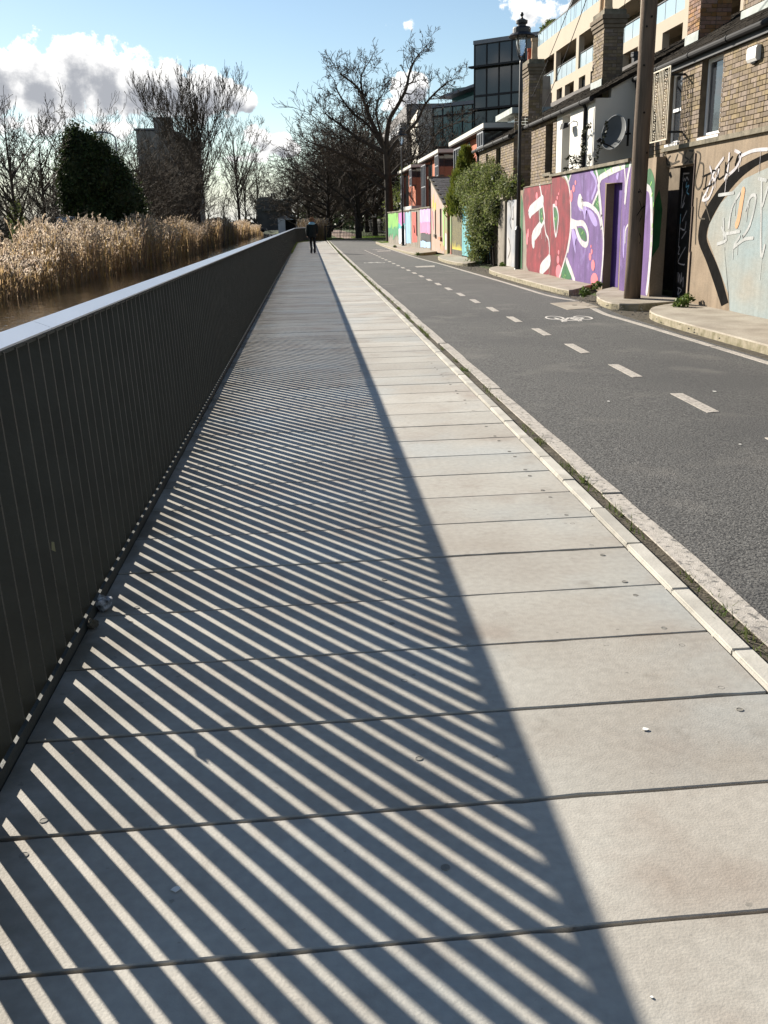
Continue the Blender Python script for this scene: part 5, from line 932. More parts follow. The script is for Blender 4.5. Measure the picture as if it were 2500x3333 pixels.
for k in range(10):
    for f_ in range(4):
        mb = MB(); q0 = 129+4.5*k; mb.box(12.2, 12.99, q0, q0+3.4, 3.5+3*f_, 4.4+3*f_); mb.build('balcony', M_zinc, of3)
# low terrace of dark roofs between cottages and cream block
tb = empty('terrace_block', (14, 47, 0), 'low dark terrace roof seen behind the brick chimneys', 'building')
mb = MB(); mb.box(11.5, 15.5, 34, 62, 0, 6.0); mb.build('wall', M_red, tb); mb = MB(); mb.box(11.2, 15.8, 33.7, 62.3, 6.02, 6.45); mb.build('roof', M_soff, tb)
for yy in (37, 40): mb = MB(); mb.lathe([(.22, 6.45), (.22, 7.0), (.26, 7.0), (.26, 7.15)], 12.2, yy, 10); mb.build('vent', M_dframe, tb)
# overhead cables from the pole
for k, (a, b, lab) in enumerate((((5.95, 17.5, 8.7), (7.3, 34, 4.6), 'overhead cable from the wooden pole to the cottage roof'), ((5.95, 17.5, 8.4), (6.6, 28, 4.3), 'overhead cable from the wooden pole to the brick house eave'), ((5.95, 17.5, 9.0), (14.0, 46, 7.1), 'thin overhead cable crossing the sky above the street lamp'))):
    pts = [Vector(a).lerp(Vector(b), t/16)-Vector((0, 0, .35*math.sin(math.pi*t/16))) for t in range(17)]
    mb = MB(); mb.tube(pts, .009, 5); mb.build('overhead_cable', M_gut, label=lab, cat='cable')
# ================================================================== TREES AND PLANTS
M_bark = mat('bark', (.055, .045, .036), .95, .4, 4, .6, 30); M_bark2 = mat('bark_grey', (.10, .085, .065), .95, .4, 4, .6, 30); M_twig = mat('twig', (.05, .040, .032), .9, .3, 3); M_twig2 = mat('twig_brown', (.088, .070, .052), .9, .3, 3)
def seg_mesh(name, S, m, parent, nsides):
    """S: array (n,8) p0 p1 r0 r1 -> tapered tubes"""
    S = np.array(S); p0, p1, r0, r1 = S[:, 0:3], S[:, 3:6], S[:, 6:7], S[:, 7:8]
    t = p1-p0; t /= np.maximum(np.linalg.norm(t, axis=1, keepdims=True), 1e-6)
    ref = np.where(np.abs(t[:, 2:3]) > .9, np.array([[1., 0, 0]]), np.array([[0, 0, 1.]]))
    a = np.cross(t, ref); a /= np.linalg.norm(a, axis=1, keepdims=True); b = np.cross(t, a)
    V = np.zeros((len(S), 2*nsides, 3)); ang = 2*np.pi*np.arange(nsides)/nsides
    for k, th in enumerate(ang):
        d = a*math.cos(th)+b*math.sin(th); V[:, k] = p0+d*r0; V[:, nsides+k] = p1+d*r1
    base = (np.arange(len(S))*2*nsides)[:, None]
    F = np.concatenate([base+np.array([[k, (k+1) % nsides, nsides+(k+1) % nsides, nsides+k]]) for k in range(nsides)], 0)
    return np_mesh(name, V.reshape(-1, 3), F, m, parent, smooth=nsides > 4)
class Tree:
    def __init__(s, seed): s.r = random.Random(seed); s.big = []; s.small = []
    def seg(s, p, q, r0, r1):
        (s.big if r0 > .045 else s.small).append((*p, *q, r0, r1))
    def branch(s, p, d, L, r, lvl, P):
        """P: dict(n=children per branch by level, ang, up, wig, ratio, rr, stop)"""
        R = s.r; n = 4 if lvl < P['stop'] else 3; step = L/n; q = Vector(p); d = Vector(d).normalized(); pts = []
        for i in range(n):
            d = (d+Vector((R.gauss(0, 1), R.gauss(0, 1), R.gauss(0, 1)))*P['wig']+Vector((0, 0, P['up'] if lvl > 0 else 0))).normalized()
            q2 = q+d*step; ra = max(r*(1-.55*i/n), P['rmin']); rb = max(r*(1-.55*(i+1)/n), P['rmin']*.75)
            s.seg(q, q2, ra, rb); pts.append((q2, Vector(d), rb)); q = q2
        if lvl >= P['stop']: return
        nc = P['n'][min(lvl, len(P['n'])-1)]
        for c in range(nc):
            t = R.uniform(.3, 1.0) if c else 1.0; i = min(n-1, int(t*n)); bp, bd, br = pts[i]
            ax = bd.cross(Vector((R.gauss(0, 1), R.gauss(0, 1), R.gauss(0, 1)))).normalized()
            a = math.radians(R.uniform(*P['ang'])) if c else math.radians(R.uniform(5, 20))
            nd = (Matrix.Rotation(a, 3, ax) @ bd); pos = bp-bd*step*R.uniform(0, .6) if c else bp
            s.branch(pos, nd, L*P['ratio']*R.uniform(.75, 1.2), br*P['rr'] if c else br*.9, lvl+1, P)
    def limb(s, pts, r0, r1, P, every=1.0, start=.35, L=2.2, lvl=2):
        pts = smooth_pts(pts, 4); n = len(pts)-1; R = s.r; acc = 0
        for i in range(n):
            a, b = Vector(pts[i]), Vector(pts[i+1]); f0, f1 = i/n, (i+1)/n
            ra, rb = r0+(r1-r0)*f0, r0+(r1-r0)*f1; s.seg(a, b, ra, rb); acc += (b-a).length
            if f1 > start and acc > every:
                acc = 0; d = (b-a).normalized(); k = 2 if f1 > .6 else 1
                for _ in range(k):
                    ax = d.cross(Vector((R.gauss(0, 1), R.gauss(0, 1), R.gauss(0, 1)))).normalized()
                    nd = Matrix.Rotation(math.radians(R.uniform(30, 75)), 3, ax) @ d
                    s.branch(b, nd, L*R.uniform(.6, 1.2)*(1.1-.35*f1), rb*.55, lvl, P)
        s.branch(pts[-1], Vector(pts[-1])-Vector(pts[-2]), L*.9, r1, lvl, P)
    def build(s, name, loc, label, group=None, mt=None, mc=None):
        e = empty(name, loc, label, 'tree', group)
        if s.big: seg_mesh('trunk', s.big, mt or M_bark, e, 7)
        if s.small: seg_mesh('crown', s.small, mc or M_twig, e, 3)
        return e
def auto_tree(seed, loc, h, spread, label, group=None, stems=1, P=None, mt=None, mc=None, r=.22, limbs=9, upright=.5, first=.25, every=.8, twig=1.0, lean=0.0):
    T = Tree(seed); R = T.r; P = P or dict(n=[4, 4, 3], ang=(25, 60), up=.12, wig=.16, ratio=.62, rr=.6, stop=4, rmin=.007)
    x, y, z = loc
    for s_ in range(stems):
        ox, oy = (R.uniform(-.4, .4), R.uniform(-.4, .4)) if stems > 1 else (0, 0); hx = R.uniform(-.35, .35)*spread*(.9 if stems > 1 else .25)+lean; hy = R.uniform(-.35, .35)*spread*(.9 if stems > 1 else .25)
        hh = h*R.uniform(.82, 1.0) if stems > 1 else h
        ax = [(x+ox+hx*t*t, y+oy+hy*t*t, z+hh*.92*t) for t in (0, .15, .35, .6, .85, 1)]
        T.limb(ax, r/(stems**.4), r*.12, P, every=every*1.4, start=first, L=spread*.34, lvl=2)
        for k in range(limbs//stems+1):
            t = first+(.75-first)*k/(limbs//stems+1)+R.uniform(-.04, .04); b = Vector((x+ox+hx*t*t, y+oy+hy*t*t, z+hh*.92*t)); az = R.uniform(0, 2*math.pi)
            rad = spread*R.uniform(.6, 1.0)*(1-.5*max(0, t-.45)); top = min(h*R.uniform(.9, 1.0), b.z-z+h*R.uniform(.2, .42)*upright*2)
            e = Vector((x+math.cos(az)*rad, y+math.sin(az)*rad, z+top)); m1 = b.lerp(e, .45)+Vector((0, 0, -rad*.06*(1-upright)+rad*.08*upright))
            T.limb([tuple(b), tuple(m1), tuple(e)], r*.42*(1-.4*t)/(stems**.3), r*.07, P, every=every, start=.2, L=spread*.30*twig, lvl=2)
    return T.build('bare_tree', loc, label, group, mt, mc)
# ---- the big bare tree behind the end of the painted walls
PB = dict(n=[3, 3, 3, 3], ang=(25, 65), up=.08, wig=.24, ratio=.64, rr=.62, stop=5, rmin=.016)
BT = Tree(21); yy = 74.0
LIMBS = {'L1': [(5.95, 6.3), (5.49, 7.35), (4.91, 8.58), (4.54, 9.61), (4.38, 10.34), (4.31, 11.44), (4.72, 12.2)], 'L1b': [(4.5, 9.79), (3.97, 10.72), (3.11, 11.35), (2.73, 11.6)],
 'L2': [(5.95, 6.3), (6.05, 7.44), (6.33, 8.65), (6.95, 9.57), (7.57, 10.67), (7.83, 11.67), (8.3, 12.66), (8.7, 13.1)], 'L3': [(6.01, 5.63), (6.59, 6.86), (7.42, 7.6), (8.24, 8.43), (8.86, 9.54), (9.98, 10.6), (10.6, 11.0)],
 'L4': [(5.95, 6.3), (4.97, 6.79), (3.97, 7.38), (2.99, 8.14), (2.21, 8.71), (1.6, 9.2)], 'L5': [(6.05, 4.48), (4.92, 5.17), (3.42, 5.87), (1.93, 6.56), (0.93, 6.9), (.3, 7.1)],
 'L6': [(6.08, 3.7), (5.31, 4.1), (4.3, 4.8), (3.29, 5.11), (2.3, 5.03)], 'L7': [(5.95, 6.3), (5.59, 7.54), (5.32, 8.67), (5.32, 9.5), (5.76, 10.2)],
 'L8': [(6.05, 4.48), (7.18, 5.61), (8.62, 6.16), (9.96, 7.75), (11.2, 8.3)], 'L9': [(6.06, 4.67), (7.07, 4.94), (8.2, 5.3), (9.3, 5.37)], 'L10': [(5.95, 6.3), (4.8, 8.11), (3.53, 9.16), (2.67, 10.37), (2.4, 11.2)]}
tr = [(6.15, yy, -.1), (6.13, yy, 1.94), (6.09, yy, 3.31), (6.05, yy, 4.48), (6.0, yy, 5.63), (5.95, yy, 6.3)]
tp = smooth_pts(tr, 4)
for a, b, i in zip(tp, tp[1:], range(99)): BT.seg(a, b, .36-.008*i, .36-.008*(i+1))
for k, (nm, pts) in enumerate(LIMBS.items()):
    dy = (-1 if k % 2 else 1)*(.12+.28*((k*37) % 10)/10); n = len(pts); q = [(x, yy+dy*i*.7, z) for i, (x, z) in enumerate(pts)]
    BT.limb(q, {'L1': .2, 'L2': .21, 'L3': .18, 'L4': .17, 'L5': .17}.get(nm, .11), .035, PB, every=.32, start=.22, L=1.15, lvl=2)
BT.build('bare_tree', (6.15, yy, 0), 'tall bare spreading tree standing at the end of the painted walls')
# ---- avenue of bare trees beyond the gate
PA = dict(n=[4, 4, 3], ang=(25, 65), up=.05, wig=.22, ratio=.64, rr=.6, stop=4, rmin=.021)
av = [((5.0, 98, 0), 12.3, 6.0, 'bare brown tree nearest the gate on the left of the avenue', M_bark, M_twig2), ((7.6, 112, 0), 13.5, 6.5, 'bare dark avenue tree with a small notice beyond the gate', M_bark, M_twig), ((8.6, 128, 0), 14, 6.5, 'second bare tree along the avenue path', M_bark2, M_twig2), ((2.6, 122, 0), 11, 5.5, 'bare brown tree on the canal side of the avenue', M_bark, M_twig2), ((8.7, 146, 0), 14, 6.5, 'third bare tree along the avenue path', M_bark, M_twig), ((1.6, 150, 0), 11, 5.5, 'farther bare brown tree on the canal side of the avenue', M_bark2, M_twig2), ((9.0, 166, 0), 14, 6, 'fourth bare tree along the avenue path', M_bark2, M_twig), ((9.3, 190, 0), 15, 7, 'farthest bare tree along the avenue path', M_bark, M_twig2), ((4.2, 175, 0), 12, 6, 'bare tree standing beside the far end of the avenue', M_bark, M_twig), ((11.2, 104, 0), 11, 5, 'bare tree behind the big tree near the dark hedge', M_bark, M_twig)]
for i, (loc, h, sp, lab, mt_, mc_) in enumerate(av): auto_tree(40+i, loc, h, sp, lab, 'bare trees along the avenue', P=PA, mt=mt_, mc=mc_, r=.34, limbs=18, upright=.40, first=.16, every=.62, twig=1.15)
av2 = [((2.2, 104, 0), 9.5, 5.0, 'low bushy brown tree behind the gate reeds', M_bark, M_twig2), ((.2, 135, 0), 10, 5.5, 'brown tree leaning towards the canal beyond the gate', M_bark, M_twig2), ((6.0, 118, 0), 11.5, 5.5, 'bare tree in the middle of the avenue row', M_bark, M_twig), ((10.5, 140, 0), 13, 6, 'bare tree behind the avenue railings', M_bark2, M_twig), ((-1.5, 170, 0), 10, 5, 'distant brown tree beside the lock', M_bark2, M_twig2)]
for i, (loc, h, sp, lab, mt_, mc_) in enumerate(av2): auto_tree(140+i, loc, h, sp, lab, 'bare trees along the avenue', P=PA, mt=mt_, mc=mc_, r=.28, limbs=18, upright=.38, first=.1, every=.62, twig=1.15)
# ---- trees on the left bank
PL = dict(n=[4, 3, 3], ang=(20, 55), up=.14, wig=.17, ratio=.62, rr=.6, stop=4, rmin=.014)
auto_tree(61, (-15.6, 55, -.3), 7.4, 3.4, 'bare tree with dark limbs at the far left edge', 'bare trees on the far bank', P=PL, r=.17, limbs=9, upright=.7)
auto_tree(62, (-16.4, 64, -.3), 7.6, 3.4, 'bare bushy tree just left of the dark evergreen', 'bare trees on the far bank', P=PL, r=.16, limbs=12, upright=.55, mc=M_twig2)
auto_tree(63, (-17.6, 78, -.3), 10.2, 5.2, 'bare tree rising behind the dark evergreen', 'bare trees on the far bank', P=PL, r=.2, limbs=14, upright=.55, mc=M_twig2)
auto_tree(64, (-12.9, 118, -.3), 16.2, 6.2, 'tall upright bare tree with many stems right of the tower block', 'bare trees on the far bank', P=dict(PL, up=.25, ang=(15, 40), rmin=.02), stems=8, r=.33, limbs=34, upright=1.0, mc=M_twig2)
auto_tree(65, (-12.5, 76, -.3), 7.6, 3.6, 'dense low brown shrubby tree in front of the tower block', 'bare trees on the far bank', P=dict(PL, n=[4, 4, 3], up=.04, ang=(30, 70)), stems=4, r=.15, limbs=26, upright=.4, first=.08, every=.5, mc=M_twig2)
auto_tree(71, (-13.2, 96, -.3), 8.8, 4.4, 'low tangled brown shrub under the tall upright tree', 'bare trees on the far bank', P=dict(PL, n=[4, 4, 3], up=.04, ang=(30, 70)), stems=4, r=.13, limbs=26, upright=.35, first=.06, every=.5, mc=M_twig2)
auto_tree(66, (-12.8, 191, -.3), 19.4, 5.9, 'slender bare tree nearest the water at the far bend', 'bare trees on the far bank', P=dict(PL, rmin=.026), r=.34, limbs=12, upright=.7, mc=M_twig2)
auto_tree(67, (-13.2, 278, -.3), 18.5, 5.2, 'small distant bare tree beside the canal bend', 'bare trees on the far bank', P=dict(PL, rmin=.03), r=.3, limbs=10, upright=.7, mc=M_twig2)
auto_tree(68, (-20.5, 72, -.3), 8.2, 4.2, 'bare tree behind the leftmost tree', 'bare trees on the far bank', P=PL, r=.17, limbs=10, upright=.6)
auto_tree(72, (-14.5, 240, -.3), 16.5, 6.0, 'bare brown tree near the distant canal bend', 'bare trees on the far bank', P=dict(PL, rmin=.03), r=.3, limbs=14, upright=.55, mc=M_twig2)
auto_tree(73, (-13.4, 107, -.3), 9.8, 4.7, 'spreading brown shrub tree below the tower block roofline', 'bare trees on the far bank', P=dict(PL, n=[4, 4, 3], up=.06, ang=(30, 70)), stems=3, r=.15, limbs=26, upright=.45, first=.1, every=.5, mc=M_twig2)
auto_tree(74, (-13.2, 108, -.3), 10.4, 4.6, 'bare tree standing close to the tower block wall', 'bare trees on the far bank', P=dict(PL, n=[4, 4, 3]), r=.18, limbs=22, upright=.5, first=.12, every=.5, mc=M_twig2)
auto_tree(69, (-14.6, 90, -.3), 9.5, 4.2, 'bare tree in front of the tower block beside the evergreen', 'bare trees on the far bank', P=PL, r=.16, limbs=14, upright=.5, mc=M_twig2)
# ---- leaves
def leaf_cloud(name, pts, size, m, parent, seed, up=.3, kind=None):
    rs = np.random.RandomState(seed); n = len(pts); pts = np.asarray(pts)
    d = rs.normal(size=(n, 3)); d[:, 2] += up; d /= np.linalg.norm(d, axis=1, keepdims=True); ref = rs.normal(size=(n, 3)); a = np.cross(d, ref); a /= np.linalg.norm(a, axis=1, keepdims=True); b = np.cross(d, a)
    s = size*rs.uniform(.6, 1.3, size=(n, 1)); V = np.zeros((n, 4, 3)); V[:, 0] = pts-a*s; V[:, 1] = pts+b*s*.55+d*s*.15; V[:, 2] = pts+a*s; V[:, 3] = pts-b*s*.55+d*s*.15
    F = np.arange(n*4).reshape(n, 4); return np_mesh(name, V.reshape(-1, 3), F, m, parent, kind=kind)
def in_blobs(blobs, n, seed, shell=.55):
    rs = np.random.RandomState(seed); out = []; w = np.array([b[3]*b[4]*b[5] for b in blobs])**.7; w /= w.sum()
    for b, k in zip(blobs, rs.multinomial(n, w)):
        u = rs.normal(size=(k, 3)); u /= np.linalg.norm(u, axis=1, keepdims=True); r = rs.uniform(shell**3, 1, size=(k, 1))**(1/3)*(1+.10*np.sin(u[:, 0:1]*9+u[:, 2:3]*7)+.08*np.sin(u[:, 1:2]*17+u[:, 2:3]*13))
        out.append(np.array(b[:3])+u*r*np.array(b[3:6]))
    return np.concatenate(out)
M_ever = mat('evergreen_leaf', (.026, .042, .015), .6, .4, 3, col2=(.045, .06, .02), trans=.25, rnd=.35, island=True); M_ivy = mat('ivy_leaf', (.10, .135, .035), .7, .5, 6, col2=(.18, .19, .06), spec=.08, trans=.25, island=True, rnd=.35)
M_ivyp = mat('ivy_variegated', (.26, .28, .11), .75, .4, 9, col2=(.10, .14, .04), spec=.06, trans=.3, island=True, rnd=.3); M_con = mat('conifer_leaf', (.15, .165, .028), .8, .4, 5, col2=(.08, .11, .02), trans=.3)
ev = empty('evergreen_tree', (-13.2, 65, -.3), 'dense dark ivy clad evergreen tree rising behind the reeds on the far bank', 'tree')
eb = [(-14.0, 65, 4.7, 1.5, 1.7, 2.6), (-12.8, 65, 4.1, 1.8, 1.8, 2.4), (-11.6, 65, 3.1, 1.35, 1.5, 2.1), (-14.4, 65, 6.3, .85, 1.1, 1.2), (-13.2, 65, 5.9, 1.05, 1.2, 1.2), (-13.0, 65, 2.2, 1.9, 1.7, 1.8), (-14.2, 65, 7.1, .45, .5, .75), (-12.0, 65, 4.8, .9, 1.1, 1.2), (-13.5, 65, 6.7, .6, .6, .7), (-11.0, 65, 2.3, .9, 1.0, 1.3), (-15.0, 65, 4.6, .6, .8, 1.2), (-12.6, 65, 6.2, .5, .6, .6), (-15.1, 65, 3.2, .6, .8, 1.0)]
mb = MB(); mb.tube([(-13, 65, -.4), (-13.1, 65, 1.5), (-13.5, 65, 5.8)], [.35, .3, .1], 8); mb.build('trunk', M_bark, ev)
mb = MB()
for i, b in enumerate(eb):
    t_ = MB(); blob(t_, (0, 0, 0), .70, i, 3); mb.add([(b[0]+x*b[3], b[1]+y*b[4], b[2]+z*b[5]) for x, y, z in t_.v], t_.f)
mb.build('crown_core', M_ever, ev); lp = in_blobs(eb, 24000, 5, .62); lp += np.random.RandomState(51).normal(0, .13, lp.shape); leaf_cloud('crown', lp, .10, M_ever, ev, 6)
# ivy around the leftmost trunk
iv = empty('ivy_growth', (-15.6, 54.6, -.3), 'ivy climbing the trunk of the leftmost bare tree', 'ivy')
leaf_cloud('leaves', in_blobs([(-15.5, 54.8, 1.6, .5, .5, 1.6), (-15.3, 54.8, .8, .8, .6, .9), (-14.6, 53.8, .9, .7, .6, .6)], 2600, 8), .07, M_ivy, iv, 9)
mb = MB(); mb.tube([(-15.6, 54.9, -.3), (-15.55, 54.9, 1.5), (-15.6, 54.9, 3.0)], .04, 5); mb.build('stem', M_bark, iv)
# ivy bush over the gate
bush = empty('ivy_bush', (6.3, 34.5, 0), 'large variegated ivy bush hanging over the turquoise gate to the ground', 'bush')
bb = [(6.35, 39.6, 2.65, 0.405, 1.02, 0.396), (6.35, 37.8, 2.8, 0.63, 1.19, 0.44), (6.3, 35.4, 2.85, 0.72, 1.105, 0.484), (6.35, 33.2, 2.75, 0.63, 0.935, 0.44), (6.4, 31.2, 2.45, 0.405, 0.85, 0.308), (6.15, 36.4, 2.1, 0.45, 1.02, 0.44), (6.05, 34.4, 1.7, 0.45, 0.935, 0.616), (6.0, 35.0, 1.1, 0.36, 0.68, 0.528), (6.0, 34.6, 0.6, 0.315, 0.595, 0.528), (6.0, 35.2, 0.3, 0.27, 0.34, 0.308), (6.2, 32.6, 1.9, 0.36, 0.51, 0.528), (6.6, 34.4, 3.25, 0.36, 0.595, 0.264), (6.5, 36.9, 3.2, 0.315, 0.51, 0.264), (6.05, 33.4, 1.0, 0.27, 0.34, 0.44)]
mb = MB()
for i, b in enumerate(bb):
    t_ = MB(); blob(t_, (0, 0, 0), .5, i+30, 3); mb.add([(b[0]+x*b[3], b[1]+y*b[4], max(.02, b[2]+z*b[5])) for x, y, z in t_.v], t_.f)
mb.build('leaf_mass', M_ever, bush)
lp = in_blobs(bb, 12000, 12, .5); lp += np.random.RandomState(5).normal(0, .07, lp.shape); lp = lp[lp[:, 2] > .05]; leaf_cloud('dark_leaves', lp, .05, M_ivy, bush, 13)
lp = in_blobs(bb, 9000, 14, .8); lp += np.random.RandomState(6).normal(0, .09, lp.shape); lp = lp[lp[:, 2] > .05]; leaf_cloud('pale_leaves', lp, .045, M_ivyp, bush, 15)
mb = MB()
for k in range(6): mb.tube([(6.3, 33.2+.5*k, 0), (6.25, 33.4+.45*k, 1.2), (6.35, 33.9+.4*k, 2.4)], [.04, .03, .02], 6)
mb.build('stems', M_bark, bush)
mb = MB(); T = Tree(77); 
for k in range(16): T.branch((6.2+T.r.uniform(-.3, .3), 32.2+T.r.uniform(0, 5), 3.0), (T.r.uniform(-.6, .2), T.r.uniform(-.5, .5), 1), .5, .008, 4, dict(PB, stop=4, rmin=.004))
seg_mesh('twigs', T.small, M_twig2, bush, 3)
con = empty('conifer', (6.62, 41.3, 0), 'yellow green feathery conifer rising behind the ivy bush', 'tree')
rs = np.random.RandomState(4); n = 9000; tt = rs.uniform(0, 1, n)**.7; ang = rs.uniform(0, 2*np.pi, n); rad = (1.25*(1-tt)**.75+.05)*rs.uniform(.5, 1.05, n)*(1+.25*np.sin(ang*5+tt*20)); cp = np.stack([6.62+np.cos(ang)*rad*.62, 41.3+np.sin(ang)*rad*1.0, 1.6+tt*2.6], 1)
d = np.stack([np.cos(ang)*.45, np.sin(ang)*.45, np.full(n, .9)], 1)+rs.normal(size=(n, 3))*.25; d /= np.linalg.norm(d, axis=1, keepdims=True); s_ = np.cross(d, rs.normal(size=(n, 3))); s_ /= np.linalg.norm(s_, axis=1, keepdims=True)
V = np.zeros((n, 3, 3)); V[:, 0] = cp-s_*.035; V[:, 1] = cp+s_*.035; V[:, 2] = cp+d*rs.uniform(.14, .34, (n, 1)); np_mesh('crown', V.reshape(-1, 3), np.arange(n*3).reshape(n, 3), M_con, con)
mb = MB(); mb.tube([(6.62, 41.3, 0), (6.62, 41.3, 3.6)], [.1, .03], 7); mb.build('trunk', M_bark, con)
# climbing plant on the white house pipe
cl = empty('climbing_plant', (6.38, 22.9, 2.5), 'thin leafy climber on the downpipe of the white house', 'plant')
mb = MB(); br = [[(6.36, 22.95, 2.5), (6.36, 22.97, 3.0), (6.35, 22.85, 3.3), (6.3, 22.4, 3.38), (6.25, 22.0, 3.40)], [(6.36, 22.95, 2.8), (6.3, 23.5, 2.86), (6.28, 24.0, 2.86)], [(6.36, 22.95, 2.7), (6.3, 23.3, 2.72), (6.3, 23.6, 2.75)], [(6.36, 22.95, 2.9), (6.3, 22.6, 2.93), (6.28, 22.4, 2.95)], [(6.36, 23.0, 2.55), (6.3, 23.6, 2.6), (6.28, 24.1, 2.58)], [(6.36, 21.9, 2.5), (6.4, 21.8, 2.85), (6.5, 21.65, 3.2), (6.5, 21.6, 3.4)], [(6.36, 22.3, 2.5), (6.36, 22.25, 2.75)]]
lpts = []
for b in br:
    sp = smooth_pts(b, 6); mb.tube(sp, .006, 4)
    for p in sp:
        for _ in range(5): lpts.append((p[0]+rnd.gauss(0, .02), p[1]+rnd.gauss(0, .035), p[2]+rnd.gauss(0, .035)))
mb.build('stems', M_bark, cl); leaf_cloud('leaves', np.array(lpts), .035, mat('climber_leaf', (.03, .035, .015), .6, .4, 5), cl, 17)
# dark hedge and ivy behind the big tree
hd = empty('hedge', (9, 86, 0), 'tall dark ivy covered hedge behind the big bare tree', 'hedge')
hb = [(8.0, 84, 2.0, 1.6, 2.5, 2.2), (9.5, 88, 3.0, 2.0, 3, 3.0), (7.4, 80, 1.6, .9, 2, 1.7), (9.0, 82, 4.0, 1.4, 2, 1.8), (11, 92, 3, 2, 3, 3)]
mb = MB()
for i, b in enumerate(hb):
    t_ = MB(); blob(t_, (0, 0, 0), .75, i+60, 3); mb.add([(b[0]+x*b[3], b[1]+y*b[4], max(.02, b[2]+z*b[5])) for x, y, z in t_.v], t_.f)
mb.build('leaf_mass', M_ever, hd); lp = in_blobs(hb, 9000, 22, .8); lp = lp[lp[:, 2] > .05]; leaf_cloud('leaves', lp, .11, M_ivy, hd, 23)
# roof garden shrub on the apartment block
rg = empty('roof_shrub', (21, 86, 15.3), 'leafy shrub on the apartment roof terrace', 'shrub'); leaf_cloud('leaves', in_blobs([(21, 86.2, 16.5, .9, 1.6, .7), (21, 84.6, 16.3, .7, 1, .6)], 1500, 31, .3), .16, M_ivy, rg, 32); mb = MB(); mb.tube([(21, 86, 15.3), (21, 85.9, 16.6)], .06, 5); mb.build('stem', M_bark, rg)
rg2 = empty('roof_shrub', (21, 71.5, 15.3), 'second leafy shrub at the top edge of the apartment roof terrace', 'shrub'); leaf_cloud('leaves', in_blobs([(21, 71.0, 17.0, .8, 1.8, 1.2)], 1200, 33, .3), .16, M_ivy, rg2, 34); mb = MB(); mb.tube([(21, 71.5, 15.3), (21, 71.4, 16.8)], .06, 5); mb.build('stem', M_bark, rg2)
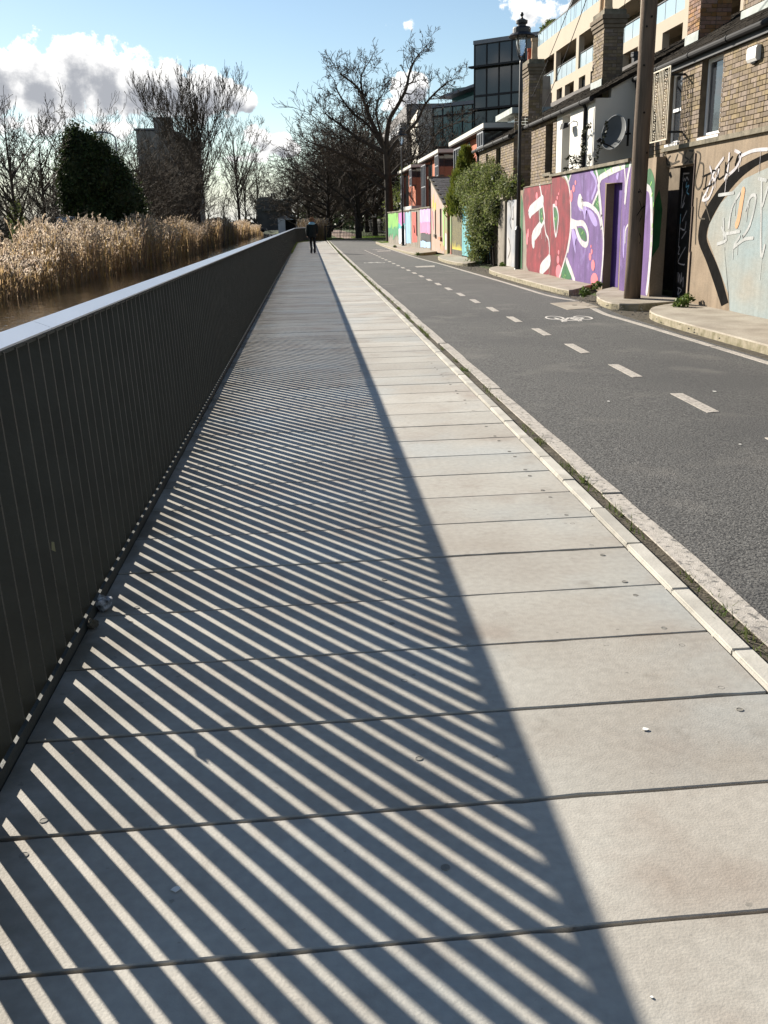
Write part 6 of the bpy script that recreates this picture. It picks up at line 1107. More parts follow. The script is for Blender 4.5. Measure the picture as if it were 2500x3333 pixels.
# ---- reeds
M_stem = mat('reed_stem', (.38, .265, .14), .85, .4, .5, col2=(.27, .18, .09), trans=.55, rnd=.4, island=True); M_plume = mat('reed_plume', (.60, .51, .40), .9, .25, 2, trans=.6, col2=(.44, .34, .24), rnd=.3, island=True)
def reeds(name, label, ranges, n, hfun, seed, pl_n=9, w=.010, psize=.05, plume_p=.8):
    rs = np.random.RandomState(seed); X = []; Y = []
    e = empty(name, (float(np.mean([r[0] for r in ranges])), float(np.mean([r[2] for r in ranges])), -.6), label, 'reed bed')
    areas = np.array([(r[1]-r[0])*(r[3]-r[2])*r[4] for r in ranges]); k = rs.multinomial(n, areas/areas.sum())
    for r, c in zip(ranges, k): X.append(rs.uniform(r[0], r[1], c)+.35*np.sin(np.linspace(0, 1, c)*50)); Y.append(rs.uniform(r[2], r[3], c))
    X = np.concatenate(X); Y = np.concatenate(Y); m = len(X); H = hfun(X, Y)*rs.uniform(.72, 1.1, m); lean = rs.normal(0, .11, (m, 2)); lean[:, 0] += .05
    base = np.stack([X, Y, np.full(m, -.66)], 1); tip = base+np.stack([lean[:, 0]*H, lean[:, 1]*H, H], 1); mid = (base+tip)/2-np.stack([lean[:, 0]*H*.12, lean[:, 1]*H*.12, 0*H], 1)
    th = rs.uniform(0, np.pi, m); s = np.stack([np.cos(th), np.sin(th), 0*th], 1)*w*(1+Y[:, None]/90)
    V = np.zeros((m, 6, 3)); V[:, 0] = base-s; V[:, 1] = base+s; V[:, 2] = mid-s*.8; V[:, 3] = mid+s*.8; V[:, 4] = tip-s*.4; V[:, 5] = tip+s*.4
    b6 = (np.arange(m)*6)[:, None]; F = np.concatenate([b6+np.array([[0, 1, 3, 2]]), b6+np.array([[2, 3, 5, 4]])]); np_mesh('stems', V.reshape(-1, 3), F, M_stem, e, kind='stuff')
    # blades
    kb = 2; bp = np.repeat(base, kb, 0); bt = np.repeat(tip, kb, 0); f = rs.uniform(.15, .75, (m*kb, 1)); p0 = bp*(1-f)+bt*f; dd = rs.normal(size=(m*kb, 3)); dd[:, 2] = np.abs(dd[:, 2])*1.2+.5; dd /= np.linalg.norm(dd, axis=1, keepdims=True); Lb = rs.uniform(.25, .6, (m*kb, 1)); sd_ = np.cross(dd, rs.normal(size=(m*kb, 3))); sd_ /= np.linalg.norm(sd_, axis=1, keepdims=True)
    V = np.zeros((m*kb, 3, 3)); V[:, 0] = p0-sd_*w*1.3; V[:, 1] = p0+sd_*w*1.3; V[:, 2] = p0+dd*Lb; np_mesh('blades', V.reshape(-1, 3), np.arange(m*kb*3).reshape(-1, 3), M_stem, e, kind='stuff')
    sel = rs.uniform(size=m) < plume_p; t_ = tip[sel]; q = len(t_); ld = lean[sel]; droop = np.stack([ld[:, 0]*2+rs.normal(0, .25, q), ld[:, 1]*2+rs.normal(0, .25, q), np.ones(q)*.8], 1); droop /= np.linalg.norm(droop, axis=1, keepdims=True)
    PV = []
    for j in range(pl_n):
        f = j/pl_n; c = t_+droop*(f*.26-.03)-np.array([0, 0, 1.])*(f*f*.10); a = rs.normal(size=(q, 3)); a /= np.linalg.norm(a, axis=1, keepdims=True); b = np.cross(a, droop); b /= np.linalg.norm(b, axis=1, keepdims=True)
        sz = psize*(1.15-.75*abs(f-.35)*1.6)*rs.uniform(.6, 1.3, (q, 1)); v = np.zeros((q, 4, 3)); v[:, 0] = c-b*sz*.45; v[:, 1] = c+a*sz-np.array([0, 0, .3])*sz; v[:, 2] = c+b*sz*.45+droop*sz*.6; v[:, 3] = c+droop*sz*1.4; PV.append(v)
    PV = np.concatenate(PV); np_mesh('plumes', PV.reshape(-1, 3), np.arange(len(PV)*4).reshape(-1, 4), M_plume, e, kind='stuff')
    return e
def hf(X, Y):
    h = np.where(Y < 36, 1.25, np.where(Y < 40, 1.25+(Y-36)*.25, 2.25)); h = np.where((Y > 50) & (Y < 56), 1.9, h); h = np.where((X < -11.3) & (Y > 37), np.maximum(h, 1.9), h); return .82*h*(1+.24*np.sin(X*2.1+Y*.9)+.12*np.sin(Y*2.3-X*1.3))
reeds('reed_bed', 'near golden reed bed with pale feathery plumes along the far side of the canal', [(-12.3, -9.6, 25, 51, 1.0)], 4000, hf, 3, psize=.075)
reeds('reed_bed', 'middle golden brown reed bed leading towards the canal bend', [(-12.3, -9.2, 51, 92, 1.0), (-12.3, -10.6, 92, 100, .5)], 5600, lambda X, Y: (2.0+.25*np.sin(Y*.35))*(1+.14*np.sin(X*2.1+Y*.7)+.10*np.sin(Y*1.7)), 5, psize=.07, w=.012)
reeds('reed_bed', 'distant golden reed clump at the canal bend', [(-14.5, -9.8, 102, 170, 1.0), (-14.0, -10.2, 170, 226, .6)], 6200, lambda X, Y: np.where(Y < 150, 2.5, 2.5-(Y-150)*.014)+.3*np.sin(Y*.15+X), 7, psize=.10, pl_n=6, w=.02)
reeds('reed_bed', 'dry reeds growing by the gate post at the end of the railing', [(-.6, 1.4, 94, 101, 1.0)], 1400, lambda X, Y: 2.3+0*X, 9, psize=.06, pl_n=6, w=.012)
# ---- grass and weeds
M_grass = mat('grass_blade', (.075, .12, .025), .8, .4, 2, col2=(.11, .12, .045), trans=.35); M_weed = mat('weed_leaf', (.07, .12, .025), .6, .4, 6, col2=(.12, .15, .04), trans=.3)
def blades(name, pts, h, w, m, parent, seed, kind='stuff'):
    rs = np.random.RandomState(seed); pts = np.asarray(pts, dtype=float); n = len(pts); th = rs.uniform(0, 2*np.pi, n); s = np.stack([np.cos(th), np.sin(th), 0*th], 1)*w; tip = pts+np.stack([rs.normal(0, .45, n)*h, rs.normal(0, .45, n)*h, h*rs.uniform(.4, 1.2, n)], 1)
    V = np.zeros((n, 3, 3)); V[:, 0] = pts-s; V[:, 1] = pts+s; V[:, 2] = tip; return np_mesh(name, V.reshape(-1, 3), np.arange(n*3).reshape(-1, 3), m, parent, kind=kind)
rs = np.random.RandomState(19); gp = []
for k in range(520):
    y_ = 2+88*rs.uniform()**1.5; 
    dens = .15+.6*(.5+.5*math.sin(y_*1.9+math.sin(y_*.7)*3)) if y_ < 22 else 1
    if rs.uniform() > dens: continue
    cx = (1.535 if y_ < 14 else 1.55)+(rs.uniform(0, .06) if y_ < 14 else rs.uniform(0, .07))+max(0, y_-48)*.006
    for _ in range(int((4 if y_ < 9 else 10)+rs.uniform()*(14 if y_ < 9 else 26))): gp.append((cx+rs.normal(0, .012), y_+rs.normal(0, .07), -.012))
g1 = blades('gutter_grass', gp, .045, .0035, M_grass, None, 20); tag(g1, 'low green grass and moss growing in the gutter beside the path kerb', 'grass')
gp = [(rs.uniform(-.93, -.85)+(0 if y_ < 80 else (y_-80)*.1), y_, 0) for y_ in rs.uniform(52, 93, 1500)]
g2 = blades('railing_grass', gp, .10, .008, M_grass, None, 21); tag(g2, 'grass tufts along the foot of the far railing', 'grass')
gp = np.stack([rs.uniform(4.6, 14, 5000), rs.uniform(97, 112, 5000), np.full(5000, -.07)], 1); gp2 = np.stack([rs.uniform(1.6, 3.6, 3500), rs.uniform(92.5, 104, 3500), np.full(3500, -.07)], 1); gp3 = np.stack([rs.uniform(5.2, 5.9, 500), rs.uniform(70.5, 74, 500), np.full(500, .02)], 1)
g3 = blades('verge_grass', np.concatenate([gp, gp2, gp3]), .10, .02, mat('lawn_blade', (.13, .22, .035), .8, .3, 2, trans=.4), None, 22); tag(g3, 'bright green grass verge beyond the gate', 'grass')
def weed(x, y, z, r, n, label, seed):
    e = empty('weed', (x, y, z), label, 'weed'); rs = np.random.RandomState(seed); u = rs.normal(size=(n, 3)); u /= np.linalg.norm(u, axis=1, keepdims=True); p = np.array([x, y, z+r*.7])+u*np.array([r, r, r*.8])*rs.uniform(.4, 1, (n, 1)); p[:, 2] = np.maximum(p[:, 2], z+.01)
    leaf_cloud('leaves', p, .035, M_weed, e, seed+1); mb = MB()
    for k in range(5): a = k*1.25; mb.tube([(x, y, z), (x+r*.6*math.cos(a), y+r*.6*math.sin(a), z+r)], .006, 4)
    mb.build('stems', M_weed, e)
weed(5.35, 18.7, 0, .13, 130, 'upright green weed at the tip of the pavement left of the pole', 1); weed(6.05, 15.55, .0, .14, 160, 'bushy green weed at the foot of the pole pavement', 2); weed(6.15, 20.6, .0, .12, 120, 'dark green weed in the purple doorway', 3); weed(6.28, 15.9, .05, .13, 130, 'green weed beside the black doorway jamb', 4); weed(6.15, 31.0, 0, .12, 90, 'yellow green weed tuft below the rounded pier', 5); weed(4.9, 44.3, 0, .1, 80, 'small weed on the kerb end before the shed', 6); weed(5.0, 57.0, .02, .12, 90, 'small weed on the kerb near the far lamp', 7)
# gravel along the dirt apron
gv = []; mb = MB()
for k in range(900):
    x_, y_ = rnd.uniform(4.9, 6.2), rnd.choice([rnd.uniform(14.6, 20.5), rnd.uniform(29, 34), rnd.uniform(9, 34)]); s = rnd.uniform(.006, .02); mb.add([(x_-s, y_-s, .006), (x_+s, y_-s, .006), (x_, y_+s, .006), (x_, y_, .006+s*1.2)], [(0, 1, 3), (1, 2, 3), (2, 0, 3)])
tag(mb.build('gravel', M_pave, kind='stuff', fix=False), 'loose grit scattered at the foot of the walls', 'gravel')
# ================================================================== PEOPLE, GATE, FAR THINGS
M_jkt = mat('dark_jacket', (.012, .016, .016), .85, .3, 6); M_trs = mat('black_trousers', (.010, .010, .012), .85, .2, 6); M_skin = mat('skin', (.45, .27, .19), .6, .1, 6); M_hair = mat('auburn_hair', (.17, .085, .045), .8, .5, 30, col2=(.27, .15, .08), trans=.2); M_hood = mat('blue_hood', (.20, .38, .50), .8, .2, 8); M_shoe = mat('dark_boots', (.03, .028, .03), .6); M_sole = mat('pale_shoe', (.5, .46, .42), .7)
def skin_body(name, J, E, m, parent, off):
    me = bpy.data.meshes.new(name); me.from_pydata([(x-off[0], y-off[1], z-off[2]) for x, y, z, r in J], E, []); me.materials.append(m)
    o = link(name, me, parent, loc=off); o.modifiers.new('skin', 'SKIN')
    for i, (x, y, z, r) in enumerate(J): me.skin_vertices[0].data[i].radius = (r if isinstance(r, tuple) else (r, r))
    me.skin_vertices[0].data[0].use_root = True
    s = o.modifiers.new('sub', 'SUBSURF'); s.levels = 1; s.render_levels = 2
    return o
def person(x, y, z, h, label, jacket=M_jkt, trousers=M_trs, hair=M_hair, hood=None, shoes=M_shoe, seed=1, stride=1.0, long_hair=True):
    """seen from behind, walking away (+y)"""
    e = empty('person', (x, y, z), label, 'person'); k = h/1.70; off = Vector((x, y, z)); A = lambda X, Y, Z, r: (x+X*k, y+Y*k, z+Z*k, tuple(q*k for q in r) if isinstance(r, tuple) else r*k); s = stride
    J = [A(0, 0, .92, (.155, .11)), A(0, 0, 1.10, (.14, .10)), A(0, .01, 1.30, (.165, .11)), A(0, .0, 1.42, (.10, .085)), A(0, .01, 1.49, .055), A(0, .03, 1.57, (.075, .09)), A(0, .03, 1.66, (.06, .07)),
         A(-.095, 0, .84, .095), A(-.085, .10*s, .47, .062), A(-.08, .02*s, .10, .042), A(-.08, .05*s, .035, .038), A(-.085, .20*s, .03, .034),
         A(.095, 0, .84, .095), A(.09, .03*s, .47, .062), A(.085, -.18*s, .13, .042), A(.085, -.19*s, .06, .038), A(.09, -.07*s, .03, .034),
         A(-.20, 0, 1.38, .062), A(-.255, -.06*s, 1.12, .050), A(-.245, .04*s, .90, .036), A(-.24, .07*s, .82, .03),
         A(.20, 0, 1.38, .062), A(.25, .04*s, 1.13, .050), A(.235, .16*s, .98, .036), A(.22, .22*s, .93, .03)]
    E = [(0, 1), (1, 2), (2, 3), (3, 4), (4, 5), (5, 6), (0, 7), (7, 8), (8, 9), (9, 10), (10, 11), (0, 12), (12, 13), (13, 14), (14, 15), (15, 16), (2, 17), (17, 18), (18, 19), (19, 20), (2, 21), (21, 22), (22, 23), (23, 24)]
    skin_body('body', J, E, trousers, e, off)
    def loft(name, rings, m, n=16, jit=0.0, sd=0):
        r_ = random.Random(sd); mb = MB(); V = []
        for (X, Y, Z, a, b) in rings:
            for j in range(n): th = 2*math.pi*j/n; f = 1+r_.uniform(-jit, jit); V.append((x+(X+a*f*math.cos(th))*k, y+(Y+b*f*math.sin(th))*k, z+Z*k))
        F = [(i*n+j, i*n+(j+1) % n, (i+1)*n+(j+1) % n, (i+1)*n+j) for i in range(len(rings)-1) for j in range(n)]+[tuple(range(n)), tuple(range(len(rings)*n-1, (len(rings)-1)*n-1, -1))]
        mb.add(V, F); return mb.build(name, m, e, smooth=True)
    jk = loft('jacket', [(0, 0, .78, .205, .15), (0, 0, .86, .215, .16), (0, 0, 1.02, .195, .15), (0, 0, 1.2, .205, .15), (0, 0, 1.34, .225, .15), (0, 0, 1.42, .19, .125), (0, 0, 1.47, .10, .095)], jacket)
    def sleeve(p):
        mb = MB(); mb.tube([(x+a*k, y+b*k, z+c*k) for a, b, c, r in p], [r*k for a, b, c, r in p], 10); mb.build('sleeve', jacket, jk, smooth=True)
    sleeve([(-.17, 0, 1.42, .07), (-.21, -.01, 1.36, .082), (-.262, -.06*s, 1.12, .072), (-.25, .03*s, .92, .06), (-.245, .05*s, .87, .055)]); sleeve([(.17, 0, 1.42, .07), (.21, .01, 1.36, .082), (.258, .04*s, 1.13, .072), (.243, .14*s, 1.0, .06), (.23, .18*s, .96, .055)])
    for sx, sy, zz in ((-.08, .05, .0), (.085, -.19, .02)):
        mb = MB(); mb.tube([(x+sx*k, y+sy*s*k, z+(.30+zz)*k), (x+sx*k, y+(sy)*s*k, z+(.09+zz)*k), (x+sx*k, y+(sy)*s*k, z+(.04+zz)*k)], [.068*k, .06*k, .062*k], 10); bt = mb.build('boot', shoes, e, smooth=True)
        mb = MB(); mb.tube([(x+sx*k, y+(sy*s-.05)*k, z+(.035+zz)*k), (x+sx*k, y+(sy*s+.08)*k, z+(.04+zz)*k), (x+sx*k, y+(sy*s+.17)*k, z+(.032+zz*.5)*k)], [.036*k, .042*k, .03*k], 8); mb.build('toe', shoes, bt, smooth=True)
    if hood: loft('hood', [(0, -.02, 1.39, .17, .13), (0, -.03, 1.44, .165, .135), (0, -.03, 1.50, .12, .12), (0, -.02, 1.52, .09, .09)], hood)
    # face: ears, nose on the far side
    hd_ = loft('head', [(0, .03, 1.47, .05, .055), (0, .04, 1.53, .072, .085), (0, .04, 1.60, .080, .095), (0, .03, 1.67, .066, .08), (0, .03, 1.70, .03, .04)], M_skin)
    mb = MB(); mb.tube([(x, y+.13*k, z+1.61*k), (x, y+.155*k, z+1.565*k), (x, y+.13*k, z+1.55*k)], .012*k, 5); mb.build('nose', M_skin, hd_)
    for sx in (-1, 1):
        mb = MB(); mb.tube([(x+sx*.078*k, y+.03*k, z+1.61*k), (x+sx*.088*k, y+.02*k, z+1.58*k), (x+sx*.078*k, y+.03*k, z+1.55*k)], .010*k, 5); mb.build('ear', M_skin, hd_)
    mb = MB(); blob(mb, (0, 0, 0), .135, seed, 3); lo = 1.0 if long_hair else .8
    mb2 = MB(); mb2.add([(x+a*k*(1.08 if c < 0 else .95), y+(b*.95-.005)*k, z+(1.615+c*(1.25 if c < 0 else .98)*lo)*k) for a, b, c in mb.v], mb.f); mb2.build('hair', hair, e)
    for side in (-1, 1):   # hands with fingers
        c = (-.243, .06*s, .84) if side < 0 else (.222, .21*s, .935); mb = MB(); mb.tube([(x+c[0]*k, y+c[1]*k, z+(c[2]+.03)*k), (x+c[0]*k, y+(c[1]+.005)*k, z+(c[2]-.04)*k)], [.025*k, .032*k], 7)
        for f in range(4): mb.tube([(x+c[0]*k, y+(c[1]-.024+.016*f)*k, z+(c[2]-.035)*k), (x+(c[0]-.01*side)*k, y+(c[1]-.022+.016*f)*k, z+(c[2]-.08)*k), (x+(c[0]-.025*side)*k, y+(c[1]-.02+.016*f)*k, z+(c[2]-.10)*k)], .008*k, 5)
        mb.tube([(x+c[0]*k, y+(c[1]+.03)*k, z+(c[2]-.005)*k), (x+(c[0]-.02*side)*k, y+(c[1]+.045)*k, z+(c[2]-.045)*k)], .009*k, 5); mb.build('hand', M_skin, e)
    return e
person(.235, 51.5, .0, 1.76, 'person in dark jacket with pale blue hood and auburn hair walking away along the path', hood=M_hood, seed=4)
person(5.0, 150, -.07, 2.0, 'rightmost distant walker in black with pale shoes beyond the gate', shoes=M_sole, hair=M_trs, seed=5, long_hair=False)
person(4.45, 190, -.07, 2.0, 'middle distant walker in dark clothes under the avenue trees', seed=6, hair=M_trs, long_hair=False)
person(3.4, 186, -.07, 1.9, 'leftmost distant walker with fair hair under the avenue trees', seed=7, hair=M_sole)
# ---- railings and gate across the end of the road
M_iron2 = mat('black_railing', (.015, .015, .016), .5, .2, 5)
gt = empty('road_gate', (2.3, 91.5, 0), 'black barred swing gate at the end of the path beside the reeds', 'gate')
mb = MB(); mb.box(1.55, 1.66, 91.3, 91.42, -.07, 1.28); mb.build('gate_post', M_iron2, gt)
mb = MB(); mb.box(1.66, 3.0, 91.33, 91.39, 1.17, 1.25); mb.box(1.66, 3.0, 91.33, 91.39, .08, .14); mb.box(2.94, 3.0, 91.33, 91.39, .14, 1.17); mb.build('gate_frame', M_iron2, gt)
for k in range(9): mb = MB(); x_ = 1.79+.135*k; mb.box(x_-.012, x_+.012, 91.35, 91.375, .14, 1.17); mb.build('bar', M_iron2, gt)
rl = empty('park_railing', (5.2, 93.5, 0), 'low run of black park railings right of the gate', 'railing')
for k in range(30): mb = MB(); x_ = 3.3+.145*k; yq = 92.0+.35*(x_-3.3); mb.box(x_-.013, x_+.013, yq-.013, yq+.013, -.07, 1.15+(.1 if k % 10 == 0 else 0)); mb.build('bar', M_iron2, rl)
mb = MB(); q = lambda x_: 92.0+.35*(x_-3.3)
for z_ in (.06, 1.02): mb.tube([(3.2, q(3.2), z_), (7.6, q(7.6), z_)], .02, 5)
mb.build('rail', M_iron2, rl)
mb = MB(); mb.prism([(2.2, 90.6), (7.8, 91.2), (12, 91.5), (12, 91.7), (7.8, 91.5), (2.2, 90.9)], -.05, .10); mb.build('end_kerb', M_pave_edge, kind='structure')
rl2 = empty('avenue_railing', (10.2, 130, 0), 'dark railings behind the avenue trees at the park edge', 'railing')
for k in range(70):
    yq = 96+1.1*k; mb = MB(); mb.box(10.2, 10.24, yq, yq+.06, -.07, 1.6); mb.build('bar', M_iron2, rl2)
mb = MB(); mb.box(10.19, 10.25, 96, 174, 1.4, 1.48); mb.box(10.19, 10.25, 96, 174, .2, .28); mb.build('rail', M_iron2, rl2)
mb = MB(); mb.box(10.6, 11.0, 95, 178, -.07, 1.9); mb.build('dark_boundary_wall', mat('dark_wall', (.04, .038, .034), .9, .3, 1), label='low dark boundary wall behind the avenue railings', cat='wall')
# park path
mb = MB(); mb.prism([(3.3, 93), (5.6, 93.8), (6.6, 140), (7.2, 230), (3.0, 230), (3.2, 140)], -.2, -.055); mb.build('park_path', mat('pinkish_path', (.28, .20, .16), .9, .2, 1, .3, 30), kind='structure')
nt_ = empty('tree_notice', (7.5, 111.6, 2.2), 'small white notice fixed to the avenue tree trunk', 'sign'); mb = MB(); mb.box(7.27, 7.75, 111.55, 111.57, 2.0, 2.35); mb.build('board', M_frame, nt_); mb = MB(); mb.box(7.40, 7.62, 111.540, 111.549, 2.12, 2.28); mb.build('print', M_dframe, nt_)
# ---- far end: white lock house, building behind
lk = empty('lock_house', (-3.4, 232, 0), 'low white lock building with a dark opening across the end of the canal', 'building')
mb = MB(); mb.box(-6.7, -5.05, 230, 238, -.6, 2.8); mb.box(-2.4, 1.5, 230, 238, -.6, 2.7); mb.box(-5.05, -2.4, 230, 238, 2.4, 2.75); mb.build('wall', mat('pale_lock', (.42, .42, .42), .8, .1, 1), lk)
mb = MB(); mb.box(-5.05, -2.4, 231, 231.2, -.6, 2.4); mb.build('opening', M_dark, lk); mb = MB(); mb.box(-2.5, -2.15, 229.6, 229.9, -.6, 2.7); mb.build('post', M_frame, lk)
mb = MB(); mb.prism_y([(-6.9, 2.82), (-3.0, 2.82), (-3.3, 3.5), (-5.0, 3.6), (-5.4, 3.2)], 230, 238); mb.build('roof', M_zinc, lk)
fb = empty('far_building', (-8, 262, 0), 'dark two storey building with a pale roof edge beyond the lock', 'building')
mb = MB(); mb.box(-13, -4, 262, 275, 0, 7.4); mb.build('wall', mat('far_dark_brick', (.07, .065, .065), .9, .3, .6), fb); mb = MB(); mb.box(-8.1, -3.8, 261.7, 275, 7.42, 7.7); mb.build('roof_edge', M_fasc, fb)
mb = MB(); mb.prism_y([(-13, 7.4), (-8.2, 7.4), (-9.0, 8.3), (-12.0, 8.3)], 262, 275); rf_ = mb.build('roof', M_soff, fb)
for x_ in (-9.2, -8.6): mb = MB(); mb.box(x_, x_+.45, 264, 265, 8.2, 9.3); mb.build('chimney', M_soff, rf_)
mb = MB(); mb.box(-8.0, -5.5, 261.9, 261.99, 5.4, 7.2); mb.build('window_band', M_glass, fb); mb = MB(); mb.box(-11.5, -5.4, 261.5, 261.9, 4.9, 5.3); mb.build('canopy', M_soff, fb)
def car(x, y, label, m, rot=0):
    c = empty('parked_car', (x, y, -.1), label, 'car', 'cars parked by the lock'); z = -.1
    mb = MB(); mb.prism_y([(x-2.1, z+.25), (x+2.1, z+.25), (x+2.1, z+.8), (x+1.2, z+.95), (x-1.9, z+.95), (x-2.1, z+.8)], y-.85, y+.85); mb.build('body', m, c)
    mb = MB(); mb.prism_y([(x-1.6, z+.95), (x+1.0, z+.95), (x+.4, z+1.45), (x-1.1, z+1.45)], y-.72, y+.72); mb.build('cabin', M_glass, c)
    for wx in (-1.3, 1.3):
        for wy in (-.86, .86): mb = MB(); mb.tube([(x+wx, y+wy-.09, z+.32), (x+wx, y+wy+.09, z+.32)], .32, 12); mb.build('wheel', M_dark, c)
car(-15.5, 205, 'silver car parked beyond the distant reeds', mat('car_silver', (.5, .52, .54), .25, .05, 2, metal=.4)); car(-10.8, 215, 'dark car parked near the lock building', mat('car_dark', (.06, .065, .07), .25, .05, 2))
vn = empty('parked_van', (-22.3, 95, -.1), 'pale blue grey van parked behind the near reeds', 'van'); z = -.15
M_van = mat('van_blue', (.30, .36, .46), .3, .05, 2)
mb = MB(); mb.prism_y([(-23.2, z+.35), (-21.4, z+.35), (-21.4, z+2.5), (-21.6, z+2.75), (-23.0, z+2.75), (-23.2, z+2.5)], 94, 98.6); mb.build('body', M_van, vn)
for x_ in (-23.0, -21.6): mb = MB(); mb.box(x_-.1, x_+.1, 93.97, 93.999, z+1.0, z+1.4); mb.build('tail_light', PAINT['red'], vn)
mb = MB(); mb.box(-22.9, -21.7, 93.98, 93.999, z+1.6, z+2.3); mb.build('rear_window', M_glass, vn)
for x_ in (-23.1, -21.5):
    for y_ in (94.9, 97.7): mb = MB(); mb.tube([(x_-.1, y_, z+.35), (x_+.1, y_, z+.35)], .35, 12); mb.build('wheel', M_dark, vn)
# ---- tower block on the left bank
M_tower = mat('tower_render', (.27, .25, .23), .85, .15, .3, .1, 20); tw = empty('tower_block', (-17, 132, 0), 'grey brown tower block with a square roof box behind the bare trees', 'building')  # wall colour lifted paler to put distance haze into it
prof = [(-20.9, -1), (-20.9, 13.1), (-15.6, 12.9), (-14.2, 11.6), (-14.2, -1)]
mb = MB(); mb.prism_y(prof, 130, 142); mb.build('wall', M_tower, tw); mb = MB(); mb.box(-18.65, -16.65, 130.2, 134, 12.9, 14.65); mb.build('roof_box', M_tower, tw)
mb = MB(); mb.box(-21.1, -18.66, 129.9, 142, 13.12, 13.35); mb.build('parapet', M_zinc, tw)
for k in range(4):
    for j in range(3): mb = MB(); mb.box(-20.94, -20.9, 131.5+3*j, 133+3*j, 1.5+2.9*k, 3.0+2.9*k); mb.build('side_window', M_glass, tw)
for k in range(3):
    for j in range(1): mb = MB(); mb.box(-16.0+1.7*j, -15.2+1.7*j, 129.95, 129.995, 1.2+2.6*k, 2.5+2.6*k); w_ = mb.build('window', M_glass, tw)
# left bank street lamp and low bank wall
sl2 = empty('road_lamp', (-13.0, 72, -.3), 'grey curved arm road lamp beside the dark evergreen crown', 'street lamp')
mb = MB(); mb.tube(smooth_pts([(-13.0, 72, -.3), (-13.0, 72, 4.6), (-13.0, 72, 7.1), (-13.1, 72, 7.6), (-13.5, 72, 7.82), (-14.0, 72, 7.86)], 3), .05, 8); mb.build('column', M_zinc, sl2); mb = MB(); mb.box(-14.4, -13.9, 71.9, 72.1, 7.80, 7.92); mb.build('lantern', M_zinc, sl2)
bw_ = MB(); bw_.box(-24, -23.6, 20, 130, -.3, 1.1); bw_.build('bank_wall', mat('bank_stone', (.12, .11, .10), .9, .3, 2, .5, 20), label='low stone wall along the road on the far bank', cat='wall')
# low scrub along the far bank
sc = MB(); lp = in_blobs([(-14.2, 44+6*k, .3, 1.2, 3.2, .8+.3*math.sin(k*2.1)) for k in range(12)], 9000, 41, .3); lp = lp[lp[:, 2] > -.35]
o = leaf_cloud('bank_scrub', lp, .09, mat('scrub', (.035, .035, .018), .9, .4, 2, col2=(.06, .045, .025)), None, 42, kind='stuff'); tag(o, 'dark tangled scrub along the far bank behind the reeds', 'scrub')
sb = []
T = Tree(91)
for k in range(150): T.branch((T.r.uniform(-20, -12.8), T.r.uniform(42, 110), -.3), (T.r.uniform(-.3, .3), T.r.uniform(-.3, .3), 1), T.r.uniform(1.2, 2.6), .03, 2, dict(PL, stop=4, rmin=.008, up=.08, wig=.22))
o = seg_mesh('bank_brambles', T.small, M_twig2, None, 3); tag(o, 'tangle of bare brown stems on the far bank under the trees', 'brambles', kind='stuff')
for k, (x0_, x1_, y0_, y1_, zz_, n_, sz_) in enumerate(((-40, -14, 66, 118, 2.6, 14000, .16), (-60, -20, 120, 190, 3.4, 9000, .3))):
    rs = np.random.RandomState(80+k); p_ = np.stack([rs.uniform(x0_, x1_, n_), rs.uniform(y0_, y1_, n_), rs.uniform(0, 1, n_)**1.3], 1); p_[:, 2] = -.3+p_[:, 2]*zz_*(.7+.3*np.sin(p_[:, 0]*.9+p_[:, 1]*.35))
    o = leaf_cloud('bank_thicket', p_, sz_, mat('thicket', (.05, .042, .03), .95, .4, .6, col2=(.03, .03, .02)), None, 84+k, kind='stuff'); tag(o, ('brown thicket filling the far bank under the bare trees', 'farther dark thicket beyond the far bank')[k], 'thicket')
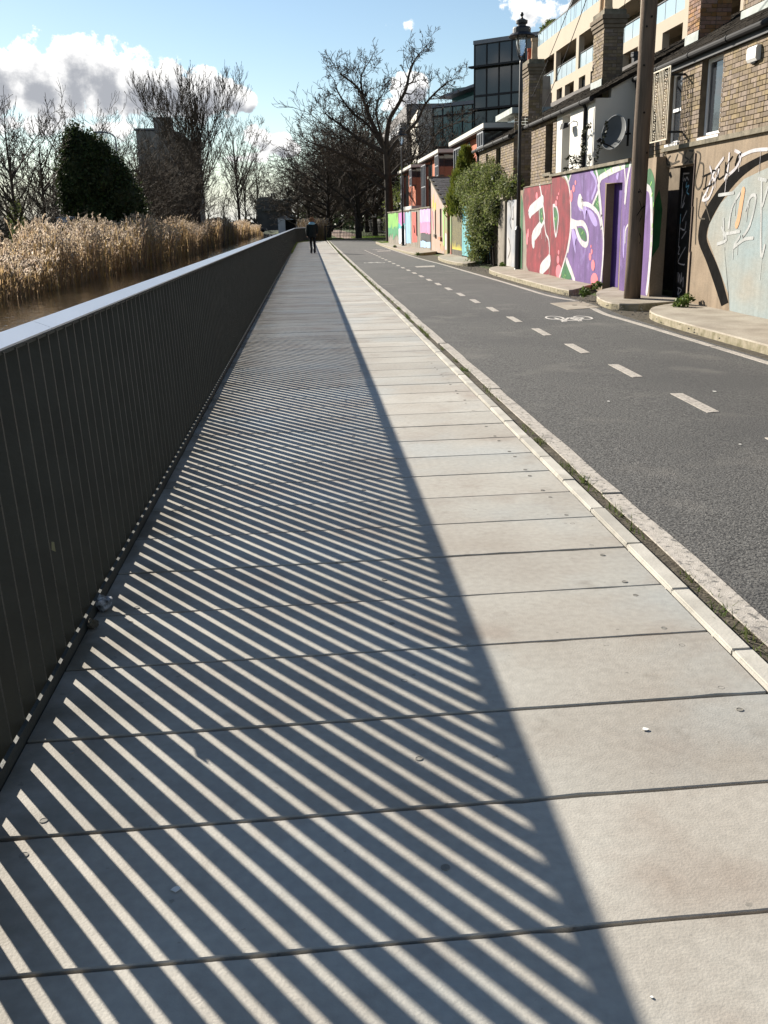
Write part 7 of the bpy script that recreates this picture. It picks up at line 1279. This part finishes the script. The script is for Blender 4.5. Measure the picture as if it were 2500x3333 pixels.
T = Tree(97); PT = dict(n=[4, 4, 3], ang=(20, 55), up=.12, wig=.2, ratio=.6, rr=.6, stop=3, rmin=.028)
for k in range(110):
    T.branch((T.r.uniform(-40, -13.5), T.r.uniform(88, 128), -.3), (T.r.uniform(-.15, .15), T.r.uniform(-.15, .15), 1), T.r.uniform(2.4, 4.8), .11, 0, PT)
T.small += T.big; o = seg_mesh('bank_coppice', T.small, M_twig2, None, 3); tag(o, 'mass of thin bare stems closing the view behind the far bank trees', 'coppice', kind='stuff')
# lone feather stuck on the railing
mb = MB(); mb.add([(-.955, 3.29, .44), (-.953, 3.315, .43), (-.951, 3.31, .395), (-.957, 3.285, .41)], [(0, 1, 2, 3)]); mb.build('dry_leaf', mat('pale_leaf', (.20, .19, .11), .8), label='pale dry leaf caught between the railing fins', cat='leaf')
# distant woodland that closes the horizon
T = Tree(95); PW = dict(n=[4, 3, 3], ang=(25, 60), up=.1, wig=.2, ratio=.62, rr=.6, stop=3, rmin=.05)
for k in range(130):
    u = T.r.uniform(-1, 1); yv = T.r.uniform(270, 360); xv = -10+u*130
    T.branch((xv, yv, -.2), (T.r.uniform(-.1, .1), 0, 1), T.r.uniform(5, 8.5), .25, 0, PW)
T.big += T.small; o = seg_mesh('distant_woodland', T.big, M_twig, None, 3); tag(o, 'distant bare woodland along the horizon', 'woodland', kind='stuff')
lp = in_blobs([(-120+15*k, 330+8*math.sin(k*2.3), 1.5, 11, 8, 3.2+1.6*math.sin(k*1.7)) for k in range(17)], 9000, 71, .3); lp = lp[lp[:, 2] > -.2]
o = leaf_cloud('distant_scrub', lp, .7, mat('far_scrub', (.045, .04, .032), .95, .4, .3), None, 72, kind='stuff'); tag(o, 'dark distant scrub under the woodland on the horizon', 'scrub')
rs = np.random.RandomState(99); n_ = 6000; p_ = np.stack([rs.uniform(-2, 30, n_), rs.uniform(225, 262, n_), rs.uniform(0, 1, n_)*5.5], 1)
o = leaf_cloud('avenue_end_hedge', p_, .45, M_ever, None, 98, kind='stuff'); tag(o, 'dark evergreen mass closing the far end of the avenue', 'hedge')
